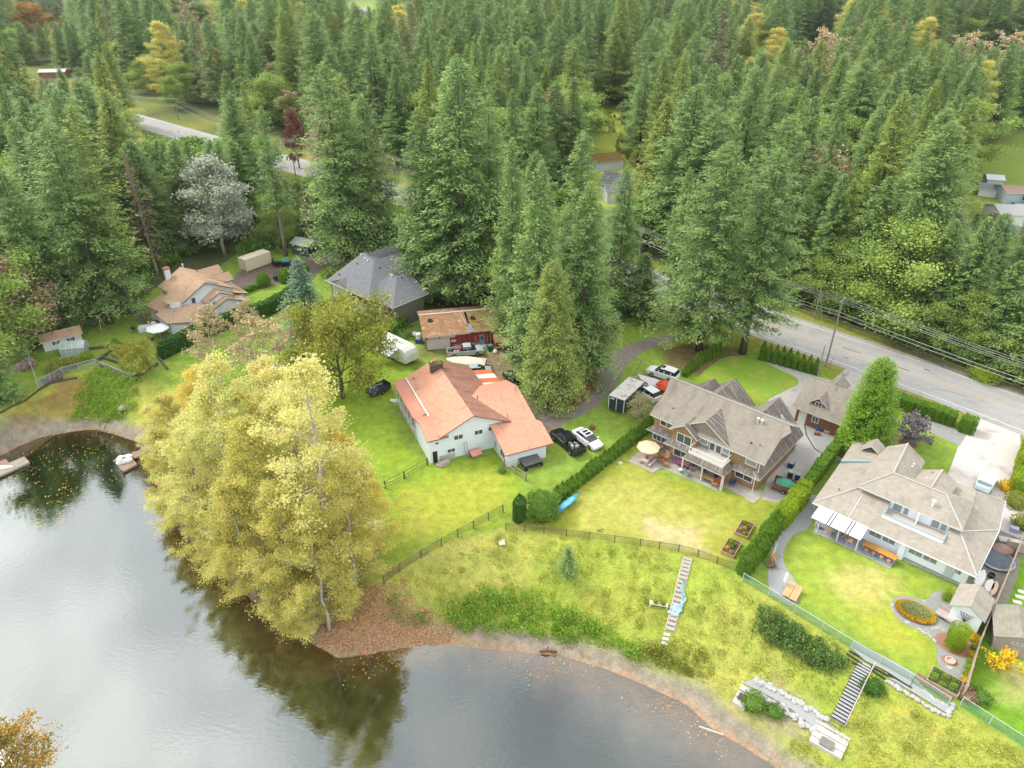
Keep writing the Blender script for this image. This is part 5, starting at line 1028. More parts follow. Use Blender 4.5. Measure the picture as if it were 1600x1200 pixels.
for i, (x, y, h) in enumerate(cand[:NI]):
    u, v = proj(x, y, 0); z = 'R' if (inside(np.array([x]), np.array([y]), FOR[1])[0]) else ('L' if u < 480 else 'M')
    if h < 13: k = 'young' if rr.random() < .5 else 'bush'
    else: k = 'rose' if rr.random() < .015 else 'green' if rr.random() < .05 else 'dead' if rr.random() < .02 else rr.choice(['fir0', 'fir1', 'fir2', 'fir3', 'fir4', 'fir5', 'fir0', 'fir4', 'oliv', 'sparsegreen' if z == 'L' else 'fir1', 'green' if rr.random() < .35 else 'oliv'])
    if k in ('green', 'rose', 'orange'): h = min(h, 20)
    kd = {'young': 'short green fir', 'bush': 'leafy green undergrowth tree', 'oliv': 'olive-green fir', 'sparsegreen': 'thin fir with bare lower trunk', 'green': 'light green broadleaf tree', 'orange': 'orange autumn tree', 'rose': 'pinkish brown tree', 'dead': 'dry brown fir'}.get(k, 'tall dark green fir')
    LM = {'R': [(930, 'left of the far clearing'), (1010, 'right of the far clearing'), (1080, 'across the road from the small lawn fir'), (1150, 'across the road from the roadside fir pair'), (1220, 'across the road from the tall pointed hedge'), (1290, 'across the road from the garage'), (1350, 'beside the tall roadside pole'), (1420, 'across the road from the bright cedar'), (1500, 'across the road from the long clipped hedge'), (3000, 'across the road from the concrete driveway')],
          'L': [(60, 'at the left edge above the pink maple'), (130, 'behind the little white shed'), (200, 'behind the swing set'), (260, 'left of the chimney of the tan house'), (330, 'behind the tan-roofed house'), (400, 'around the silvery tree'), (3000, 'behind the cream container')],
          'M': [(560, 'behind the bluish spruce'), (620, 'behind the grey-roofed house'), (700, 'behind the left half of the barn'), (780, 'behind the right half of the barn'), (860, 'behind the drooping cedar'), (3000, 'right of the drooping cedar')]}[z]
    wh = next(t_ for q_, t_ in LM if u < q_); n_ = seen.get((z, wh), 0) + 1; seen[(z, wh)] = n_
    kd = kd.replace('thin fir with bare lower trunk', 'bare-trunked thin fir'); od = ['nearest', 'second nearest', 'third nearest', 'fourth nearest', 'fifth nearest', 'sixth nearest', 'seventh nearest', 'eighth nearest', 'ninth nearest', 'tenth nearest'][n_ - 1] if n_ <= 10 else '%dth row back' % n_
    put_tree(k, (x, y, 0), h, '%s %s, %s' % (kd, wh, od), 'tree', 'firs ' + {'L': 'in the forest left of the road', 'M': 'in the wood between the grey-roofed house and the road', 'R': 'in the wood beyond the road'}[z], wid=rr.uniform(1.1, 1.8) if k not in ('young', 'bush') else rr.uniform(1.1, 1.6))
far = cand[NI:]
print('FOREST individuals', min(NI, len(cand)), 'far', len(far), 'y at split', cand[NI - 1][1] if len(cand) > NI else None)
# the rest of the forest: one object, its trees placed by geometry nodes on points
me = bpy.data.meshes.new('far_forest'); me.from_pydata([(x, y, 0) for x, y, h in far], [], [])
a = me.attributes.new('hs', 'FLOAT', 'POINT'); a.data.foreach_set('value', np.array([h / 32 * 1.15 for _, _, h in far], dtype=np.float32))
a = me.attributes.new('rz', 'FLOAT', 'POINT'); a.data.foreach_set('value', np.random.default_rng(3).uniform(0, 6.28, len(far)).astype(np.float32))
ff = link(bpy.data.objects.new('far_forest', me)); ff['kind'] = 'stuff'; ff['label'] = 'distant fir forest covering the upper part of the view'
ng = bpy.data.node_groups.new('far_trees', 'GeometryNodeTree'); ng.interface.new_socket('Geometry', in_out='INPUT', socket_type='NodeSocketGeometry'); ng.interface.new_socket('Geometry', in_out='OUTPUT', socket_type='NodeSocketGeometry')
gi = ng.nodes.new('NodeGroupInput'); go_ = ng.nodes.new('NodeGroupOutput'); jo = ng.nodes.new('GeometryNodeJoinGeometry')
src = []
for k in ('fir0', 'fir1', 'fir2', 'fir4', 'fir5', 'oliv', 'fir3', 'fir0', 'fir1', 'fir2', 'fir4', 'fir5', 'fir3', 'oliv', 'green', 'green', 'pale', 'dead', 'cot1'):
    o = next(o for o in bpy.data.objects if o.data is not None and o.data == PROTO[k][0]); src.append(o)
for o in src:
    oi = ng.nodes.new('GeometryNodeObjectInfo'); oi.transform_space = 'ORIGINAL'; oi.inputs['Object'].default_value = o; oi.inputs['As Instance'].default_value = True
    ng.links.new(oi.outputs['Geometry'], jo.inputs[0])
ip_ = ng.nodes.new('GeometryNodeInstanceOnPoints'); ip_.inputs['Pick Instance'].default_value = True
ng.links.new(gi.outputs[0], ip_.inputs['Points']); ng.links.new(jo.outputs[0], ip_.inputs['Instance'])
ah = ng.nodes.new('GeometryNodeInputNamedAttribute'); ah.data_type = 'FLOAT'; ah.inputs[0].default_value = 'hs'; ar = ng.nodes.new('GeometryNodeInputNamedAttribute'); ar.data_type = 'FLOAT'; ar.inputs[0].default_value = 'rz'
cx = ng.nodes.new('ShaderNodeCombineXYZ'); ng.links.new(ar.outputs[0], cx.inputs[2]); ng.links.new(cx.outputs[0], ip_.inputs['Rotation'])
cs = ng.nodes.new('ShaderNodeCombineXYZ'); mm = ng.nodes.new('ShaderNodeMath'); mm.operation = 'MULTIPLY'; mm.inputs[1].default_value = 1.5; ng.links.new(ah.outputs[0], mm.inputs[0])
for i in (0, 1): ng.links.new(mm.outputs[0], cs.inputs[i])
ng.links.new(ah.outputs[0], cs.inputs[2]); ng.links.new(cs.outputs[0], ip_.inputs['Scale']); ng.links.new(ip_.outputs[0], go_.inputs[0])
md = ff.modifiers.new('trees', 'NODES'); md.node_group = ng

# --- undergrowth at the forest edges
cover('undergrowth', [(60, 520), (110, 500), (165, 486), (225, 470), (240, 440), (262, 420), (300, 402), (300, 385), (220, 420), (150, 455), (60, 495)], F_BUSH, 9000, .5, 'dark leafy undergrowth along the forest edge left of the tan-roofed house', 5, 3.5)
cover('undergrowth', [(370, 392), (420, 375), (455, 368), (520, 385), (470, 392), (450, 398), (380, 402)], F_BUSH, 4000, .45, 'leafy undergrowth behind the cream container', 6, 3)
cover('undergrowth', [(1205, 462), (1300, 498), (1400, 530), (1512, 575), (1620, 605), (1620, 590), (1500, 550), (1300, 475), (1205, 445)], F_MAP, 12000, .42, 'green brush lining the far side of the road', 7, 2.6)
cover('undergrowth', [(925, 190), (960, 170), (1000, 190), (990, 240), (985, 262), (965, 250), (960, 215), (930, 205)], F_MAP, 4000, .6, 'weeds and brush in the far clearing', 8, 2.)
# --- hedges
hedge([at(252, 561), at(330, 522), at(420, 492), at(478, 458)], 2.9, 1.5, F_HEDD, 'tall dark green clipped hedge beside the tan-roofed house', .35, 40, .28, .9, 2)
hedge([at(1110, 595), at(1068, 590), at(1090, 570), at(1126, 552)][1:], 2.3, 1.1, F_HED, 'pointed cedar hedge between the roadside firs and the brown house', 1.2, 110, .16, .92, 3, .2)
hedge([at(866, 787), at(1017, 668)], 2.3, 1.25, F_HED, 'long pointed cedar hedge between the pink-roofed and brown houses', 1.3, 130, .15, .92, 4, .2)
hedge([at(1185, 560), at(1278, 585)], 3.1, 1.3, F_HED, 'tall pointed cedar hedge along the road behind the garage', 1.4, 100, .17, .95, 5, .2)
hedge([at(1396, 633), at(1489, 664)], 2.0, 2.0, F_HED, 'long clipped green hedge between the road and the small front lawn', 0, 60, .2, .8, 6)
hedge([at(1499, 670), at(1519, 677)], 2.2, 1.9, F_HED, 'short clipped hedge block beside the concrete driveway', 0, 60, .2, .8, 7)
hedge([at(1378, 632), at(1386, 635)], 2.0, .9, F_HEDD, 'narrow dark hedge end between the cedar and the long hedge', 0, 60, .2, .8, 8)
hedge([at(1158, 902), at(1212, 828)], 3.5, 1.5, F_HED, 'bright pointed hedge dividing the two lawns, lower part', 1.1, 110, .17, .95, 9, .2)
hedge([at(1214, 826), at(1255, 775)], 2.3, 1.7, F_LIME, 'rounded lime-green clipped hedge beside the rusty trailer', 0, 65, .2, .8, 10)
hedge([at(1258, 768), at(1320, 688)], 2.2, 1.2, F_HED, 'clipped hedge running up to the large bright cedar', .1, 65, .2, .8, 11)
hedge([at(803, 818), at(820, 806)], 3.9, 1.15, F_HEDD, 'cluster of tall dark columnar cypresses by the fence corner', 1.0, 80, .22, 1.0, 12)
hedge([at(607, 530), at(650, 492)], 2.2, 1.2, F_HED, 'green hedge at the right foot of the grey-roofed house', .4, 60, .25, .9, 13)
hedge([at(372, 462), at(392, 455), at(408, 448)], 1.0, 1.0, F_HED, 'low box hedge in front of the tan-roofed house entrance', 0, 60, .2, .8, 14)
jh = cover('juniper_hedge', [(1172, 958), (1200, 958), (1245, 985), (1300, 1015), (1318, 1040), (1300, 1058), (1262, 1040), (1215, 1012), (1180, 985)], foliage('juniper_leaves', (.08, .16, .04), (.22, .32, .08), None, 0, .2), 7000, .24, 'dark juniper hedge spreading along the grassy bank', 41, 1.0); del jh['kind']; jh['category'] = 'hedge'
hedge([at(1590, 775), at(1600, 740), at(1612, 700)], 2.3, 2.4, F_LIME, 'yellow-green hedge along the right side of the driveway', 0, 50, .24, 1.3, 16, .2)
# --- shrubs
gt = 'clipped egg-shaped cypresses beside the gravel drive'
shrub(at(413, 447), 1.25, 2.7, F_HED, 'left egg-shaped cypress beside the gravel drive', 2200, .2, 'topiary', 'topiary', gt, col=.4, rough=.03)
shrub(at(447, 441), 1.2, 2.8, F_HED, 'middle egg-shaped cypress hiding the dark car', 2200, .2, 'topiary', 'topiary', gt, col=.4, rough=.03)
shrub(at(476, 431), 1.1, 2.6, F_HED, 'right egg-shaped cypress half behind the bluish spruce', 2000, .2, 'topiary', 'topiary', gt, col=.4, rough=.03)
shrub(at(1489, 1011), .86, 3.0, F_LIME, 'big bullet-shaped clipped cypress in the paved garden', 4200, .11, 'topiary', 'topiary', None, col=.84, rough=.02)
shrub(at(847, 805), 1.9, 3.0, F_BUSH, 'grey-green rounded bush between cypresses and pointed hedge', 3500, .22, rough=.12)
shrub(at(184, 550), .7, 2.4, F_BUSH, 'upright bluish shrub beside the terraced steps', 900, .2)
shrub(at(137, 563), .9, 1.5, F_LIME, 'round yellow-green shrub right of the greenhouse', 900, .2)
shrub(at(95, 578), 1.6, 1.6, F_MAP, 'olive bush beside the dark garden steps', 1500, .25); shrub(at(115, 572), 1.1, 1.3, F_MAP, 'olive bush in front of the greenhouse', 900, .25); shrub(at(190, 556), .8, 1.0, F_GOLD, 'small golden shrub on the terraces', 500, .2)
T('fruit', 217, 588, 542, 'spreading green fruit tree above the terrace wall', wid=.75)
T('purple', 1416, 694, 655, 'small purple-leaved tree in a mulch bed on the front lawn', wid=1.1)
T('gold', 1560, 1048, 1018, 'bright golden shrub on the far right lawn', 'shrub', wid=1.1)
shrub(at(517, 430), 1.8, 1.3, F_LIME, 'yellow-green bush left of the grey-roofed house', 1300, .25)
shrub(at(1586, 790), 1.3, 1.6, F_MAP, 'yellow-brown bush right of the driveway', 900, .22); shrub(at(1597, 822), 1.2, 1.2, F_MAP, 'low olive bush right of the covered car', 700, .22); shrub(at(1572, 765), .9, 1.1, F_GOLD, 'low golden shrub right of the driveway', 500, .2)
shrub(at(1538, 592), 2.2, 1.6, F_LIME, 'lime-green bush on the far verge of the road', 1500, .28)
shrub(at(1222, 822), .5, .9, F_ROSE, 'pinkish shrub at the top corner of the gravel path', 300, .18); shrub(at(1205, 885), .45, .7, F_ROSE, 'pale pink shrub at the foot of the bright hedge', 500, .18)
T('bloom', 1000, 655, 618, 'flowering bush with orange and white blooms over the pointed hedge', 'shrub', wid=.8)
shrub(at(1150, 735), .5, .6, F_LIME, 'bright green rounded potted plant on the brown house patio', 400, .15, 'potted_plant', 'potted plant')
shrub(gp(1178, 1103), 1.1, 1.1, F_BUSH, 'green shrub inside the corner of the boulder-lined path', 900, .2); shrub(gp(1362, 1078), 1.0, .9, F_HEDD, 'low juniper right of the long dark steps', 700, .2); shrub(gp(1210, 1115), .8, .8, F_BUSH, 'small weedy shrub below the boulder-lined path', 500, .2)
shrub(at(1530, 1092), .9, .8, F_BUSH, 'low green shrub behind the green mesh fence', 500, .2); shrub(at(1512, 1090), .8, .8, F_ROSE, 'greyish shrub at the bottom right fence corner', 500, .2)
shrub(at(1478, 937), .45, 1.5, F_LIME, 'slim clipped cypress beside the white garden shed door', 500, .14, col=.6); shrub(at(745, 705), .35, .5, F_BUSH, 'small dark plant at the corner of the front wing', 200, .15)
shrub(at(785, 738), .5, .8, F_BUSH, 'dark green plant at the left corner of the pink-roofed wing', 300, .15)
cover('undergrowth', [(590, 545), (640, 505), (655, 530), (640, 545), (610, 560)], F_BUSH, 1600, .3, 'weeds between the travel trailer and the barn', 12, 1.4)
cover('ground_cover', [(112, 655), (135, 590), (150, 578), (190, 585), (215, 600), (215, 640), (190, 655), (150, 660)], F_BRAM, 9000, .26, 'bright green bramble patch on the left bank', 9, 1.1)
cover('ground_cover', [(690, 960), (760, 925), (850, 920), (870, 950), (930, 975), (1000, 1010), (990, 1035), (900, 1010), (800, 990), (720, 985)], F_BRAM, 11000, .24, 'bright green brush along the shoreline below the bank', 10, 1.0)
cover('ground_cover', [(1000, 1010), (1080, 1010), (1110, 1035), (1100, 1060), (1040, 1045), (1000, 1035)], F_MAP, 2600, .22, 'olive brush at the shore below the wooden steps', 11, .7)
cover('ground_cover', [(610, 935), (700, 940), (700, 970), (600, 985)], F_BUSH, 500, .22, 'scattered green weeds in the leaf litter', 13, .5)
cover('grass_tufts', [(610, 915), (800, 830), (1000, 855), (1140, 900), (1330, 1030), (1300, 1110), (1130, 1080), (1000, 1000), (860, 945), (700, 960)], foliage('rough_grass', (.22, .28, .04), (.44, .44, .09)), 22000, .13, 'rough tufted grass on the sloping bank', 14, .09)
cover('grass_tufts', [(1340, 1060), (1480, 1130), (1600, 1180), (1700, 1260), (1300, 1300), (1230, 1170), (1310, 1110)], MC['rough_grass'], 13000, .13, 'rough tufted grass below the lower right fence', 15, .09)
# fallen leaves on water and ground
def leaves(px, n, z, label, seed, sz=.16, terrain=False):
    rg = np.random.default_rng(seed); P = np.array([list(at(u, v, z if z is not None else -3))[:2] for u, v in px]); pts = rg.uniform(P.min(0), P.max(0), (n * 4, 2)); jx = 1.6 * fnoise(pts[:, 0], pts[:, 1], .7, seed + 20) + rg.normal(0, .5, len(pts)); pts = pts[inside(pts[:, 0] + jx, pts[:, 1] + jx * .7, P)]
    w2 = fnoise(pts[:, 0], pts[:, 1], .5, seed); pts = pts[w2 + rg.normal(0, .5, len(w2)) > 0][:n]; n = len(pts)
    hgt, dl, il, ip = height(pts[:, 0], pts[:, 1])
    if terrain: zz = hgt + .05; pts = pts[~il]; zz = zz[~il]
    else: pts = pts[il]; zz = np.full(len(pts), z + .012)
    n = len(pts); a = rg.uniform(0, 6.28, n); s = sz * rg.uniform(.5, 1.2, n); P3 = np.concatenate([pts, zz[:, None]], 1); o = P3.mean(0)
    d = np.stack([np.cos(a), np.sin(a), rg.normal(0, .15 if terrain else .02, n)], 1); e = np.stack([-np.sin(a), np.cos(a), np.zeros(n)], 1) * .7
    q = np.stack([P3 - d * s[:, None], P3 + e * s[:, None], P3 + d * s[:, None], P3 - e * s[:, None]], 1) - o
    ob = link(bpy.data.objects.new('fallen_leaves', quadmesh('fallen_leaves', q, rg.uniform(0, 1, n), F_LITT if terrain else F_LEAF))); ob.location = o; ob['kind'] = 'stuff'; ob['label'] = label
leaves([(0, 715), (67, 682), (150, 672), (225, 694), (235, 730), (160, 760), (120, 820), (40, 830), (0, 760)], 420, WZ, 'yellow leaves floating in the left cove', 1, .11)
leaves([(510, 1015), (640, 1005), (900, 1025), (1075, 1100), (1200, 1190), (1150, 1190), (1010, 1110), (880, 1060), (700, 1040), (560, 1060)], 900, WZ, 'leaves floating along the lower shoreline', 2, .09)
leaves([(480, 975), (560, 950), (640, 935), (710, 985), (700, 1005), (640, 1012), (560, 1025), (500, 1005)], 8000, -3.6, 'fallen leaves covering the point under the cottonwoods', 3, .1, True)
leaves([(600, 760), (700, 800), (800, 850), (640, 900), (560, 900)], 1200, 0, 'leaves scattered on the lawn beside the cottonwoods', 4, .08, True)
# ------------------------------------------------------------------ vehicles
TYRE = mat('tyre_rubber', (.02, .02, .02)); CHROME = mat('chrome', (.5, .5, .5), rough=.2, metal=.9); LAMPR = mat('red_lamp', (.35, .02, .02), rough=.2); LAMPW = mat('lamp_glass', (.6, .62, .62), rough=.1)
CGLASS = mat('car_glass', (.015, .02, .025), rough=.06, spec=.9)
def paint(n, c): return mat('paint_' + n, c, tuple(x * .93 for x in c), 2, .22, spec=.6)
def ring(x, hw, z0, z1, ch=.12, tw=1.0):
    """8-point cross section (bottom narrower corners chamfered)"""
    w1 = hw * tw
    return [(x, -hw, z0), (x, hw, z0), (x, hw, z0 + (z1 - z0) * .55), (x, w1, z1 - ch * .4), (x, w1 - ch, z1), (x, -w1 + ch, z1), (x, -w1, z1 - ch * .4), (x, -hw, z0 + (z1 - z0) * .55)]
def wheels(t, xs, hw, r=.34):
    m0 = MB().tube([(0, -.12, 0), (0, .12, 0)], r, 14).mesh('wheel', [TYRE]); m1 = MB().tube([(0, -.13, 0), (0, .13, 0)], r * .58, 8).mesh('rim', [CHROME])
    for x in xs:
        for s in (-1, 1):
            wv = link(bpy.data.objects.new('wheel', m0), t); wv.location = (x, s * (hw - .08), r); link(bpy.data.objects.new('rim', m1), wv)
def vehicle(kind, a, b, col, name, label, cat, group=None, bed=None, extra=None):
    """a = rear pixel, b = front pixel (both at mid body height)"""
    A_, B_ = at(*a, .7), at(*b, .7); c = (A_ + B_) / 2; d = B_ - A_; t = thing(name, label, cat, (c.x, c.y, .03), math.atan2(d.y, d.x), group)
    if kind == 'sedan':
        L, W = 4.75, .9
        obj('body', MB().loft([ring(-L / 2, W * .8, .35, .78), ring(-L / 2 + .15, W * .95, .25, .95), ring(-1.5, W, .2, 1.0), ring(.9, W, .2, .95), ring(1.9, W * .95, .22, .82), ring(L / 2 - .1, W * .85, .28, .68), ring(L / 2, W * .7, .32, .58)]), col, t, smooth=False)
        obj('windows', MB().loft([ring(-1.75, W * .8, .85, .95, .1, .95), ring(-1.15, W * .82, .9, 1.36, .12, .85), ring(-.1, W * .84, .9, 1.43, .12, .82), ring(.55, W * .84, .9, 1.34, .12, .82), ring(1.25, W * .86, .85, .93, .1, .95)]), CGLASS, t)
        obj('roof', MB().loft([ring(-1.0, W * .69, 1.36, 1.42, .05), ring(-.1, W * .70, 1.40, 1.47, .05), ring(.42, W * .69, 1.35, 1.40, .05)]), col, t)
        obj('sunroof', MB().box(-.75, -.3, -.42, .42, 1.43, 1.462), CGLASS, t); obj('sunroof', MB().box(-.15, .28, -.42, .42, 1.42, 1.472), CGLASS, t)
        wheels(t, (-1.4, 1.42), W); lx = L / 2 - .12; rx = -L / 2 + .02
    elif kind in ('suv', 'van'):
        L, W = 4.9, .95
        obj('body', MB().loft([ring(-L / 2, W * .9, .4, 1.05), ring(-L / 2 + .15, W, .3, 1.15), ring(.9, W, .3, 1.15), ring(1.9, W * .97, .3, 1.02), ring(L / 2, W * .85, .4, .85)]), col, t)
        obj('windows', MB().loft([ring(-L / 2 + .12, W * .88, 1.0, 1.25, .1, .95), ring(-L / 2 + .35, W * .88, 1.0, 1.72, .1, .86), ring(.2, W * .88, 1.0, 1.78, .1, .84), ring(1.2, W * .9, 1.0, 1.1, .1, .95)]), CGLASS, t)
        obj('roof', MB().loft([ring(-L / 2 + .36, W * .76, 1.7, 1.78, .06), ring(-.5, W * .76, 1.74, 1.84, .06), ring(.22, W * .74, 1.72, 1.80, .06)]), col, t)
        for x in (-1.55, -.45, .4): obj('pillar', MB().box(x - .07, x + .07, -W * .89, W * .89, 1.1, 1.5), col, t)
        obj('sunroof', MB().box(-.3, .15, -.4, .4, 1.8, 1.846), CGLASS, t)
        wheels(t, (-1.45, 1.45), W, .38); lx = L / 2 - .1; rx = -L / 2 + .02
    else:
        L, W = 5.8, .97
        obj('body', MB().loft([ring(-.3, W, .35, 1.12), ring(1.2, W, .35, 1.14), ring(2.3, W * .97, .35, 1.08), ring(L / 2, W * .88, .4, .95)]), col, t)
        bd = MB(); bd.box(-L / 2, -.31, -W, W, .45, .62); bd.box(-L / 2, -.31, -W, -W + .1, .62, 1.12); bd.box(-L / 2, -.31, W - .1, W, .62, 1.12); bd.box(-L / 2, -L / 2 + .08, -W + .1, W - .1, .62, 1.1); obj('cargo_bed', bd, col, t)
        obj('bed_liner', MB().box(-L / 2 + .09, -.35, -W + .11, W - .11, .625, .66), BLACK, t)
        obj('windows', MB().loft([ring(-.55, W * .86, 1.0, 1.2, .1, .95), ring(-.35, W * .86, 1.0, 1.72, .1, .86), ring(.9, W * .86, 1.0, 1.76, .1, .84), ring(1.75, W * .9, 1.0, 1.12, .1, .95)]), CGLASS, t)
        obj('roof', MB().loft([ring(-.34, W * .74, 1.7, 1.77, .06), ring(.3, W * .75, 1.75, 1.82, .06), ring(.95, W * .73, 1.71, 1.78, .06)]), col, t)
        obj('pillar', MB().box(.22, .34, -W * .87, W * .87, 1.1, 1.5), col, t)
        wheels(t, (-1.85, 1.85), W, .4); lx = L / 2 - .05; rx = -L / 2 - .01
        if bed:
            rg = random.Random(5)
            for k in range(7): x, y = rg.uniform(-2.5, -.8), rg.uniform(-.6, .6); obj('cargo', MB().box(x - .25, x + .25, y - .15, y + .15, .67, .67 + rg.uniform(.2, .5), rz=rg.uniform(0, 3)), bed[k % len(bed)], t)
    zz = .85 if kind != 'sedan' else .62
    for s in (-1, 1):
        obj('headlight', MB().box(lx, lx + .1, s * .72 - .14, s * .72 + .14, zz - .1, zz + .06), LAMPW, t); obj('tail_light', MB().box(rx - .03, rx + .06, s * .78 - .1, s * .78 + .1, zz, zz + .2), LAMPR, t)
        obj('mirror', MB().box(1.0, 1.18, s * (W + .02) - .08, s * (W + .02) + .08, 1.0, 1.14), col, t)
    return t
grey1 = mat('junk_grey', (.3, .3, .3)); junkr = mat('junk_red', (.35, .05, .04)); BLUEP = mat('blue_plastic', (.03, .09, .3), rough=.4)
vehicle('sedan', (901, 672), (935, 697), paint('white', (.66, .66, .67)), 'parked_car', 'white sedan with dark sunroof parked beside the pointed hedge', 'car')
vehicle('pickup', (905, 706), (869, 675), paint('black', (.012, .012, .014)), 'pickup_truck', 'black pickup with junk in its bed parked beside the white sedan', 'pickup', bed=[grey1, BLACK, METAL])
vehicle('pickup', (822, 606), (794, 583), paint('black', (.012, .012, .014)), 'pickup_truck', 'black pickup on the dirt yard right of the striped canopy', 'pickup')
vehicle('pickup', (701, 551), (752, 546), paint('silver', (.36, .38, .38)), 'pickup_truck', 'silver pickup with red cargo parked in front of the red barn', 'pickup', bed=[junkr, grey1])
vehicle('suv', (1052, 588), (1020, 578), paint('white', (.66, .66, .67)), 'parked_car', 'white sport utility car on the grass above the roof of the brown house', 'car')
vehicle('suv', (1024, 622), (994, 604), paint('white', (.66, .66, .67)), 'parked_car', 'white vehicle half hidden behind the black box trailer', 'car')
vehicle('sedan', (428, 431), (463, 427), paint('navy', (.03, .04, .06)), 'parked_car', 'dark blue car hidden behind the middle egg-shaped cypress', 'car')
vehicle('pickup', (606, 303), (622, 311), paint('white', (.66, .66, .67)), 'pickup_truck', 'white pickup driving on the road between the firs', 'pickup')
vehicle('suv', (845, 606), (856, 584), paint('white', (.66, .66, .67)), 'parked_car', 'white vehicle under the drooping cedar beside the drive', 'car')
# covered car on the concrete drive
t = thing('covered_car', 'pale blue-white vehicle on the concrete driveway behind the beige roof', 'car', at(1538, 760), R(47))
obj('body', MB().loft([ring(-1.6, .75, .25, .8), ring(-1.3, .88, .2, 1.4), ring(.6, .9, .2, 1.6), ring(1.4, .85, .2, 1.0), ring(1.9, .7, .25, .7)]), mat('pale_car_paint', (.5, .6, .62), rough=.35), t); obj('windows', MB().loft([ring(-1.45, .72, 1.1, 1.3, .1), ring(-1.33, .76, 1.1, 1.52, .1)]), GLASSB, t); wheels(t, (-1.0, 1.2), .88, .32)
# box trailer
t = thing('box_trailer', 'black enclosed trailer with a rusty white roof beside the curved drive', 'trailer', at(975, 636), R(60)); a0, a1 = at(964, 645), at(992, 618); t.location = ((a0.x + a1.x) / 2 - .1, (a0.y + a1.y) / 2, 0); t.rotation_euler[2] = math.atan2(a1.y - a0.y, a1.x - a0.x)
NV = mat('navy_side', (.018, .03, .04), rough=.35, spec=.5)
obj('body', MB().box(-3.0, 3.0, -1.2, 1.2, .45, 2.6), NV, t); obj('roof', MB().box(-3.05, 3.05, -1.25, 1.25, 2.6, 2.68), mat('rusty_white_roof', (.56, .54, .50), (.48, .45, .42), 3, c3=(.24, .07, .05), s3=.9, t3=.53), t)
obj('frame', MB().box(-3.06, -3.0, -1.22, -1.14, .45, 2.6).box(-3.06, -3.0, 1.14, 1.22, .45, 2.6).box(-3.06, -3.0, -.03, .03, .5, 2.55), WHITE, t); obj('sign', MB().box(-3.03, -3.003, .35, .95, 2.2, 2.4), mat('pale_blue', (.4, .5, .58)), t)
obj('drawbar', MB().tube([(3, -.8, .5), (4.3, 0, .5), (3, .8, .5)], .06, 5), METAL, t); wheels(t, (-.4, .5), 1.15, .36)
# jet-ski / boat on trailer and red tarp
t = thing('boat_trailer', 'white and pink boat on a trailer with red tarp beside the white sport utility car', 'boat', at(1018, 604), R(-38))
obj('hull', MB().loft([[(x, -w0, z), (x, w0, z), (x, w0 * 1.1, z + .35), (x, -w0 * 1.1, z + .35)] for x, w0, z in ((-2.4, .1, .9), (-1.6, .55, .65), (0, .85, .6), (1.6, .85, .6), (1.9, .8, .65))]), mat('pinkish_white', (.6, .52, .55), rough=.3), t)
obj('tarp', MB().loft([[(x, -w0, .8), (x, w0, .8), (x, w0 * .6, .8 + h), (x, -w0 * .6, .8 + h)] for x, w0, h in ((.9, .9, .3), (1.7, 1.2, .7), (3.0, 1.1, .6), (3.6, .9, .2))]), mat('red_tarp', (.55, .08, .035), (.45, .06, .03), 3), t)
obj('trailer', MB().tube([(-3.6, 0, .45), (-1.5, -.7, .45), (2.4, -.7, .45)], .06, 4).tube([(-3.6, 0, .45), (-1.5, .7, .45), (2.4, .7, .45)], .06, 4), METAL, t); wheels(t, (1.2,), .95, .3)
# travel trailer
p0, p1 = at(590, 548, 0), at(640, 573, 0); d = p1 - p0; t = thing('travel_trailer', 'white travel trailer with a pale blue side awning under the olive maple', 'trailer', ((p0.x + p1.x) / 2 + .3, (p0.y + p1.y) / 2 + .7, 0), math.atan2(d.y, d.x))
RVW = mat('camper_white', (.62, .61, .58), (.56, .54, .5), 2, rough=.4)
obj('body', MB().loft([[(x, -1.25, z0), (x, 1.25, z0), (x, 1.25, z1 - .2), (x, 1.0, z1), (x, -1.0, z1), (x, -1.25, z1 - .2)] for x, z0, z1 in ((-4.2, .6, 2.9), (-3.9, .5, 3.1), (3.2, .5, 3.1), (3.9, .6, 2.7), (4.2, .8, 2.0))]), RVW, t)
for x in (.2, 1.6): obj('roof_hatch', MB().box(x - .35, x + .35, -.3, .3, 3.1, 3.28), mat('hatch_grey', (.3, .29, .27)) if x < 1 else RVW, t)
aw = obj('awning', MB().slab([(-1.8, -1.26, 2.75), (2.4, -1.26, 2.75), (2.4, -3.3, 2.25), (-1.8, -3.3, 2.25)], .04), [mat('awning_blue', (.42, .50, .56)), mat('awning_grey', (.3, .3, .3))], t)
obj('awning_arm', MB().tube([(2.35, -1.3, 1.0), (2.35, -3.25, 2.2)], .04, 4).tube([(-1.75, -1.3, 1.0), (-1.75, -3.25, 2.2)], .04, 4), METAL, aw); obj('window', MB().box(4.06, 4.12, -.6, .6, 1.7, 2.1), GLASS, t); obj('decal', MB().box(4.0, 4.17, -.7, .2, 1.2, 1.3), mat('decal_grey', (.2, .22, .25)), t); wheels(t, (-.6, .3), 1.2, .36)
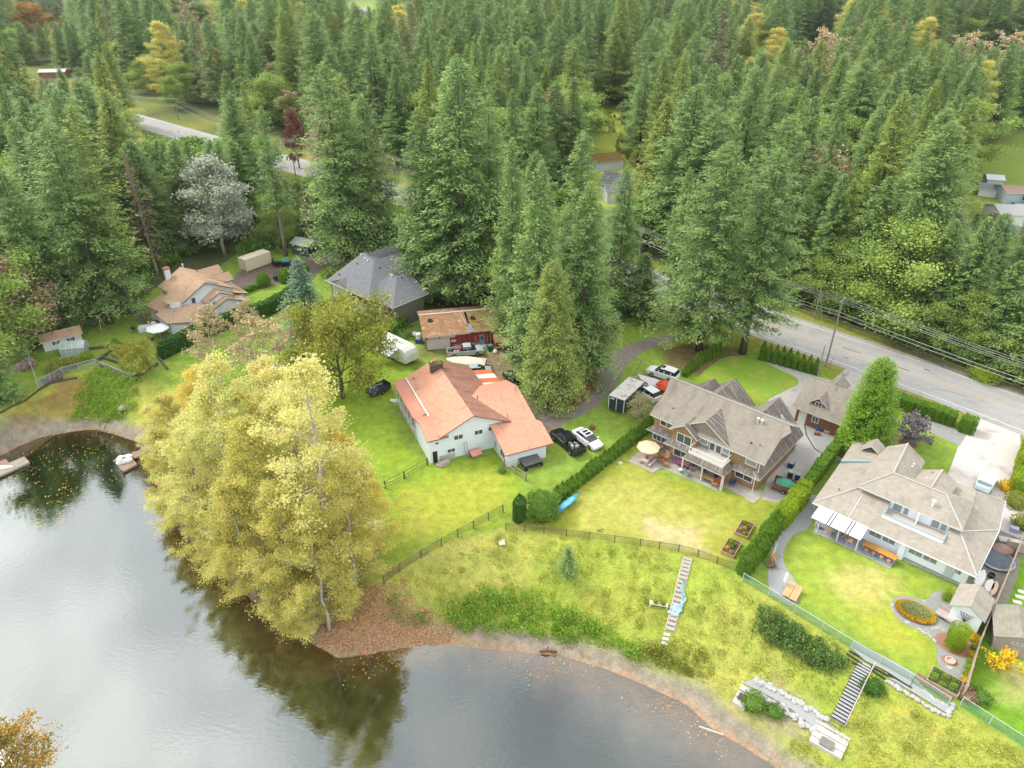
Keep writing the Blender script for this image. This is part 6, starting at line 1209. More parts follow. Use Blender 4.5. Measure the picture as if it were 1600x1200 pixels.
# utility trailer with blue load
p0, p1 = at(603, 610, 0), at(578, 622, 0); d = p1 - p0; t = thing('utility_trailer', 'dark mesh-sided trailer loaded with a blue tarp on the lawn', 'trailer', ((p0.x + p1.x) / 2, (p0.y + p1.y) / 2 + .5, 0), math.atan2(d.y, d.x))
DMB = mat('dark_mesh', (.04, .04, .045)); obj('bed', MB().box(-1.7, 1.7, -.95, .95, .4, .5).box(-1.7, 1.7, -.95, -.88, .5, 1.1).box(-1.7, 1.7, .88, .95, .5, 1.1).box(-1.7, -1.62, -.88, .88, .5, 1.3), DMB, t)
obj('tarp', MB().loft([[(x, -w0, .5), (x, w0, .5), (x, w0 * .6, .5 + h), (x, -w0 * .7, .5 + h * .8)] for x, w0, h in ((-.2, .6, .4), (.5, .85, .7), (1.3, .8, .6), (1.65, .6, .3))]), mat('blue_tarp', (.02, .07, .25)), t); obj('poles', MB().tube([(-1.2, -.5, 1.2), (1.5, .4, 1.35)], .05, 4).tube([(-.9, .1, 1.15), (1.2, -.7, 1.3)], .05, 4), METAL, t); wheels(t, (-.2,), 1.0, .32)
# boat with cover behind pink house, and small pale trailer
t = thing('covered_boat', 'boat under a cream cover between the silver pickup and the pink roof', 'boat', at(731, 572), R(-8)); obj('cover', MB().loft([[(x, -w0, .5), (x, w0, .5), (x, w0, 1.0), (x, .12, 1.0 + h), (x, -.12, 1.0 + h), (x, -w0, 1.0)] for x, w0, h in ((-3.4, .12, .1), (-2.2, .9, .45), (0, 1.15, .7), (2.2, 1.15, .55), (2.9, 1.0, .3))]), mat('cream_canvas', (.60, .55, .44), (.54, .49, .39), 2), t); wheels(t, (.8,), 1.0, .3); obj('hull', MB().loft([[(x, -w0, .35), (x, w0, .35), (x, w0 * 1.3, .62), (x, -w0 * 1.3, .62)] for x, w0 in ((-3.2, .08), (-2, .6), (0, .8), (2.7, .8))]), WHITE, t)
vehicle('suv', (741, 577), (757, 576), paint('pale_teal', (.32, .42, .41)), 'parked_car', 'pale teal vehicle end showing beyond the cream covered boat', 'car').scale = (.75, .85, .7)
# striped canopy beside pink house
sc_ = thing('striped_canopy', 'orange and white striped canopy behind the pink roof', 'canopy', wl(0, 0), R(23.5)); CO = mat('orange_canvas', (.60, .15, .05)); CWT = mat('white_canvas', (.72, .68, .6))
for k in range(5):
    y0 = 9.3 + k * 1.28; obj('canopy_panel', MB().slab([(11.0, y0, 2.95), (14.6, y0, 2.35), (14.6, y0 + 1.24, 2.35), (11.0, y0 + 1.24, 2.95)], .05), [CO if k % 2 == 0 else CWT] * 2, sc_)
for x, y in ((14.4, 9.5), (14.4, 15.3), (11.4, 15.3)): obj('post', MB().box(x - .05, x + .05, y - .05, y + .05, 0, 2.4), METAL, sc_)
# container
t = thing('shipping_container', 'cream corrugated shipping container beside the gravel drive', 'container', at(386.5, 425.5), 0); a0, a1 = at(386.5, 425.5), at(425, 411.5); t.rotation_euler[2] = math.atan2(a1.y - a0.y, a1.x - a0.x)
CC = mat('cream_container', (.68, .62, .45), (.62, .56, .40), 2, .6, c3=(.3, .15, .07), s3=1.2, t3=.66); mb = MB()
mb.box(.06, 5.94, .06, 2.38, .15, 2.5)
for k in range(19): mb.box(.2 + k * .3, .34 + k * .3, .0, .06, .15, 2.45)
mb.box(0, 6, 0, .1, 2.46, 2.6).box(0, 6, 2.34, 2.44, 2.46, 2.6).box(0, .1, .1, 2.34, 2.46, 2.6).box(5.9, 6, .1, 2.34, 2.46, 2.6)
for x in (0, 5.9):
    for y in (-.01, 2.34): mb.box(x, x + .1, y, y + .1, .0, 2.46)
obj('body', mb, CC, t); obj('roof', MB().box(.1, 5.9, .1, 2.34, 2.5, 2.57), mat('rusty_cream_roof', (.64, .57, .43), (.58, .5, .38), 2, c3=(.35, .2, .1), s3=1, t3=.55), t)
for y in (.4, .9, 1.5, 2.0): obj('lock_bar', MB().tube([(-.03, y, .2), (-.03, y, 2.4)], .035, 5), mat('container_bar', (.4, .35, .26)), t)
# carport shed
t = thing('metal_carport', 'dark blue-grey open carport with a pale metal roof at the end of the gravel drive', 'carport', at(483, 402), R(-28)); obj('wall', MB().box(-4.5, 0, -.05, 0, 0, 2.4).box(-4.55, -4.5, 0, 3.6, 0, 2.4), mat('slate_blue_sheet', (.075, .09, .11), (.06, .07, .09), 2, uvb=(.3, 4, .02)), t)
r_ = MB(); gable(r_, -4.8, .3, 1.8, 3.2, -.3, 2.35, 3.9, 2.35, .08); obj('roof', r_, [mat('pale_metal_roof', (.36, .36, .35), (.3, .3, .3), 1.5, .5, uvb=(.4, 8, .03)), METAL], t); obj('machine', MB().box(-1.2, .1, .8, 2.6, 0, 1.2), BLACK, t); 
for y in (1.2, 2.1): obj('wheel', MB().tube([(.14, y, .4), (.3, y, .4)], .35, 10), mat('pale_rim', (.45, .45, .45)), t)
t = thing('utility_trailer', 'dark trailer with a teal tarp at the foot of the long bare trunk', 'trailer', at(440, 415), R(5)); obj('bed', MB().box(-1.7, 1.7, -.9, .9, .5, .62).box(-1.7, 1.7, -.9, -.82, .62, 1.1).box(-1.7, -1.62, -.8, .9, .62, 1.5), BLACK, t); obj('tarp', MB().lathe([(.9, 0), (.85, .3), (.5, .55), (.1, .65)], 9, (.9, .3, .65)), mat('teal_tarp', (.03, .25, .3)), t); wheels(t, (0,), .95, .3)
o = single('bin', MB().box(-.3, .3, -.3, .3, 0, .7), BLUEP, 'small blue bin left of the cream container', 'bin', at(372, 418)) if False else None

# ------------------------------------------------------------------ small buildings
def shed(name, label, px, ang, L, W, he, hr, wm, rm, cat='shed', tr=TRIM, axis='x', ov=.3, win=(), org=None):
    t = thing(name, label, cat, org if org is not None else at(*px), R(ang)); mb = MB(); gwall(mb, 0, L, 0, W, 0, he, hr - .12, axis); obj('wall', mb, wm, t)
    r_ = MB(); c = W / 2 if axis == 'x' else L / 2; s = (hr - he) / c
    gable(r_, -ov, (L if axis == 'x' else W) + ov, c, hr, -ov, he - s * ov + .03, 2 * c + ov, he - s * ov + .03, .09, axis); obj('roof', r_, [rm, tr], t)
    for x, y, z, w0, h0, f in win: window(t, x, y, z, w0, h0, f, fw=.05)
    return t
s = shed('garden_shed', 'little white shed with a brown shingle roof at the forest edge', (71, 550), 35, 5.6, 2.4, 1.9, 2.7, AW, AR, win=((1.9, -.005, 1.1, .5, .5, -90), (4.0, -.005, 1.1, .5, .5, -90)))
SHUT = mat('black_shutter', (.02, .02, .02))
for x in (1.5, 2.3, 3.6, 4.4): obj('shutter', MB().box(x - .12, x + .12, -.05, -.005, .8, 1.4), SHUT, s)
# greenhouse
t = thing('greenhouse', 'small glass greenhouse with a white frame in front of the little white shed', 'greenhouse', at(97, 559), R(12)); GH = mat('greenhouse_glass', (.28, .34, .32), (.34, .4, .38), 3, .15, spec=.7)
mb = MB(); gwall(mb, 0, 3.6, 0, 2.2, 0, 1.5, 2.2); obj('pane', mb, GH, t); mb = MB()
for x in (0, .9, 1.8, 2.7, 3.6): mb.tube([(x, -.02, 0), (x, -.02, 1.52), (x, 1.1, 2.24), (x, 2.22, 1.52), (x, 2.22, 0)], .035, 4)
mb.tube([(0, -.02, 1.52), (3.6, -.02, 1.52)], .04, 4).tube([(0, 1.1, 2.24), (3.6, 1.1, 2.24)], .04, 4).tube([(0, .54, 1.88), (3.6, .54, 1.88)], .03, 4); obj('frame', mb, TRIM, t)
# white garden shed (house D)
sh = thing('garden_shed', 'pale blue garden shed with a beige gable roof beside the bullet-shaped cypress', 'shed', wd(0, 0), R(-42.3)); mb = MB(); gwall(mb, -.7, 1.9, -5.1, -2.0, 0, 2.2, 3.05, 'y'); obj('wall', mb, DW, sh)
r_ = MB(); gable(r_, -5.5, -1.75, .6, 3.3, -1.0, 2.3, 2.15, 2.3, .1, 'y'); obj('roof', r_, [DR, TEAL], sh)
mb = MB()
for k in range(-2, 3): mb.tube([(.6, -5.16, .9), (.6 + k * .28, -5.16, 2.0)], .02, 4)
for z in (1.2, 1.6, 1.95): mb.tube([(.1, -5.17, z), (1.1, -5.17, z)], .02, 4)
obj('trellis', mb, BLACK, sh)
s = shed('garden_shed', 'beige shed with a mottled roof beyond the wooden fence at the right edge', (1548, 1012), -27, 3.4, 3.6, 2.0, 2.8, mat('taupe_wall', (.34, .29, .27)), mat('mottled_shingles', (.28, .26, .2), (.2, .19, .15), 1.2, uvb=(.4, .2, .02)), axis='y', win=((1.7, -.005, 1.5, .9, .25, -90),))
# far buildings
MOSS = mat('mossy_shingles', (.20, .16, .035), (.25, .13, .05), 1.5, .95, uvb=(.5, .2, .02))
shed('small_house', 'small far house with a mossy orange-brown roof at the edge of the clearing', (930, 268), 20, 9, 8, 2.6, 4.0, AW, MOSS, 'house')
shed('small_house', 'far dark grey roofed building in front of the mossy roof', (938, 297), -25, 8, 7, 2.6, 4.2, WHITE, GR, 'house')
shed('small_house', 'far white house with a dark window below the dark roof among the firs', (948, 318), 10, 5, 6, 3.0, 4.0, WHITE, GR, 'house', win=((3, -.005, 1.6, 1.4, 1.0, -90),))
s = shed('mobile_home', 'pale blue mobile home with a brown roof and white deck at the right edge', (1568, 318), -6, 16, 7, 2.8, 3.8, mat('sky_blue_wall', (.36, .44, .48)), mat('dull_brown_roof', (.24, .16, .12)), 'house', win=((5, -.005, 1.5, 2, 1.2, -90), (9, -.005, 1.5, 2, 1.2, -90)))
obj('deck_roof', MB().slab([(4, -2.2, 2.3), (16, -2.2, 2.3), (16, 0, 2.7), (4, 0, 2.7)], .1), TRIM and [mat('pale_sheet_roof', (.55, .55, .53)), TRIM], s); obj('deck', MB().box(2, 16, -3, 0, .2, .5), mat('blue_deck', (.2, .25, .3)), s)
for k in range(5): obj('post', MB().box(4 + k * 3 - .08, 4 + k * 3 + .08, -2.2, -2.05, .5, 2.3), TRIM, s)
shed('small_shed', 'small dark-roofed shed left of the pale blue mobile home', (1527, 306), -30, 4, 5, 2, 3, WHITE, GR)
shed('small_shed', 'pale metal shed between the firs and the mobile home', (1540, 291), -15, 4, 4, 2, 2.8, mat('bluish_metal', (.42, .48, .48)), mat('bluish_metal_roof', (.42, .48, .46)))
shed('large_shed', 'long grey roofed building below the mobile home at the right edge', (1560, 352), -3, 22, 8, 2.6, 3.8, WHITE, mat('flat_grey_roof', (.3, .3, .29)), 'shed')
rg = random.Random(8); jm = [WHITE, mat('blue_cover', (.05, .2, .42)), grey1, WHITE, mat('pale_blue', (.4, .5, .58)), mat('rust_junk', (.3, .15, .08))]
jd = ['white', 'blue', 'grey', 'cream', 'pale blue', 'rusty']
for k in range(12):
    u, v = 1490 + rg.uniform(0, 105), (365 if k < 6 else 405) + rg.uniform(0, 34); p = at(u, v)
    mb = MB().box(-1.6, 1.6, -1.1, 1.1, .5, 2.3).box(-1.2, 1.2, -.9, .9, 2.3, 2.7).box(-1.9, -1.6, -.3, .3, .4, .6).tube([(-.6, -1.15, .35), (-.6, 1.15, .35)], .34, 10).tube([(.6, -1.15, .35), (.6, 1.15, .35)], .34, 10)
    single('stored_camper', mb, jm[k % 6], '%s camper stored behind the right-hand firs, %s' % (jd[k % 6], 'farther one' if k < 6 else 'nearer one'), 'camper', p, rg.uniform(0, 3), 'campers stored behind the right-hand firs')
shed('small_house', 'far house with red-brown eaves seen at the top left among firs', (62, 122), 10, 12, 6, 2.6, 3.6, mat('brick_wall', (.3, .14, .09)), mat('pale_roof', (.45, .43, .42)), 'house')
shed('small_house', 'white far house in the clearing at the top edge', (553, 24), 5, 12, 9, 4, 6, WHITE, mat('slate_far', (.25, .3, .33)), 'house'); 

# ------------------------------------------------------------------ docks and boats
DK = mat('dock_planks', (.30, .20, .15), (.24, .16, .12), 2, uvb=(.14, 4, .012)); DKG = mat('grey_dock_planks', (.32, .28, .22), (.25, .22, .17), 2, uvb=(.14, 4, .012))
def quadbox(mb, px, z0, z1): mb.prism([tuple(at(u, v, z1).xy) for u, v in px], z0, z1); return mb
t = thing('dock', 'small square brown dock with a gangway beside the cottonwoods', 'dock', (0, 0, 0)); obj('deck', quadbox(MB(), [(178, 718), (201, 708), (214, 725), (192, 737)], WZ + .05, WZ + .35), DK, t); obj('gangway', quadbox(MB(), [(203, 709), (232, 697), (237, 701), (210, 716)], WZ + .15, WZ + .38), DK, t)
obj('edge_beam', quadbox(MB(), [(178, 719.5), (192, 738.5), (193, 737), (179.5, 718)], WZ + .02, WZ + .33), mat('wet_wood', (.16, .11, .08)), t)
for u, v in ((178, 718), (192, 738), (215, 725), (201, 708)): p = at(u, v, WZ + .3); obj('post', MB().tube([(p.x, p.y, WZ - 1), (p.x, p.y, WZ + .6)], .07, 6), WOODD, t)
p = at(195, 719, WZ + .4); t = thing('pedal_boat', 'white pedal boat resting on the small brown dock', 'boat', (p.x, p.y, WZ + .35), R(25)); WP = mat('white_plastic', (.7, .7, .7), rough=.35)
for s in (-.42, .42): obj('hull', MB().loft([[(x, s - w0, .0), (x, s + w0, .0), (x, s + w0, h), (x, s - w0, h)] for x, w0, h in ((-1.05, .12, .2), (-.8, .36, .4), (.7, .36, .42), (1.0, .14, .3))]), WP, t, bevel=.04)
obj('seat', MB().box(-.7, -.2, -.6, .6, .42, .62), WP, t, bevel=.05); obj('hinge', MB().box(-.1, .15, -.13, .13, .42, .5), BLACK, t)
t = thing('dock', 'long weathered grey dock reaching in from the left edge', 'dock', (0, 0, 0)); obj('deck', quadbox(MB(), [(-60, 760), (-8, 734), (0, 729), (38, 713), (46, 722), (0, 743), (-55, 775)], WZ + .1, WZ + .4), DKG, t); obj('deck', quadbox(MB(), [(-60, 745), (8, 717), (14, 722), (12, 725), (-4, 732), (-60, 756)], WZ + .12, WZ + .44), DK, t)
p = at(2, 731, WZ + .5); single('kayak', MB().loft([[(x, -w0, .0), (x, w0, .0), (x, w0 * .8, h), (x, -w0 * .8, h)] for x, w0, h in ((-1.7, .04, .12), (-.9, .3, .25), (.5, .34, .26), (1.5, .06, .14))]), WP, 'white canoe lying on the grey dock at the left edge', 'boat', (p.x, p.y, WZ + .44), R(10))
t = thing('canoe', 'bright blue canoe upside on wooden stands at the end of the pointed hedge', 'boat', at(886, 793), 0); a0, a1 = at(873, 796), at(900, 773); t.rotation_euler[2] = math.atan2(a1.y - a0.y, a1.x - a0.x)
CB_ = mat('blue_hull', (.03, .28, .50), rough=.3); obj('hull', MB().loft([[(x, -w0, .75), (x, w0, .75), (x, w0 * .7, .5), (x, -w0 * .7, .5)] for x, w0 in ((-2.1, .04), (-1.2, .36), (0, .46), (1.2, .36), (2.1, .04))]), CB_, t); obj('deck', MB().loft([[(x, -w0, .76), (x, w0, .76), (x, w0 * .5, .8), (x, -w0 * .5, .8)] for x, w0 in ((-1.3, .2), (0, .33), (1.3, .2))]), mat('light_blue_deck', (.15, .42, .58)), t)
for x in (-1.2, 1.2): obj('stand', MB().tube([(x, -.4, 0), (x, -.3, .55), (x, .3, .55), (x, .4, 0)], .045, 4), WOODL, t)
for (u, v), (u2, v2), c, lb in [((1526, 915), (1537, 893), (.7, .7, .7), 'white canoe leaning beside the front corner of the pale blue house'), ((1543, 923), (1549, 908), (.68, .66, .62), 'cream paddle board lying between the canoe and the wooden fence'), ((1550, 929), (1557, 911), (.62, .45, .36), 'peach paddle board lying nearest the wooden fence')]:
    a0, a1 = at(u, v, .2), at(u2, v2, .2); Lh = (a1 - a0).length / 2 + .2; m_ = (a0 + a1) / 2
    wv = .5 if 'canoe' in lb else .34
    single('kayak', MB().loft([[(x * Lh, -w0 * wv, .05), (x * Lh, w0 * wv, .05), (x * Lh, w0 * wv * .8, .3), (x * Lh, -w0 * wv * .8, .3)] for x, w0 in ((-1, .15), (-.6, .8), (0, 1), (.6, .85), (1, .1))]), mat('hull_%d' % u, c, rough=.35), lb, 'boat', (m_.x, m_.y, .02), math.atan2(a1.y - a0.y, a1.x - a0.x))

# ------------------------------------------------------------------ utility poles and wires
POLE = mat('pole_wood', (.24, .22, .19), (.18, .165, .14), 3)
poles = []
def pole(bu, bv, tv, label, arm=1, r=.15, h=None, dx=0):
    p = at(bu, bv); h = h or top_h(p, tv); t = thing('utility_pole', label, 'pole', p, R(-42)); obj('shaft', MB().tube([(0, 0, -.3), (dx, 0, h)], [r, r * .7], 8), POLE, t)
    if arm:
        obj('crossarm', MB().box(-.05, .05, -1.1, 1.1, h - .55, h - .42), POLE, t); mi_ = MB()
        for y in (-1, -.4, .4, 1): mi_.lathe([(.05, 0), (.06, .12), (.03, .18)], 6, (0, y, h - .42))
        obj('insulator', mi_, mat('insulator', (.45, .45, .45)), t)
    poles.append((p, h)); return t
pole(1290, 572, 465, 'tall roadside utility pole behind the garage, the closest one')
P0 = poles[0]
pole(1272, 498, 446, 'thin utility pole on the far side of the road', 0, .11); obj('guy_wire', MB().tube([(0, 0, 6), (2.5, -3.0, 0)], .03, 4), POLE, bpy.data.objects[-1] if False else [o for o in bpy.data.objects if o.get('label') == 'thin utility pole on the far side of the road'][0])
pole(1277, 588, 540, 'short pale pole with a meter box at the end of the tall hedge', 0, .1)
obj('meter_box', MB().box(-.12, .12, -.3, -.1, 1.4, 2.1), METAL, [o for o in bpy.data.objects if str(o.get('label', '')).startswith('short pale pole')][0])
pole(998, 408, 355, 'utility pole between the firs in the middle of the road stretch')
pole(618, 292, 243, 'utility pole near the white pickup on the road')
pole(462, 275, 218, 'utility pole by the road left of the tall grove')
pole(279, 187, 152, 'far utility pole at the bend of the road')
pole(197, 168, 146, 'farthest utility pole at the upper left')
line = [poles[0], poles[3], poles[4], poles[5], poles[6], poles[7]]
first = Vector((line[0][0].x + 52, line[0][0].y - 54, 0))
WM = mat('wire', (.36, .36, .34))
seq = [(first, line[0][1])] + line
for j, (off, dz) in enumerate([(-1.0, -.35), (-.3, -.35), (.45, -.35), (1.0, -.35), (0, -2.4), (.1, -2.9)]):
    mb = MB()
    for (pa_, ha_), (pb_, hb_) in zip(seq[:-1], seq[1:]):
        L = (pb_ - pa_).length; d = (pb_ - pa_).normalized(); n = Vector((-d.y, d.x, 0)); pts = []
        for k in range(13): s_ = k / 12; q = pa_.lerp(pb_, s_) + n * off; pts.append((q.x, q.y, ha_ + dz + (hb_ - ha_) * s_ - 4 * s_ * (1 - s_) * L * .016))
        mb.tube(pts, .02 if j < 4 else .035, 4)
    single('overhead_wire', mb, WM, ['uppermost roadside overhead wire nearest the houses', 'overhead wire second from the house side of the crossarms', 'overhead wire second from the wood side of the crossarms', 'uppermost roadside overhead wire nearest the wood', 'upper of the two low cables on the roadside poles', 'lowest cable on the roadside poles'][j], 'wire', (0, 0, 0), 0, 'overhead wires along the road')

# ------------------------------------------------------------------ fences
def fence(px, label, h=1.2, sp=2.4, style='rail', pm=None, rm=None, name='fence', terr=True, cat='fence', r=.05, pts=None):
    P = pts or [gp(*q) for q in px]; pm = pm or WOODD; rm = rm or pm; t = thing(name, label, cat, tuple(P[0])); o = P[0]; post = None; tops = []
    pme = MB().box(-r, r, -r, r, -.3, h + .05).mesh('post', [pm])
    for i in range(len(P) - 1):
        L = (P[i + 1] - P[i]).length; n = max(1, round(L / sp))
        for k in range(n + (1 if i == len(P) - 2 else 0)):
            q = P[i].lerp(P[i + 1], k / n); q.z = hz(q.x, q.y); tops.append(q - o); po = link(bpy.data.objects.new('post', pme), t); po.location = q - o
    rl = MB()
    for a, b in zip(tops[:-1], tops[1:]):
        for f in ((.95, .5) if style == 'rail' else (1.0,)): rl.tube([(a.x, a.y, a.z + h * f), (b.x, b.y, b.z + h * f)], .045 if style == 'rail' else .035, 4)
        if style == 'rail': rl.tube([(a.x, a.y, a.z + h * .15), (b.x, b.y, b.z + h * .15)], .035, 4)
    obj('rail', rl, rm, t)
    if style == 'mesh':
        ms = MB()
        for a, b in zip(tops[:-1], tops[1:]): ms.add([(a.x, a.y, a.z + .02), (b.x, b.y, b.z + .02), (b.x, b.y, b.z + h), (a.x, a.y, a.z + h)], [(0, 1, 2, 3)])
        obj('mesh_panel', ms, fence_mesh, t)
    if style == 'board':
        ms = MB()
        for a, b in zip(tops[:-1], tops[1:]):
            n = Vector((b.y - a.y, a.x - b.x, 0)).normalized() * .03; ms.add([tuple(v) for v in (a - n, b - n, b + n, a + n)] + [(v.x, v.y, v.z + h) for v in (a - n, b - n, b + n, a + n)], [(0, 1, 5, 4), (1, 2, 6, 5), (2, 3, 7, 6), (3, 0, 4, 7), (4, 5, 6, 7)])
        obj('board_panel', ms, rm, t)
    return t
def meshmat(name, c, f):
    m = bpy.data.materials.new(name); m.use_nodes = True; t = m.node_tree; b = t.nodes['Principled BSDF']; b.inputs['Base Color'].default_value = (*c, 1); tr = N(t, 'ShaderNodeBsdfTransparent'); ms = N(t, 'ShaderNodeMixShader')
    tcn = N(t, 'ShaderNodeTexCoord'); mpn = N(t, 'ShaderNodeMapping'); mpn.inputs['Rotation'].default_value = (0, 0, R(45)); t.links.new(tcn.outputs['UV'], mpn.inputs[0]); br_ = N(t, 'ShaderNodeTexBrick', offset=0.0); br_.inputs['Scale'].default_value = 1; br_.inputs['Brick Width'].default_value = .09; br_.inputs['Row Height'].default_value = .09; br_.inputs['Mortar Size'].default_value = f
    t.links.new(mpn.outputs[0], br_.inputs['Vector']); t.links.new(br_.outputs['Fac'], ms.inputs[0]); t.links.new(tr.outputs[0], ms.inputs[1]); t.links.new(b.outputs[0], ms.inputs[2]); t.links.new(ms.outputs[0], t.nodes['Material Output'].inputs[0]); return m
GM = meshmat('grey_chain_link', (.3, .31, .3), .008); GRM = meshmat('green_chain_link', (.10, .26, .17), .012); BKM = meshmat('black_chain_link', (.05, .055, .04), .008)
FM = mat('galvanised_rail', (.40, .42, .41), rough=.45)
fence_mesh = BKM
fence([(790, 828), (850, 834), (920, 842), (1000, 853), (1060, 862), (1090, 870), (1150, 892), (1165, 900)], 'low black wire fence along the bottom of the brown house lawn', 1.0, 2.4, 'mesh', mat('black_post', (.06, .06, .05)), mat('dark_rail', (.10, .10, .08)), r=.04)
fence([(600, 912), (625, 893), (690, 853), (740, 825), (786, 800)], 'grey wooden post and rail fence from the cottonwoods to the cypresses', 1.1, 2.6, 'mesh', mat('grey_fence_wood', (.15, .13, .10), (.1, .09, .07), 5), r=.07)
fence([(602, 763), (632, 748), (668, 727)], 'short dark rail fence from the pink-roofed house corner to the cottonwoods', 1.1, 3.2, 'rail', WOODD, r=.08)
fence([(788, 730), (806, 741), (822, 752)], 'short weathered rail fence at the corner of the front wing', 1.2, 2.2, 'rail', mat('weathered_rail', (.22, .20, .15)), r=.08)
fence_mesh = GRM
fence([(1160, 908), (1200, 932), (1240, 958), (1330, 1014), (1420, 1065), (1480, 1103)], 'green chain-link fence along the lower edge of the right lawn', 1.15, 2.6, 'mesh', FM, FM, r=.035)
fence([(1500, 1102), (1545, 1132), (1600, 1168), (1680, 1220)], 'green chain-link fence at the bottom right corner', 1.15, 2.6, 'mesh', FM, FM, r=.035)
fence_mesh = GM
fence([(62, 607), (52, 580), (46, 553), (0, 560)], 'grey chain-link fence around the left side of the terraced garden', 1.3, 2.6, 'mesh', FM, FM, r=.035)
fence([(60, 607), (100, 586), (150, 572), (180, 585), (207, 597)], 'grey chain-link fence below the terraced garden', 1.3, 2.6, 'mesh', FM, FM, r=.035)
fence([(1258, 785), (1270, 800), (1257, 797)][:2], 'small chain-link gate at the left corner of the pale blue house', 1.2, 1.3, 'mesh', FM, FM, r=.03, name='gate', cat='gate')
fence([(1294, 718), (1312, 730)], 'small chain-link gate between the clipped hedge and the pale blue house', 1.2, 1.3, 'mesh', FM, FM, r=.03, name='gate', cat='gate')
fence([(1608, 812), (1585, 870), (1560, 930), (1535, 990), (1520, 1030), (1503, 1090)], 'tall tan board fence on the right side of the pale blue house', 1.7, 2.4, 'board', mat('tan_fence', (.36, .29, .23), (.3, .24, .19), 3), r=.06)
fence([(0, 722 - 75), (40, 627), (62, 610), (80, 600), (120, 592)], 'low timber edging along the left bank', .3, 2.6, 'board', WOODD, name='timber_edging', cat='edging')
fence_mesh = BKM
fence([(1225, 478), (1400, 545), (1512, 590), (1600, 618)], 'thin wire fence on the far verge of the road', 1.2, 4, 'mesh', mat('grey_post', (.14, .14, .12)), r=.03)
# gates / wall right of driveway
t = thing('wooden_gate', 'low pale wooden gate across the side yard by the tan fence', 'gate', at(1570, 858), R(-25)); obj('board_panel', MB().box(0, 4.5, -.05, .05, .1, 1.3), mat('pale_board', (.42, .36, .33), (.36, .31, .28), 2, uvb=(4, .15, .02)), t); obj('post', MB().box(-.12, 0, -.08, .08, 0, 1.5), WOODL, t)
# terrace timbers in the left garden
TW = mat('terrace_timber', (.12, .10, .085), (.08, .07, .06), 5)
for i, (a, b, lb) in enumerate([((130, 548), (160, 545), 'left upper'), ((160, 545), (184, 540), 'right upper'), ((152, 566), (176, 549), 'diagonal left'), ((160, 560), (190, 570), 'middle'), ((156, 572), (210, 592), 'lower long'), ((176, 556), (186, 562), 'short inner'), ((210, 592), (247, 570), 'right end'), ((245, 556), (262, 578), 'rightmost')]):
    p, q = at(*a), at(*b); d = q - p; single('terrace_wall', MB().box(0, d.length, -.12, .12, 0, .5), TW, 'dark timber terrace wall in the left garden, %s one' % lb, 'retaining wall', p, math.atan2(d.y, d.x), 'timber terrace walls')
t = thing('garden_steps', 'dark timber steps at the left end of the terraced garden', 'steps', at(66, 598), R(40))
for k in range(4): obj('step', MB().box(k * .7, k * .7 + .6, -1.0, 1.0, 0, .15 + k * .12), TW, t)
# swing set etc
t = thing('swing_set', 'pale wooden swing set at the forest edge', 'swing set', at(146, 513), R(8)); L_ = 3.0
for x in (-1.5, 1.5): obj('leg', MB().tube([(x, -.9, 0), (x, 0, 2.3), (x, .9, 0)], .07, 5), mat('pale_timber', (.42, .36, .2)), t)
obj('beam', MB().tube([(-1.6, 0, 2.32), (1.6, 0, 2.32)], .08, 5), MC['pale_timber'], t)
for x in (-.5, .5): obj('swing_seat', MB().box(x - .25, x + .25, -.12, .12, .5, .56).tube([(x - .22, 0, .56), (x - .22, 0, 2.3)], .015, 3).tube([(x + .22, 0, .56), (x + .22, 0, 2.3)], .015, 3), BLUEP, t)
def parasol(px, col, label, h=2.3, r=1.5, cat='umbrella', closed=False, base=(0, 0)):
    t = thing('parasol', label, cat, at(*px) if len(px) == 2 else px); obj('pole', MB().tube([(0, 0, 0), (0, 0, h)], .03, 6), WHITE, t)
    if closed: obj('canopy', MB().lathe([(.05, h), (.16, h - .4), (.2, h - 1.3), (.1, h - 1.5)][::-1], 8), col, t)
    else:
        mb = MB(); n = 8; V = [(0, 0, h)] + [(r * math.cos(2 * math.pi * k / n), r * math.sin(2 * math.pi * k / n), h - .5) for k in range(n)] + [(.98 * r * math.cos(2 * math.pi * k / n), .98 * r * math.sin(2 * math.pi * k / n), h - .62) for k in range(n)]
        mb.add(V, [(0, 1 + k, 1 + (k + 1) % n) for k in range(n)] + [(1 + k, 9 + k, 9 + (k + 1) % n, 1 + (k + 1) % n) for k in range(n)] + [tuple(9 + k for k in reversed(range(n)))]); obj('canopy', mb, col, t)
    return t
parasol((251, 528), mat('white_cloth', (.68, .68, .68)), 'white patio umbrella in front of the tan-roofed house', 2.4, 1.9)
def chair(loc, rz, m, label, group=None, name='chair', legm=METAL, s=1.0):
    t = thing(name, label, 'chair', loc, rz, group); obj('seat', MB().box(-.27, .27, -.27, .27, .38, .44), m, t); obj('backrest', MB().slab([(-.27, .25, .44), (.27, .25, .44), (.27, .42, .95), (-.27, .42, .95)], .05), [m, m], t)
    for x in (-.24, .24):
        for y in (-.24, .24): obj('leg', MB().box(x - .025, x + .025, y - .025, y + .025, 0, .38), legm, t)
        obj('armrest', MB().box(x - .03, x + .03, -.27, .3, .6, .64), m, t)
    t.scale = (s, s, s); return t
REDC = mat('rust_red_chair', (.28, .07, .04)); chair(at(180, 540), R(200), REDC, 'left one of two rust-red garden chairs above the terraces', 'rust-red garden chairs', s=1.3); chair(at(192, 541), R(170), REDC, 'right one of two rust-red garden chairs above the terraces', 'rust-red garden chairs', s=1.3)
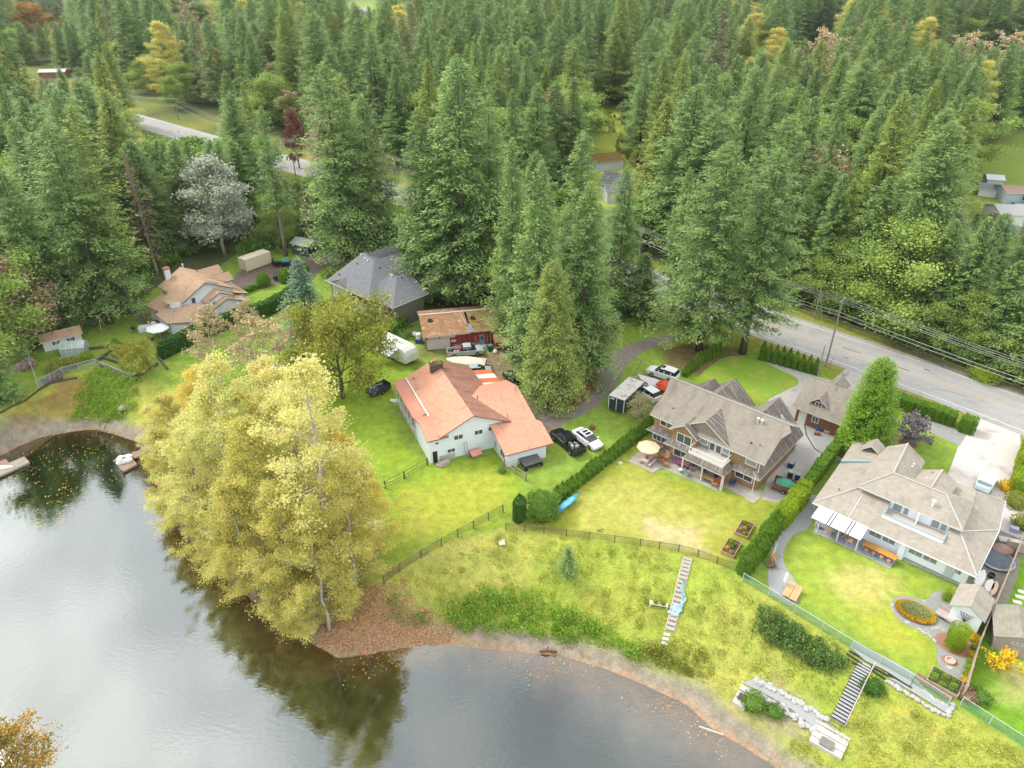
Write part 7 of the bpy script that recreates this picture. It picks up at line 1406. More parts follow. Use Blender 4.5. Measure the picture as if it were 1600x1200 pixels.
t = thing('garden_table', 'white covered table on the patio of the tan-roofed house', 'table', at(229, 517), R(20)); obj('cover', MB().prism([(-1.1, -.7), (1.1, -.7), (1.1, .7), (-1.1, .7)], .1, .9), mat('white_cover', (.5, .52, .53)), t)
t = thing('barbecue', 'grey and white grill on the patio of the tan-roofed house', 'grill', at(242, 513), R(20)); obj('body', MB().box(-.5, .5, -.35, .35, .3, .95), grey1, t); obj('lid', MB().box(-.4, .4, -.3, .3, .95, 1.2), WHITE, t, bevel=.08)
t = thing('barbecue', 'small dark grill on the lawn left of the white covered table', 'grill', at(210, 519), 0); obj('bowl', MB().lathe([(.15, .5), (.4, .7), (.42, .9), (.1, 1.1)], 12), BLACK, t); obj('leg', MB().tube([(-.3, 0, 0), (0, 0, .6), (.3, 0, 0)], .04, 4), BLACK, t)
for u, v, lb in ((238, 535, 'left'), (246, 542, 'lower'), (262, 535, 'right')): chair(at(u, v), R(u * 7), mat('dark_chair', (.05, .05, .05)), 'dark patio chair under the white umbrella, %s one' % lb, 'dark patio chairs by the white umbrella', s=1.1)
mb = MB()
for k in range(4): mb.tube([(k * .35, math.cos(a) * .9, math.sin(a) * 1.2) for a in (0, .5, 1, 1.57, 2.1, 2.6, 3.14)], .04, 4)
single('garden_arch', mb, WHITE, 'white hooped garden arch on the terraces beside the fruit tree', 'arch', at(203, 566), R(30))
cover('brush_pile', [(20, 578), (48, 564), (52, 572), (30, 586)], mat('pale_twigs', (.5, .38, .36), (.4, .3, .28)), 1500, .3, 'pale pinkish brush pile beside the left fence', 31, .8)

# ------------------------------------------------------------------ brown house garden
parasol(tuple(at(1011, 716)), mat('peach_cloth', (.62, .44, .28)), 'peach patio umbrella over the picnic table', 2.3, 1.5)
def picnic(loc, rz, m, label, L=1.8):
    t = thing('picnic_table', label, 'table', loc, rz); obj('top', MB().box(-L / 2, L / 2, -.4, .4, .72, .77), m, t)
    for s in (-1, 1): obj('bench', MB().box(-L / 2, L / 2, s * .75 - .14, s * .75 + .14, .42, .46), m, t)
    for x in (-L * .35, L * .35): obj('leg', MB().tube([(x, -.8, 0), (x, 0, .72), (x, .8, 0)], .04, 4).tube([(x, -.8, .4), (x, .8, .4)], .035, 4), m, t)
    return t
picnic(at(1011, 723), R(48), mat('pinkish_wood', (.42, .33, .28)), 'picnic table with a red bowl under the peach umbrella'); single('bowl', MB().lathe([(.08, 0), (.2, .1), (.18, .13), (.1, .05)], 10), mat('red_bowl', (.4, .03, .03)), 'red bowl on the picnic table', 'bowl', at(1011, 716, .78))
t = thing('barbecue', 'stainless grill standing by the left windows of the brown house', 'grill', wc(-12.9, -1.2, .05), R(-42)); obj('body', MB().box(-.6, .6, -.3, .3, .1, .85), METAL, t); obj('lid', MB().box(-.4, .4, -.3, .3, .85, 1.25), mat('steel', (.5, .5, .5), rough=.25, metal=.8), t, bevel=.1)
picnic(wc(-11.9, -2.0, .05), R(-42), mat('orange_brown_wood', (.30, .14, .05)), 'orange-brown wooden table with benches beside the stainless grill', 1.5)
ob = mat('orange_wood', (.40, .17, .05))
chair(wc(-10.9, -3.0, .05), R(60), ob, 'orange wooden armchair left of the hammock on the patio', s=1.1); chair(wc(-4.3, -2.4, .05), R(-130), ob, 'orange wooden chair right of the wooden table under the balcony', s=1.2)
chair(wc(-8.05, -2.8, .05), R(150), mat('grey_sling', (.3, .31, .33)), 'grey reclining patio chair in front of the hammock', s=1.3)
t = thing('hammock', 'dark red and blue hammock by the ground floor windows of the brown house', 'hammock', wc(-9.6, -1.7, .05), R(-42)); obj('bed', MB().loft([[(x, -.35, z), (x, .35, z), (x, .35, z + .06), (x, -.35, z + .06)] for x, z in ((-1.2, .9), (-.6, .55), (0, .45), (.6, .55), (1.2, .9))]), mat('striped_fabric', (.25, .03, .05), (.05, .06, .2), 3), t); obj('stand', MB().tube([(-1.4, 0, 1.1), (-1, 0, .1), (1, 0, .1), (1.4, 0, 1.1)], .05, 5), BLACK, t)
t = thing('bench', 'long wooden outdoor table under the balcony', 'table', wc(-5.6, -2.2, .05), R(-42)); obj('top', MB().box(-1.0, 1.0, -.35, .35, .68, .74), WOODL, t)
for x in (-.9, .9):
    for y in (-.28, .28): obj('leg', MB().box(x - .04, x + .04, y - .04, y + .04, 0, .68), WOODL, t)
t = thing('kettle_grill', 'round red kettle grill under the right end of the balcony', 'grill', wc(-4.1, -1.7, .05)); obj('bowl', MB().lathe([(.12, .5), (.35, .65), (.38, .85), (.32, 1.0), (.08, 1.12)], 14), mat('red_enamel', (.45, .05, .03), rough=.3), t); obj('leg', MB().tube([(-.3, 0, 0), (0, 0, .55), (.3, .1, 0)], .03, 4).tube([(0, .3, 0), (0, 0, .55)], .03, 4), BLACK, t)
for x, y, lb in ((-6.8, -1.0, 'left'), (-4.9, -1.0, 'middle'), (-2.9, -.9, 'right')): chair(wc(x, y, .05), R(-42 + x * 20), mat('dark_blue_fabric', (.03, .05, .16)), 'dark blue folding chair in the shade against the brown house, %s one' % lb, 'dark blue folding chairs', s=1.1)
t = thing('cooler', 'small light blue box on the patio beside the grey chair', 'box', wc(-8.9, -2.7, .05), R(10)); obj('body', MB().box(-.25, .25, -.2, .2, 0, .35), mat('light_blue_plastic', (.15, .32, .45)), t); obj('lid', MB().box(-.27, .27, -.22, .22, .35, .42), WHITE, t)
for (u, v), rz, lb, sd in (((1163, 829), 56, 'upper', 1), ((1142, 858), 56, 'lower', 2)):
    t = thing('raised_bed', '%s one of the two wooden raised beds on the lawn' % lb, 'planter', at(u, v), R(rz), 'raised garden beds'); bx = MB(); bx.box(-1.3, 1.3, -.75, -.68, 0, .4).box(-1.3, 1.3, .68, .75, 0, .4).box(-1.3, -1.23, -.68, .68, 0, .4).box(1.23, 1.3, -.68, .68, 0, .4)
    obj('frame', bx, mat('planter_wood', (.42, .28, .15), (.35, .23, .12), 5), t); obj('soil', MB().box(-1.23, 1.23, -.68, .68, .05, .3), mat('soil', (.07, .05, .035), (.1, .075, .05), 8), t)
    for k in range(5): q = shrub((-.9 + k * .42, (-.3, .3, 0, -.2, .25)[k], .28), .24, .4, (F_BUSH, F_LIME, F_PALE, F_GOLD, F_MAP)[(k + sd) % 5], None, 160, .12, 'plant', None, parent=t); del_ = [q.pop(x) for x in ('category',) if x in q]
# timber stairs on the bank (middle)
def stairs(pt, pb, wid, n, label, tm, sm_, name='stairs', th=.12, side=True, cat='stairs', tread=.3, lift=.12, fill=.86, em=None):
    a = gp(*pt); b = gp(*pb); d = b - a; L = Vector((d.x, d.y)).length; t = thing(name, label, cat, tuple(a), math.atan2(d.y, d.x)); zs = []; dd = Vector((d.x, d.y)) / L; nn_ = Vector((-dd.y, dd.x)) * wid / 2
    for k in range(n + 1):
        zm = -9
        for f in (0, .5, 1):
            for sg in (-1, 0, 1): q = Vector((a.x, a.y)) + dd * (L * min(1, (k + f) / n)) + nn_ * sg; zm = max(zm, hz(q.x, q.y))
        zs.append(zm - a.z + lift)
    for k in range(n):
        x = L * k / n; z = zs[k]; obj('step', MB().box(x, x + L / n * fill, -wid / 2, wid / 2, z - th - .25, z), tm, t)
        if em: obj('step_edge', MB().box(x + L / n * fill + .005, x + L / n - .01, -wid / 2 - .05, wid / 2 + .05, z - .10, z + .03), em, t); obj('riser', MB().box(x + L / n * fill + .005, x + L / n - .02, -wid / 2, wid / 2, z - .5, z - .105), tm, t)
    if side:
        for s in (-1, 1): obj('stringer', MB().tube([(L * k / n, s * (wid / 2 + .04), zs[k] - .02) for k in range(n + 1)], .07, 4), sm_, t)
    return t, zs, L
PW = mat('pale_tread', (.36, .32, .28), (.29, .26, .225), 4)
st, zs_, L_s = stairs((1075, 872), (1046, 988), .78, 17, 'narrow pale wooden stairs running down the grassy bank', PW, mat('stringer_wood', (.48, .43, .37)))
for u, v, lb in ((1042, 992, 'top'), (1040, 999, 'middle'), (1038, 1006, 'bottom')): single('stepping_stone', MB().box(-.32, .32, -.17, .17, -.05, .12), mat('pale_stone', (.55, .53, .5)), 'white stepping block below the pale stairs, %s one' % lb, 'stepping stone', gp(u, v), R(-15), 'white stepping blocks', bevel=.03)
def crumple(name, label, p, Lx, Ly, m, rz, seed, amp=.12):
    rg = np.random.default_rng(seed); nx, ny = 16, 8; V = []
    for i in range(nx + 1):
        for j in range(ny + 1):
            u_, v_ = i / nx * 2 - 1, j / ny * 2 - 1; e = (1 - .3 * u_ * u_) * (1 + .25 * math.sin(3 * u_ + seed)); x = u_ * Lx * (1 - .12 * v_ * v_) + rg.normal(0, .03); y = v_ * Ly * e + .12 * math.sin(4 * u_) + rg.normal(0, .03)
            V.append((x, y, .16 + rg.uniform(0, amp) * (1 - abs(v_) * .6)))
    F = [(i * (ny + 1) + j, (i + 1) * (ny + 1) + j, (i + 1) * (ny + 1) + j + 1, i * (ny + 1) + j + 1) for i in range(nx) for j in range(ny)]
    mb = MB().add(V, F); o = obj(name, mb, m); o['label'] = label; o['category'] = 'sheet'; o.location = p; o.rotation_euler = (0, R(0), rz)
    for v in o.data.vertices:
        q = o.matrix_basis @ v.co; v.co.z += hz(q.x, q.y) - p.z
    so_ = o.modifiers.new('thick', 'SOLIDIFY'); so_.thickness = .02; return o
crumple('tarp', 'crumpled turquoise sheet lying over the pale stairs', gp(1063, 930) + Vector((.25, 0, .0)), 1.5, .22, mat('turquoise_tarp', (.16, .42, .38), (.33, .33, .31), 3), math.atan2(11.6, 2.9), 4, .25)
crumple('tarp', 'blue sheet bunched up on the lower part of the pale stairs', gp(1054, 957), .7, .45, mat('sky_blue_sheet', (.15, .35, .62), (.45, .55, .65), 5), R(20), 7, .3)
t = thing('bench', 'small white bench planter with two pots on the bank beside the pale stairs', 'bench', gp(1029, 946), R(-14)); obj('seat', MB().box(-.95, .95, -.25, .25, .2, .32), mat('bench_white', (.55, .5, .42)), t)
for x in (-.85, .85): obj('leg', MB().box(x - .08, x + .08, -.25, .25, -.2, .2), MC['bench_white'], t)
for x in (-.35, .4): q = shrub((x, 0, .3), .25, .38, F_LIME, None, 200, .12, 'pot_plant', None, parent=t); q.pop('category', None); obj('pot', MB().lathe([(.12, 0), (.18, .2)], 10, (x, 0, .32)), WOODD, t)
single('concrete_cover', MB().box(-.3, .3, -.3, .3, 0, .08), CONC, 'square concrete lid in the brown house lawn', 'lid', at(969, 724), R(20)); single('stone_slab', MB().box(-.35, .35, -.5, .5, -.05, .08), mat('buff_stone', (.5, .42, .32)), 'small pale stone slab in the grass below the wooden fence', 'slab', gp(784, 847), R(10), bevel=.03)
single('sprinkler', MB().tube([(-.4, -.2, .1), (0, 0, .3), (.4, .2, .1)], .05, 4).tube([(-.3, .2, 0), (.3, -.2, 0)], .05, 4), BLACK, 'small dark object on the lawn just above the wire fence', 'sprinkler', at(938, 830), 0)
single('tree_stump', MB().lathe([(.45, 0), (.38, .25), (.34, .5)], 10), mat('red_stump', (.18, .07, .05)), 'reddish tree stump in the grass behind the white sedan', 'stump', at(925, 670))
t = thing('sign_board', 'small white box on a post on the far lawn beside the drive', 'sign', at(1023, 520)); obj('post', MB().box(-.04, .04, -.04, .04, 0, .6), WHITE, t); obj('panel', MB().box(-.3, .3, -.05, .05, .45, .85), WHITE, t)
single('sheet', MB().loft([[(x, -w0, 0), (x, w0, 0), (x, w0 * .6, .15), (x, -w0 * .6, .15)] for x, w0 in ((-.7, .15), (0, .5), (.8, .2))]), WHITE, 'white plastic sheet on the lawn by the porch of the pink-roofed house', 'sheet', at(617, 626), R(-10))
single('wood_debris', MB().box(-.7, .7, -.3, .3, 0, .5, rz=.3).box(-.9, -.3, -.6, .2, 0, .35, rz=.8), mat('weathered_pink_wood', (.4, .3, .27)), 'pile of weathered boards by the dark doorway of the white house', 'debris', at(694, 726), R(20))
# junk by the barn
for k, (u, v, lb) in enumerate(((669, 545, 'left, with a whitish rim'), (678, 544, 'second from left'), (687, 543, 'right'))):
    o = single('tyre', MB().lathe([(.22, 0), (.42, .0), (.46, .15), (.42, .3), (.22, .3), (.2, .15)], 16), BLACK if k else mat('dusty_tyre', (.12, .12, .11)), 'stack of old tyres at the barn wall foot, %s one' % lb, 'tyre', at(u, v), 0, 'tyres at the foot of the barn'); o.scale = (1, 1, 2.6)
t = thing('wheelie_bin', 'dark green bin beside the barn lean-to', 'bin', at(766, 548), R(20)); obj('body', MB().box(-.32, .32, -.35, .35, 0, 1.0), mat('dark_green_plastic', (.02, .07, .05)), t); obj('lid', MB().box(-.34, .34, -.38, .38, 1.0, 1.08), mat('green_lid', (.08, .2, .14)), t)
single('rubbish_bag', MB().lathe([(.3, 0), (.45, .2), (.3, .45), (.08, .6)], 9), WHITE, 'white bag beside the dark green bin', 'bag', at(774, 551))
single('rubbish_bag', MB().lathe([(.5, 0), (.7, .3), (.45, .6), (.1, .8)], 9), mat('clear_white', (.5, .52, .55)), 'pale bag in the weeds left of the barn', 'bag', at(648, 525))
t = thing('water_tank', 'white tank with a blue base left of the red barn', 'tank', at(655, 535)); obj('base', MB().box(-.6, .6, -.5, .5, 0, .7), BLUEP, t); obj('drum', MB().lathe([(.45, .7), (.5, .8), (.5, 1.6), (.3, 1.75)], 12), WHITE, t)
single('metal_stack', MB().box(-2.6, 2.6, -.3, .3, .1, .5).box(-2.4, 2.4, -.2, .2, .5, .62), mat('dull_aluminium', (.25, .27, .26)), 'long stack of aluminium rails between the barn and the silver pickup', 'rails', at(733, 541), R(14))
single('bag_pile', MB().lathe([(.9, 0), (.8, .3), (.4, .55)], 9).lathe([(.6, 0), (.5, .35), (.2, .55)], 8, (.9, .3, 0)), mat('white_bags', (.5, .5, .55), (.3, .32, .4), 4), 'heap of white and blue bags behind the silver pickup', 'bags', at(748, 544))

# ------------------------------------------------------------------ garage side things
t = thing('wheelie_bin', 'green-lidded bin standing behind the rusty trailer', 'bin', at(1234, 746), R(-30)); obj('body', MB().box(-.3, .3, -.33, .33, 0, .95), BLACK, t); obj('lid', MB().box(-.32, .32, -.36, .36, .95, 1.03), mat('pale_green_lid', (.25, .4, .3)), t)
t = thing('wheelie_bin', 'dark blue bin with a grey lid between the green-lidded bin and the hedge', 'bin', at(1245, 750), R(-30)); obj('body', MB().box(-.3, .3, -.33, .33, 0, .95), mat('navy_plastic', (.02, .03, .10)), t); obj('lid', MB().box(-.32, .32, -.36, .36, .95, 1.03), grey1, t)
p0, p1 = at(1215, 765), at(1238, 755); t = thing('garden_trailer', 'rusty open trailer with a green net over its load beside the lime hedge', 'trailer', at(1225, 765), R(-28)); RB = mat('rust_brown_board', (.22, .09, .06), (.17, .07, .05), 3, uvb=(.2, 2, .03)); obj('bed', MB().box(-1.35, 1.35, -.95, .95, .35, .45).box(-1.35, 1.35, -.95, -.87, .45, 1.15).box(-1.35, 1.35, .87, .95, .45, 1.15).box(-1.35, -1.27, -.87, .87, .45, 1.15).box(1.27, 1.35, -.87, .87, .45, 1.15), RB, t)
obj('net', MB().loft([[(x, -w0, 1.0), (x, w0, 1.0), (x, w0 * .6, 1.0 + h), (x, -w0 * .6, 1.0 + h)] for x, w0, h in ((-1.1, .5, .1), (-.4, .8, .35), (.5, .8, .3), (1.1, .5, .1))]), mat('green_net', (.03, .22, .14), (.08, .3, .2), 6), t); wheels(t, (0,), 1.0, .3)
for (u, v), m_, lb in (((1279, 673), BLUEP, 'blue toy box in front of the garage'), ((1291, 677), mat('pink_plastic', (.45, .3, .28)), 'pinkish box in front of the garage'), ((1297, 676), WHITE, 'white bag at the hedge end beside the garage'), ((1276, 679), mat('brown_box', (.25, .12, .08)), 'low brown box in front of the blue toy box')):
    single('storage_box', MB().box(-.35, .35, -.25, .25, 0, .4).box(-.37, .37, -.27, .27, .4, .46), m_, lb, 'box', at(u, v), R(-20), bevel=.02)
t = thing('outdoor_bench', 'dark blue object against the side wall of the brown house garage wing', 'bin', wc(.9, 7.6), R(-42)); obj('body', MB().box(-.3, .3, -.4, .4, 0, .8), MC['navy_plastic'], t); obj('lid', MB().box(-.33, .33, -.43, .43, .8, .86), grey1, t)

# ------------------------------------------------------------------ pale blue house garden
TBL = mat('honey_wood', (.55, .27, .06), (.48, .22, .05), 3, uvb=(4, .12, .02))
a0, a1 = at(1357, 854, .8), at(1391, 871, .8); t = thing('dining_table', 'long honey-coloured outdoor table on the blue-grey patio', 'table', ((a0.x + a1.x) / 2 + .2, (a0.y + a1.y) / 2 + .22, .06), math.atan2(a1.y - a0.y, a1.x - a0.x)); obj('top', MB().box(-1.75, 1.75, -.45, .45, .74, .82), TBL, t)
for x in (-1.6, 0, 1.6): obj('leg', MB().box(x - .04, x + .04, -.4, .4, 0, .74), TEAL, t)
tl = t
obj('bench', MB().box(-1.6, 1.6, -.86, -.80, .12, .18).box(-1.65, -1.58, -.9, .4, 0, .1).box(-.04, .04, -.9, .4, 0, .1).box(1.58, 1.65, -.9, .4, 0, .1), TEAL, t)
for k in range(4):
    q = tl.matrix_basis @ Vector((-1.2 + k * .8, -.62, .02)); s = thing('stool', 'round orange stool on the lawn side of the long table, number %s from the left' % ('one', 'two', 'three', 'four')[k], 'stool', q, 0, 'orange stools at the long table'); obj('seat', MB().lathe([(.2, .48), (.22, .5), (.2, .54)], 12), mat('terracotta', (.45, .17, .08)), s); obj('leg', MB().tube([(0, 0, 0), (0, 0, .48)], .05, 6), TEAL, s)
SR = mat('red_white_stripe', (.45, .08, .07), (.6, .55, .52), 5)
for x, y, rz, lb in ((-14.2, -.75, 150, 'leftmost'), (-13.4, -.2, 200, 'second from left'), (-12.3, -.3, 200, 'third from left'), (-11.9, -.9, 170, 'rightmost')): chair(wd(x, y, .06), R(rz), SR, 'red and white striped chair under the white patio cover, %s one' % lb, 'red and white striped chairs', legm=WHITE, s=1.1)
t = thing('patio_heater', 'grey upright heater under the left end of the white patio cover', 'heater', wd(-15.5, -.7, .05)); obj('base', MB().lathe([(.3, 0), (.3, .6), (.1, .7)], 12), grey1, t); obj('hood', MB().lathe([(.06, .7), (.06, 1.5), (.35, 1.6), (.1, 1.75)], 12), METAL, t)
poly_sheet('garden_path', smooth_pts([at(*q) for q in [(1262, 772), (1285, 775), (1272, 800), (1265, 828), (1243, 832), (1228, 850), (1222, 875), (1233, 895), (1252, 920), (1243, 950), (1222, 940), (1200, 925), (1200, 880), (1215, 835), (1240, 800)]], 2), .022, GRAV)
poly_sheet('garden_path', smooth_pts([at(*q) for q in [(1391, 948), (1393, 938), (1402, 932), (1416, 931), (1436, 936), (1448, 938), (1455, 928), (1466, 923), (1480, 923), (1492, 930), (1505, 945), (1522, 990), (1516, 1025), (1508, 1050), (1501, 1062), (1484, 1054), (1468, 1042), (1463, 1028), (1464, 1010), (1456, 998), (1438, 986), (1412, 975), (1398, 962)]], 1), .024, mat('flagstone', (.36, .37, .34), (.28, .29, .27), 1.8, .9, .15, c3=(.42, .41, .37), s3=.7, t3=.55, uvb=(.7, .6, .02)))
def bed(px, rx, ry, rz, label, m=None):
    P = [at(*px) + Matrix.Rotation(R(rz), 3, 'Z') @ Vector((rx * math.cos(a), ry * math.sin(a), 0)) for a in [k * .314 for k in range(20)]]; poly_sheet('planting_bed', P, .03, m or mat('bark_mulch', (.30, .15, .09), (.24, .12, .08), 6)); return P
bed((1492, 1008), 1.7, 1.35, -30, ''); bed((1484, 1033), .75, .6, -30, ''); bed((1407, 690), 2.0, 1.6, -30, '', mat('dark_mulch', (.16, .09, .07), (.12, .07, .06), 6))
c_ = at(1429, 958); rg2 = np.random.default_rng(4); n = 5200; a = rg2.uniform(0, 6.28, n); q = np.sqrt(rg2.uniform(0, 1, n)); P = np.stack([np.cos(a) * q * 1.85, np.sin(a) * q * 1.35, .15 + .35 * np.sqrt(1 - q * q)], 1); k1, s1 = math.cos(R(-35)), math.sin(R(-35)); P = np.stack([P[:, 0] * k1 - P[:, 1] * s1, P[:, 0] * s1 + P[:, 1] * k1, P[:, 2]], 1)
fb = thing('flower_bed', 'oval flower bed ringed with golden flowers in the curved stone path', 'flower bed', (c_.x, c_.y, .02)); nn = unit(np.stack([np.cos(a) * q, np.sin(a) * q, np.ones(n)], 1)); ou = q > .74
leafy('flower_ring', P[ou], nn[ou], F_GOLD, .16, rg2, .6, parent=fb); leafy('flower_centre', P[~ou], nn[~ou], foliage('mixed_bed_leaves', (.16, .24, .06), (.62, .56, .28), None, 0, .2), .2, rg2, .6, None, 'green and pinkish middle plants', parent=fb); obj('soil', MB().lathe([(1.85, 0), (1.7, .15)], 20, sy=.75), MC['dark_mulch'], fb).rotation_euler = (0, 0, R(-35))
single('fire_ring', MB().lathe([(.45, 0), (.45, .2), (.33, .2), (.3, .02)], 14), mat('pink_stone', (.5, .38, .33)), 'small round pinkish stone ring in the lower paved area', 'fire ring', at(1484, 1033, .03))
t = thing('garden_bench', 'weathered pinkish garden bench between the flower bed and shed', 'bench', at(1475, 966), R(-50)); WB = mat('weathered_bench', (.40, .32, .29)); obj('seat', MB().box(-.8, .8, -.5, .5, .42, .5), WB, t)
for x in (-.7, .7):
    for y in (-.4, .4): obj('leg', MB().box(x - .04, x + .04, y - .04, y + .04, 0, .42), WB, t)
obj('backrest', MB().box(-.8, .8, .45, .52, .5, .95), WB, t)
shrub(at(1505, 990), .6, .6, F_LIME, 'yellow-green leafy plant right of the bullet-shaped cypress', 300, .18); shrub(at(1518, 998), .55, .6, F_GOLD, 'yellow plant by the tan fence beside the bullet-shaped cypress', 300, .18)
for i, (u, v) in enumerate(((1519, 1025), (1516, 1036), (1513, 1046), (1510, 1056), (1522, 1013), (1508, 1065))): shrub(at(u, v), .38, .5, F_GOLD if i in (0, 5) else F_LIME, 'small yellow-green plant along the tan fence, %s from the top' % ('second', 'third', 'fourth', 'fifth', 'first', 'last')[i], 220, .13, 'plant', 'plant', 'small plants along the tan fence')
poly_sheet('planting_bed', [at(*q) for q in [(1522, 985), (1530, 985), (1507, 1085), (1492, 1080), (1503, 1060), (1511, 1030)]], .018, MC['bark_mulch'])
BST = [mat('white_rock', (.40, .39, .375), (.27, .265, .26), 2.5, bump=.3)]
def rock_mesh(sd):
    rg = np.random.default_rng(sd); bm = bmesh.new(); bmesh.ops.create_icosphere(bm, subdivisions=2, radius=.5)
    for v in bm.verts: v.co *= 1 + rg.normal(0, .09); v.co.z *= .7
    me = bpy.data.meshes.new('boulder'); bm.to_mesh(me); bm.free(); me.materials.append(BST[0]); return me
RKS = [rock_mesh(k) for k in range(4)]; rk = random.Random(9)
ORD = ['first', 'second', 'third', 'fourth', 'fifth', 'sixth', 'seventh', 'eighth', 'ninth', 'tenth', 'eleventh', 'twelfth', 'thirteenth', 'fourteenth', 'fifteenth', 'sixteenth', 'seventeenth', 'eighteenth']
def where(k, n):
    return ORD[k] + ' from the left end' if k < (n + 1) // 2 else ORD[n - 1 - k] + ' from the right end'
def rocks(px, n, s, label, group, jit=.12):
    P = [gp(*q) for q in px]; L = [0]
    for i in range(len(P) - 1): L.append(L[-1] + (P[i + 1] - P[i]).length)
    for k in range(n):
        s_ = L[-1] * (k + .5) / n
        for i in range(len(P) - 1):
            if s_ <= L[i + 1]: q = P[i].lerp(P[i + 1], (s_ - L[i]) / (L[i + 1] - L[i])); break
        x, y = q.x + rk.uniform(-jit, jit), q.y + rk.uniform(-jit, jit); o = link(bpy.data.objects.new('boulder', RKS[k % 4])); o.location = (x, y, hz(x, y) + s * .15); o.rotation_euler = (rk.uniform(0, .4), 0, rk.uniform(0, 6)); f = s * rk.uniform(.75, 1.25); o.scale = (f, f, f); tag(o, '%s, %s' % (label, where(k, n)), 'boulder', group)
rocks([(1178, 1062), (1200, 1072), (1250, 1098), (1290, 1123)], 34, .55, 'white boulder, upper row of the lower path', 'boulders in the upper row of the lower path', .15)
rocks([(1170, 1080), (1185, 1087), (1230, 1112), (1275, 1144)], 34, .6, 'white boulder, lower row of the lower path', 'boulders in the lower row of the lower path', .2)
rocks([(1383, 1064), (1420, 1085), (1450, 1105), (1480, 1120), (1490, 1100)], 36, .4, 'white rock edging the gravel strip below the lawn', 'rocks edging the lower right gravel strip', .08)
rocks([(1428, 1063), (1455, 1090), (1482, 1105)], 22, .35, 'white rock above the gravel strip', 'rocks on the upper side of the gravel strip', .06)
rocks([(1434, 982), (1450, 992), (1464, 1005)], 13, .3, 'small white rock edging the curved path', 'small rocks edging the curved path', .08)
rocks([(1335, 1010), (1345, 1014)], 2, .45, 'white rock at the top of the dark steps', 'rocks at the top of the dark steps'); rocks([(1378, 1030), (1385, 1036)], 2, .4, 'white rock beside the upper gravel landing', 'rocks beside the upper gravel landing')
def dsheet(name, px, m, off=.06, n=14):
    """draped strip between two pixel polylines (left,right)"""
    A_, B_ = px; mb = MB(); V = []
    def samp(Lp, s):
        f = s * (len(Lp) - 1); i = min(int(f), len(Lp) - 2); f -= i; return (Lp[i][0] * (1 - f) + Lp[i + 1][0] * f, Lp[i][1] * (1 - f) + Lp[i + 1][1] * f)
    for k in range(n + 1):
        for s in (0, .33, .67, 1): a = samp(A_, k / n); b = samp(B_, k / n); q = gp(a[0] + (b[0] - a[0]) * s, a[1] + (b[1] - a[1]) * s); V.append((q.x, q.y, q.z + off + .05))
    mb.add(V, [(k * 4 + j, k * 4 + j + 1, k * 4 + j + 5, k * 4 + j + 4) for k in range(n) for j in range(3)]); return struct(name, mb, m)
dsheet('gravel_path', ([(1160, 1068), (1200, 1088), (1240, 1112), (1272, 1138)], [(1183, 1060), (1215, 1076), (1255, 1100), (1290, 1122)]), GRAV, .08)
dsheet('gravel_path', ([(1388, 1060), (1430, 1085), (1478, 1115)], [(1430, 1066), (1455, 1088), (1484, 1106)]), GRAV, .05)
dsheet('soil_strip', ([(1428, 1062), (1485, 1098)], [(1434, 1052), (1490, 1085)]), mat('brown_soil', (.21, .12, .08), (.17, .1, .07), 5), .08)
dsheet('gravel_landing', ([(1326, 1012), (1350, 1034), (1383, 1050), (1420, 1074)], [(1334, 1005), (1368, 1022), (1400, 1038), (1430, 1056)]), GRAV, .16)
BT = mat('black_timber', (.025, .028, .03)); SG = mat('step_gravel', (.36, .37, .36), (.29, .295, .29), 8)
for px, lb, w0 in ((((1322, 1022), (1347, 1038)), 'upper left black timber step edge', .1), (((1326, 1018), (1349, 1030)), 'topmost left black timber step edge', .1), (((1322, 1030), (1345, 1043)), 'lowest left black timber step edge', .1), (((1360, 1042), (1387, 1057)), 'upper right black timber step edge', .1), (((1361, 1048), (1384, 1063)), 'lower right black timber step edge', .1), (((1387, 1054), (1424, 1076)), 'long black timber edge below the gravel landing', .1)):
    a, b = gp(*px[0]), gp(*px[1]); d = b - a; single('timber_edge', MB().tube([(0, 0, .12), (d.x, d.y, d.z + .12)], w0, 4), BT, lb, 'edging', a, 0, 'black timber step edges')
ds, zs_, L = stairs((1352, 1038), (1308, 1128), 1.1, 19, 'long straight flight of dark edged gravel steps down the right bank', SG, BT, side=False, name='garden_stairs', fill=.84, em=BT)
obj('handrail', MB().tube([(L * k / 19, .68, zs_[k] + .8) for k in range(20)], .05, 5).tube([(.1, .68, zs_[0] - .3), (.1, .68, zs_[0] + .8)], .05, 5).tube([(L * .5, .68, zs_[9] - .3), (L * .5, .68, zs_[9] + .8)], .05, 5).tube([(L, .68, zs_[19] - .3), (L, .68, zs_[19] + .8)], .05, 5), mat('pinkish_rail', (.46, .38, .37)), ds)
q0 = gp(1298, 1150); t = thing('stone_platform', 'pale flagstone platform with broad steps at the bottom of the dark steps', 'platform', q0, R(-38)); PS = mat('pale_flag', (.46, .43, .39), (.38, .355, .33), 2, bump=.1)
for k in range(5): obj('slab', MB().box(-1.5 + k * .03, 1.5 - k * .03, 1.0 - k * .62, 1.62 - k * .62, -.6, .42 - k * .13), PS, t)
obj('grate', MB().box(-.6, .5, -1.35, -.5, .02, .12), mat('dark_slats', (.07, .06, .06), (.3, .28, .27), 3), t)
for k in range(7): obj('slat', MB().box(-.6, .5, -1.33 + k * .125, -1.28 + k * .125, .12, .16), mat('grey_slat', (.25, .23, .22)), t)
q0 = gp(1163, 1085); t = thing('stone_steps', 'pale stone steps at the left end of the boulder-lined path', 'steps', q0, R(52)); 
for k in range(5): obj('slab', MB().box(-1.4 + k * .75, -.72 + k * .75, -.6, .6, -.5, .05 + k * .1), PS, t)
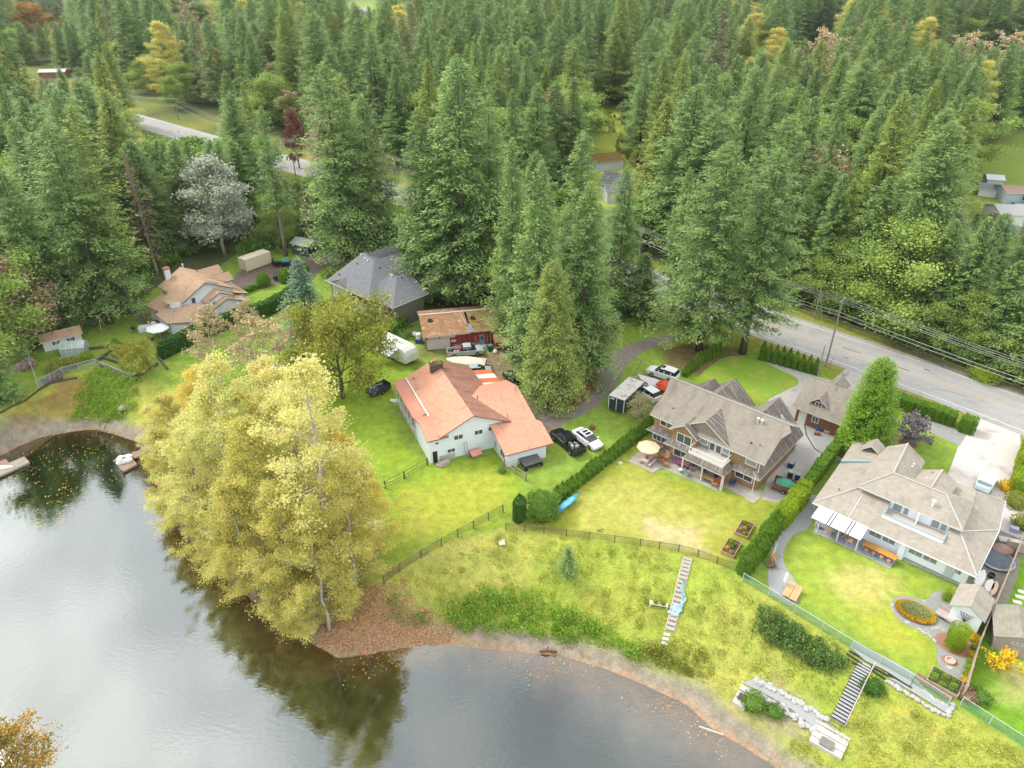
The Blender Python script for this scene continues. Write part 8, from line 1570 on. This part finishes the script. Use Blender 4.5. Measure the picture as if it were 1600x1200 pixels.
obj('crate', MB().box(-.9, -.2, -.35, .35, .1, .3), mat('dark_crate', (.07, .07, .07)), t)
# raised planter lower right, loungers, umbrella, swing
t = thing('raised_bed', 'wooden raised bed with green lettuces at the lower corner of the right lawn', 'planter', at(1475, 1068), R(-42)); bx = MB(); bx.box(-1.3, 1.3, -1.0, -.92, 0, .45).box(-1.3, 1.3, .92, 1.0, 0, .45).box(-1.3, -1.22, -.92, .92, 0, .45).box(1.22, 1.3, -.92, .92, 0, .45); obj('frame', bx, mat('grey_planter', (.36, .28, .2)), t); obj('soil', MB().box(-1.22, 1.22, -.92, .92, .05, .35), MC['soil'], t)
for k in range(9): q = shrub((-.9 + (k % 3) * .8, -.6 + (k // 3) * .55, .33), .27, .25, (F_BUSH, F_BRAM)[k % 2], None, 120, .16, 'plant', None, parent=t); q.pop('category', None)
LW = mat('lounger_wood', (.58, .36, .17), (.5, .3, .14), 3, uvb=(.12, 3, .02))
for (u, v), lb in (((1231, 926), 'left'), ((1242, 932), 'right')):
    t = thing('sun_lounger', '%s one of the two honey wood loungers by the green fence' % lb, 'lounger', at(u, v), R(52), 'wooden sun loungers'); obj('seat', MB().box(-.95, .3, -.35, .35, .3, .38), LW, t); obj('backrest', MB().slab([(.3, -.35, .38), (.3, .35, .38), (.95, .35, .75), (.95, -.35, .75)], .06), [LW, LW], t)
    for x in (-.85, .3):
        for y in (-.3, .3): obj('leg', MB().box(x - .04, x + .04, y - .04, y + .04, 0, .3), LW, t)
parasol(tuple(at(1224, 918)), mat('white_cloth', (.68, .68, .68)), 'closed white umbrella beside the loungers', 2.2, closed=True)
t = thing('garden_swing', 'teal framed garden swing with an orange seat beside the gravel path', 'swing', at(1207, 876), R(60)); obj('frame', MB().tube([(-.9, -.7, 0), (-.9, 0, 1.8), (-.9, .7, 0)], .05, 5).tube([(.9, -.7, 0), (.9, 0, 1.8), (.9, .7, 0)], .05, 5).tube([(-.9, 0, 1.8), (.9, 0, 1.8)], .05, 5), TEAL, t); obj('seat', MB().box(-.7, .7, -.3, .2, .45, .52), ob, t); obj('backrest', MB().box(-.7, .7, .2, .27, .52, .95), ob, t)
# side yard clutter of the pale blue house
t = thing('trampoline', 'dark blue-grey covered round pool in the side yard by the tan fence', 'pool', at(1555, 876)); obj('cover', MB().lathe([(1.75, 0), (1.8, .3), (1.2, .45), (.2, .5)], 16), mat('blue_grey_cover', (.12, .15, .17), (.08, .10, .12), 3), t); obj('rim', MB().lathe([(1.82, .22), (1.86, .3), (1.8, .34)], 16), METAL, t)
single('tarp_heap', MB().lathe([(1.3, 0), (1.1, .5), (.5, .8), (.1, .85)], 12, sy=.8), mat('brown_cover', (.32, .19, .15), (.2, .16, .14), 2), 'brown covered heap behind the dark blue-grey pool cover', 'heap', at(1565, 862))
single('planter_pot', MB().lathe([(.25, 0), (.35, .45), (.3, .45), (.28, .3)], 12), BLACK, 'black bucket between the pool cover and the boats', 'bucket', at(1548, 902))
single('box', MB().box(-.4, .4, -.3, .3, 0, .5).box(-.42, .42, -.32, .32, .5, .56), mat('lilac_box', (.35, .36, .5)), 'small bluish box by the board fence in the side yard', 'box', at(1583, 830), R(-30)); single('box', MB().box(-.5, .5, -.35, .35, 0, .6).box(-.52, .52, -.37, .37, .6, .66), mat('mint_box', (.2, .35, .3)), 'green-blue box beyond the tan fence at the right edge', 'box', at(1599, 848), R(-30))
t = thing('white_storage', 'white slatted board structure at the right end of the side yard', 'storage', at(1577, 852), R(-22)); obj('panel', MB().box(-1.2, 3, -.5, .4, .6, .75), mat('offwhite_board', (.5, .46, .45), uvb=(4, .15, .02)), t)
for x in (-1.1, 2.9): obj('leg', MB().box(x - .06, x + .06, -.4, .3, 0, .6), WOODL, t)
for i, (u, v) in enumerate(((1597, 925), (1593, 933), (1589, 941))): single('stepping_stone', MB().box(-.4, .4, -.22, .22, -.02, .06), MC['pale_stone'], '%s pale stepping stone in the far right lawn' % ('top', 'middle', 'bottom')[i], 'stepping stone', at(u, v), R(-25), 'stepping stones at the right edge')
single('log', MB().tube([(-1.1, 0, .05), (1.1, .1, .08)], .1, 7), mat('bleached_log', (.45, .38, .3)), 'bleached log lying at the water edge on the right shore', 'log', gp(1111, 1143), R(-25)); single('log', MB().tube([(-.9, 0, .1), (.9, 0, .12)], .09, 7), MC['bleached_log'], 'pale post lying on the gravel shore of the left cove', 'log', gp(163, 666), R(100))
single('driftwood', MB().tube([(-.8, .1, .1), (-.2, 0, .3), (.4, .1, .15), (.9, -.1, .3)], .12, 6).tube([(-.2, 0, .3), (.1, .4, .5)], .07, 5), mat('dark_driftwood', (.09, .05, .04)), 'dark root lying at the shoreline', 'driftwood', gp(856, 1021) + Vector((0, 0, .05)), 0)
single('boulder_pair', MB().lathe([(.6, 0), (.7, .3), (.4, .6)], 9).lathe([(.5, 0), (.5, .3), (.2, .5)], 9, (1.0, .2, 0)), mat('grey_rock', (.3, .28, .26), (.2, .19, .18), 4), 'grey rocks beside the left edge of the cottonwoods', 'rock', gp(192, 640), 0)
# reflectors of haze: pale air box (kept last)
HAZE = .00006
if HAZE:
    bpy.ops.mesh.primitive_cube_add(size=1); o = bpy.context.object; o.name = 'haze'; o.scale = (3000, 3000, 72); o.location = (0, 800, 72 / 2 - 9); o['kind'] = 'stuff'
    m = bpy.data.materials.new('haze'); m.use_nodes = True; t = m.node_tree; t.nodes.clear(); pv = N(t, 'ShaderNodeVolumePrincipled'); pv.inputs['Density'].default_value = HAZE; pv.inputs['Color'].default_value = (.85, .94, 1, 1); pv.inputs['Anisotropy'].default_value = .2
    oo = N(t, 'ShaderNodeOutputMaterial'); t.links.new(pv.outputs[0], oo.inputs['Volume']); o.data.materials.append(m)
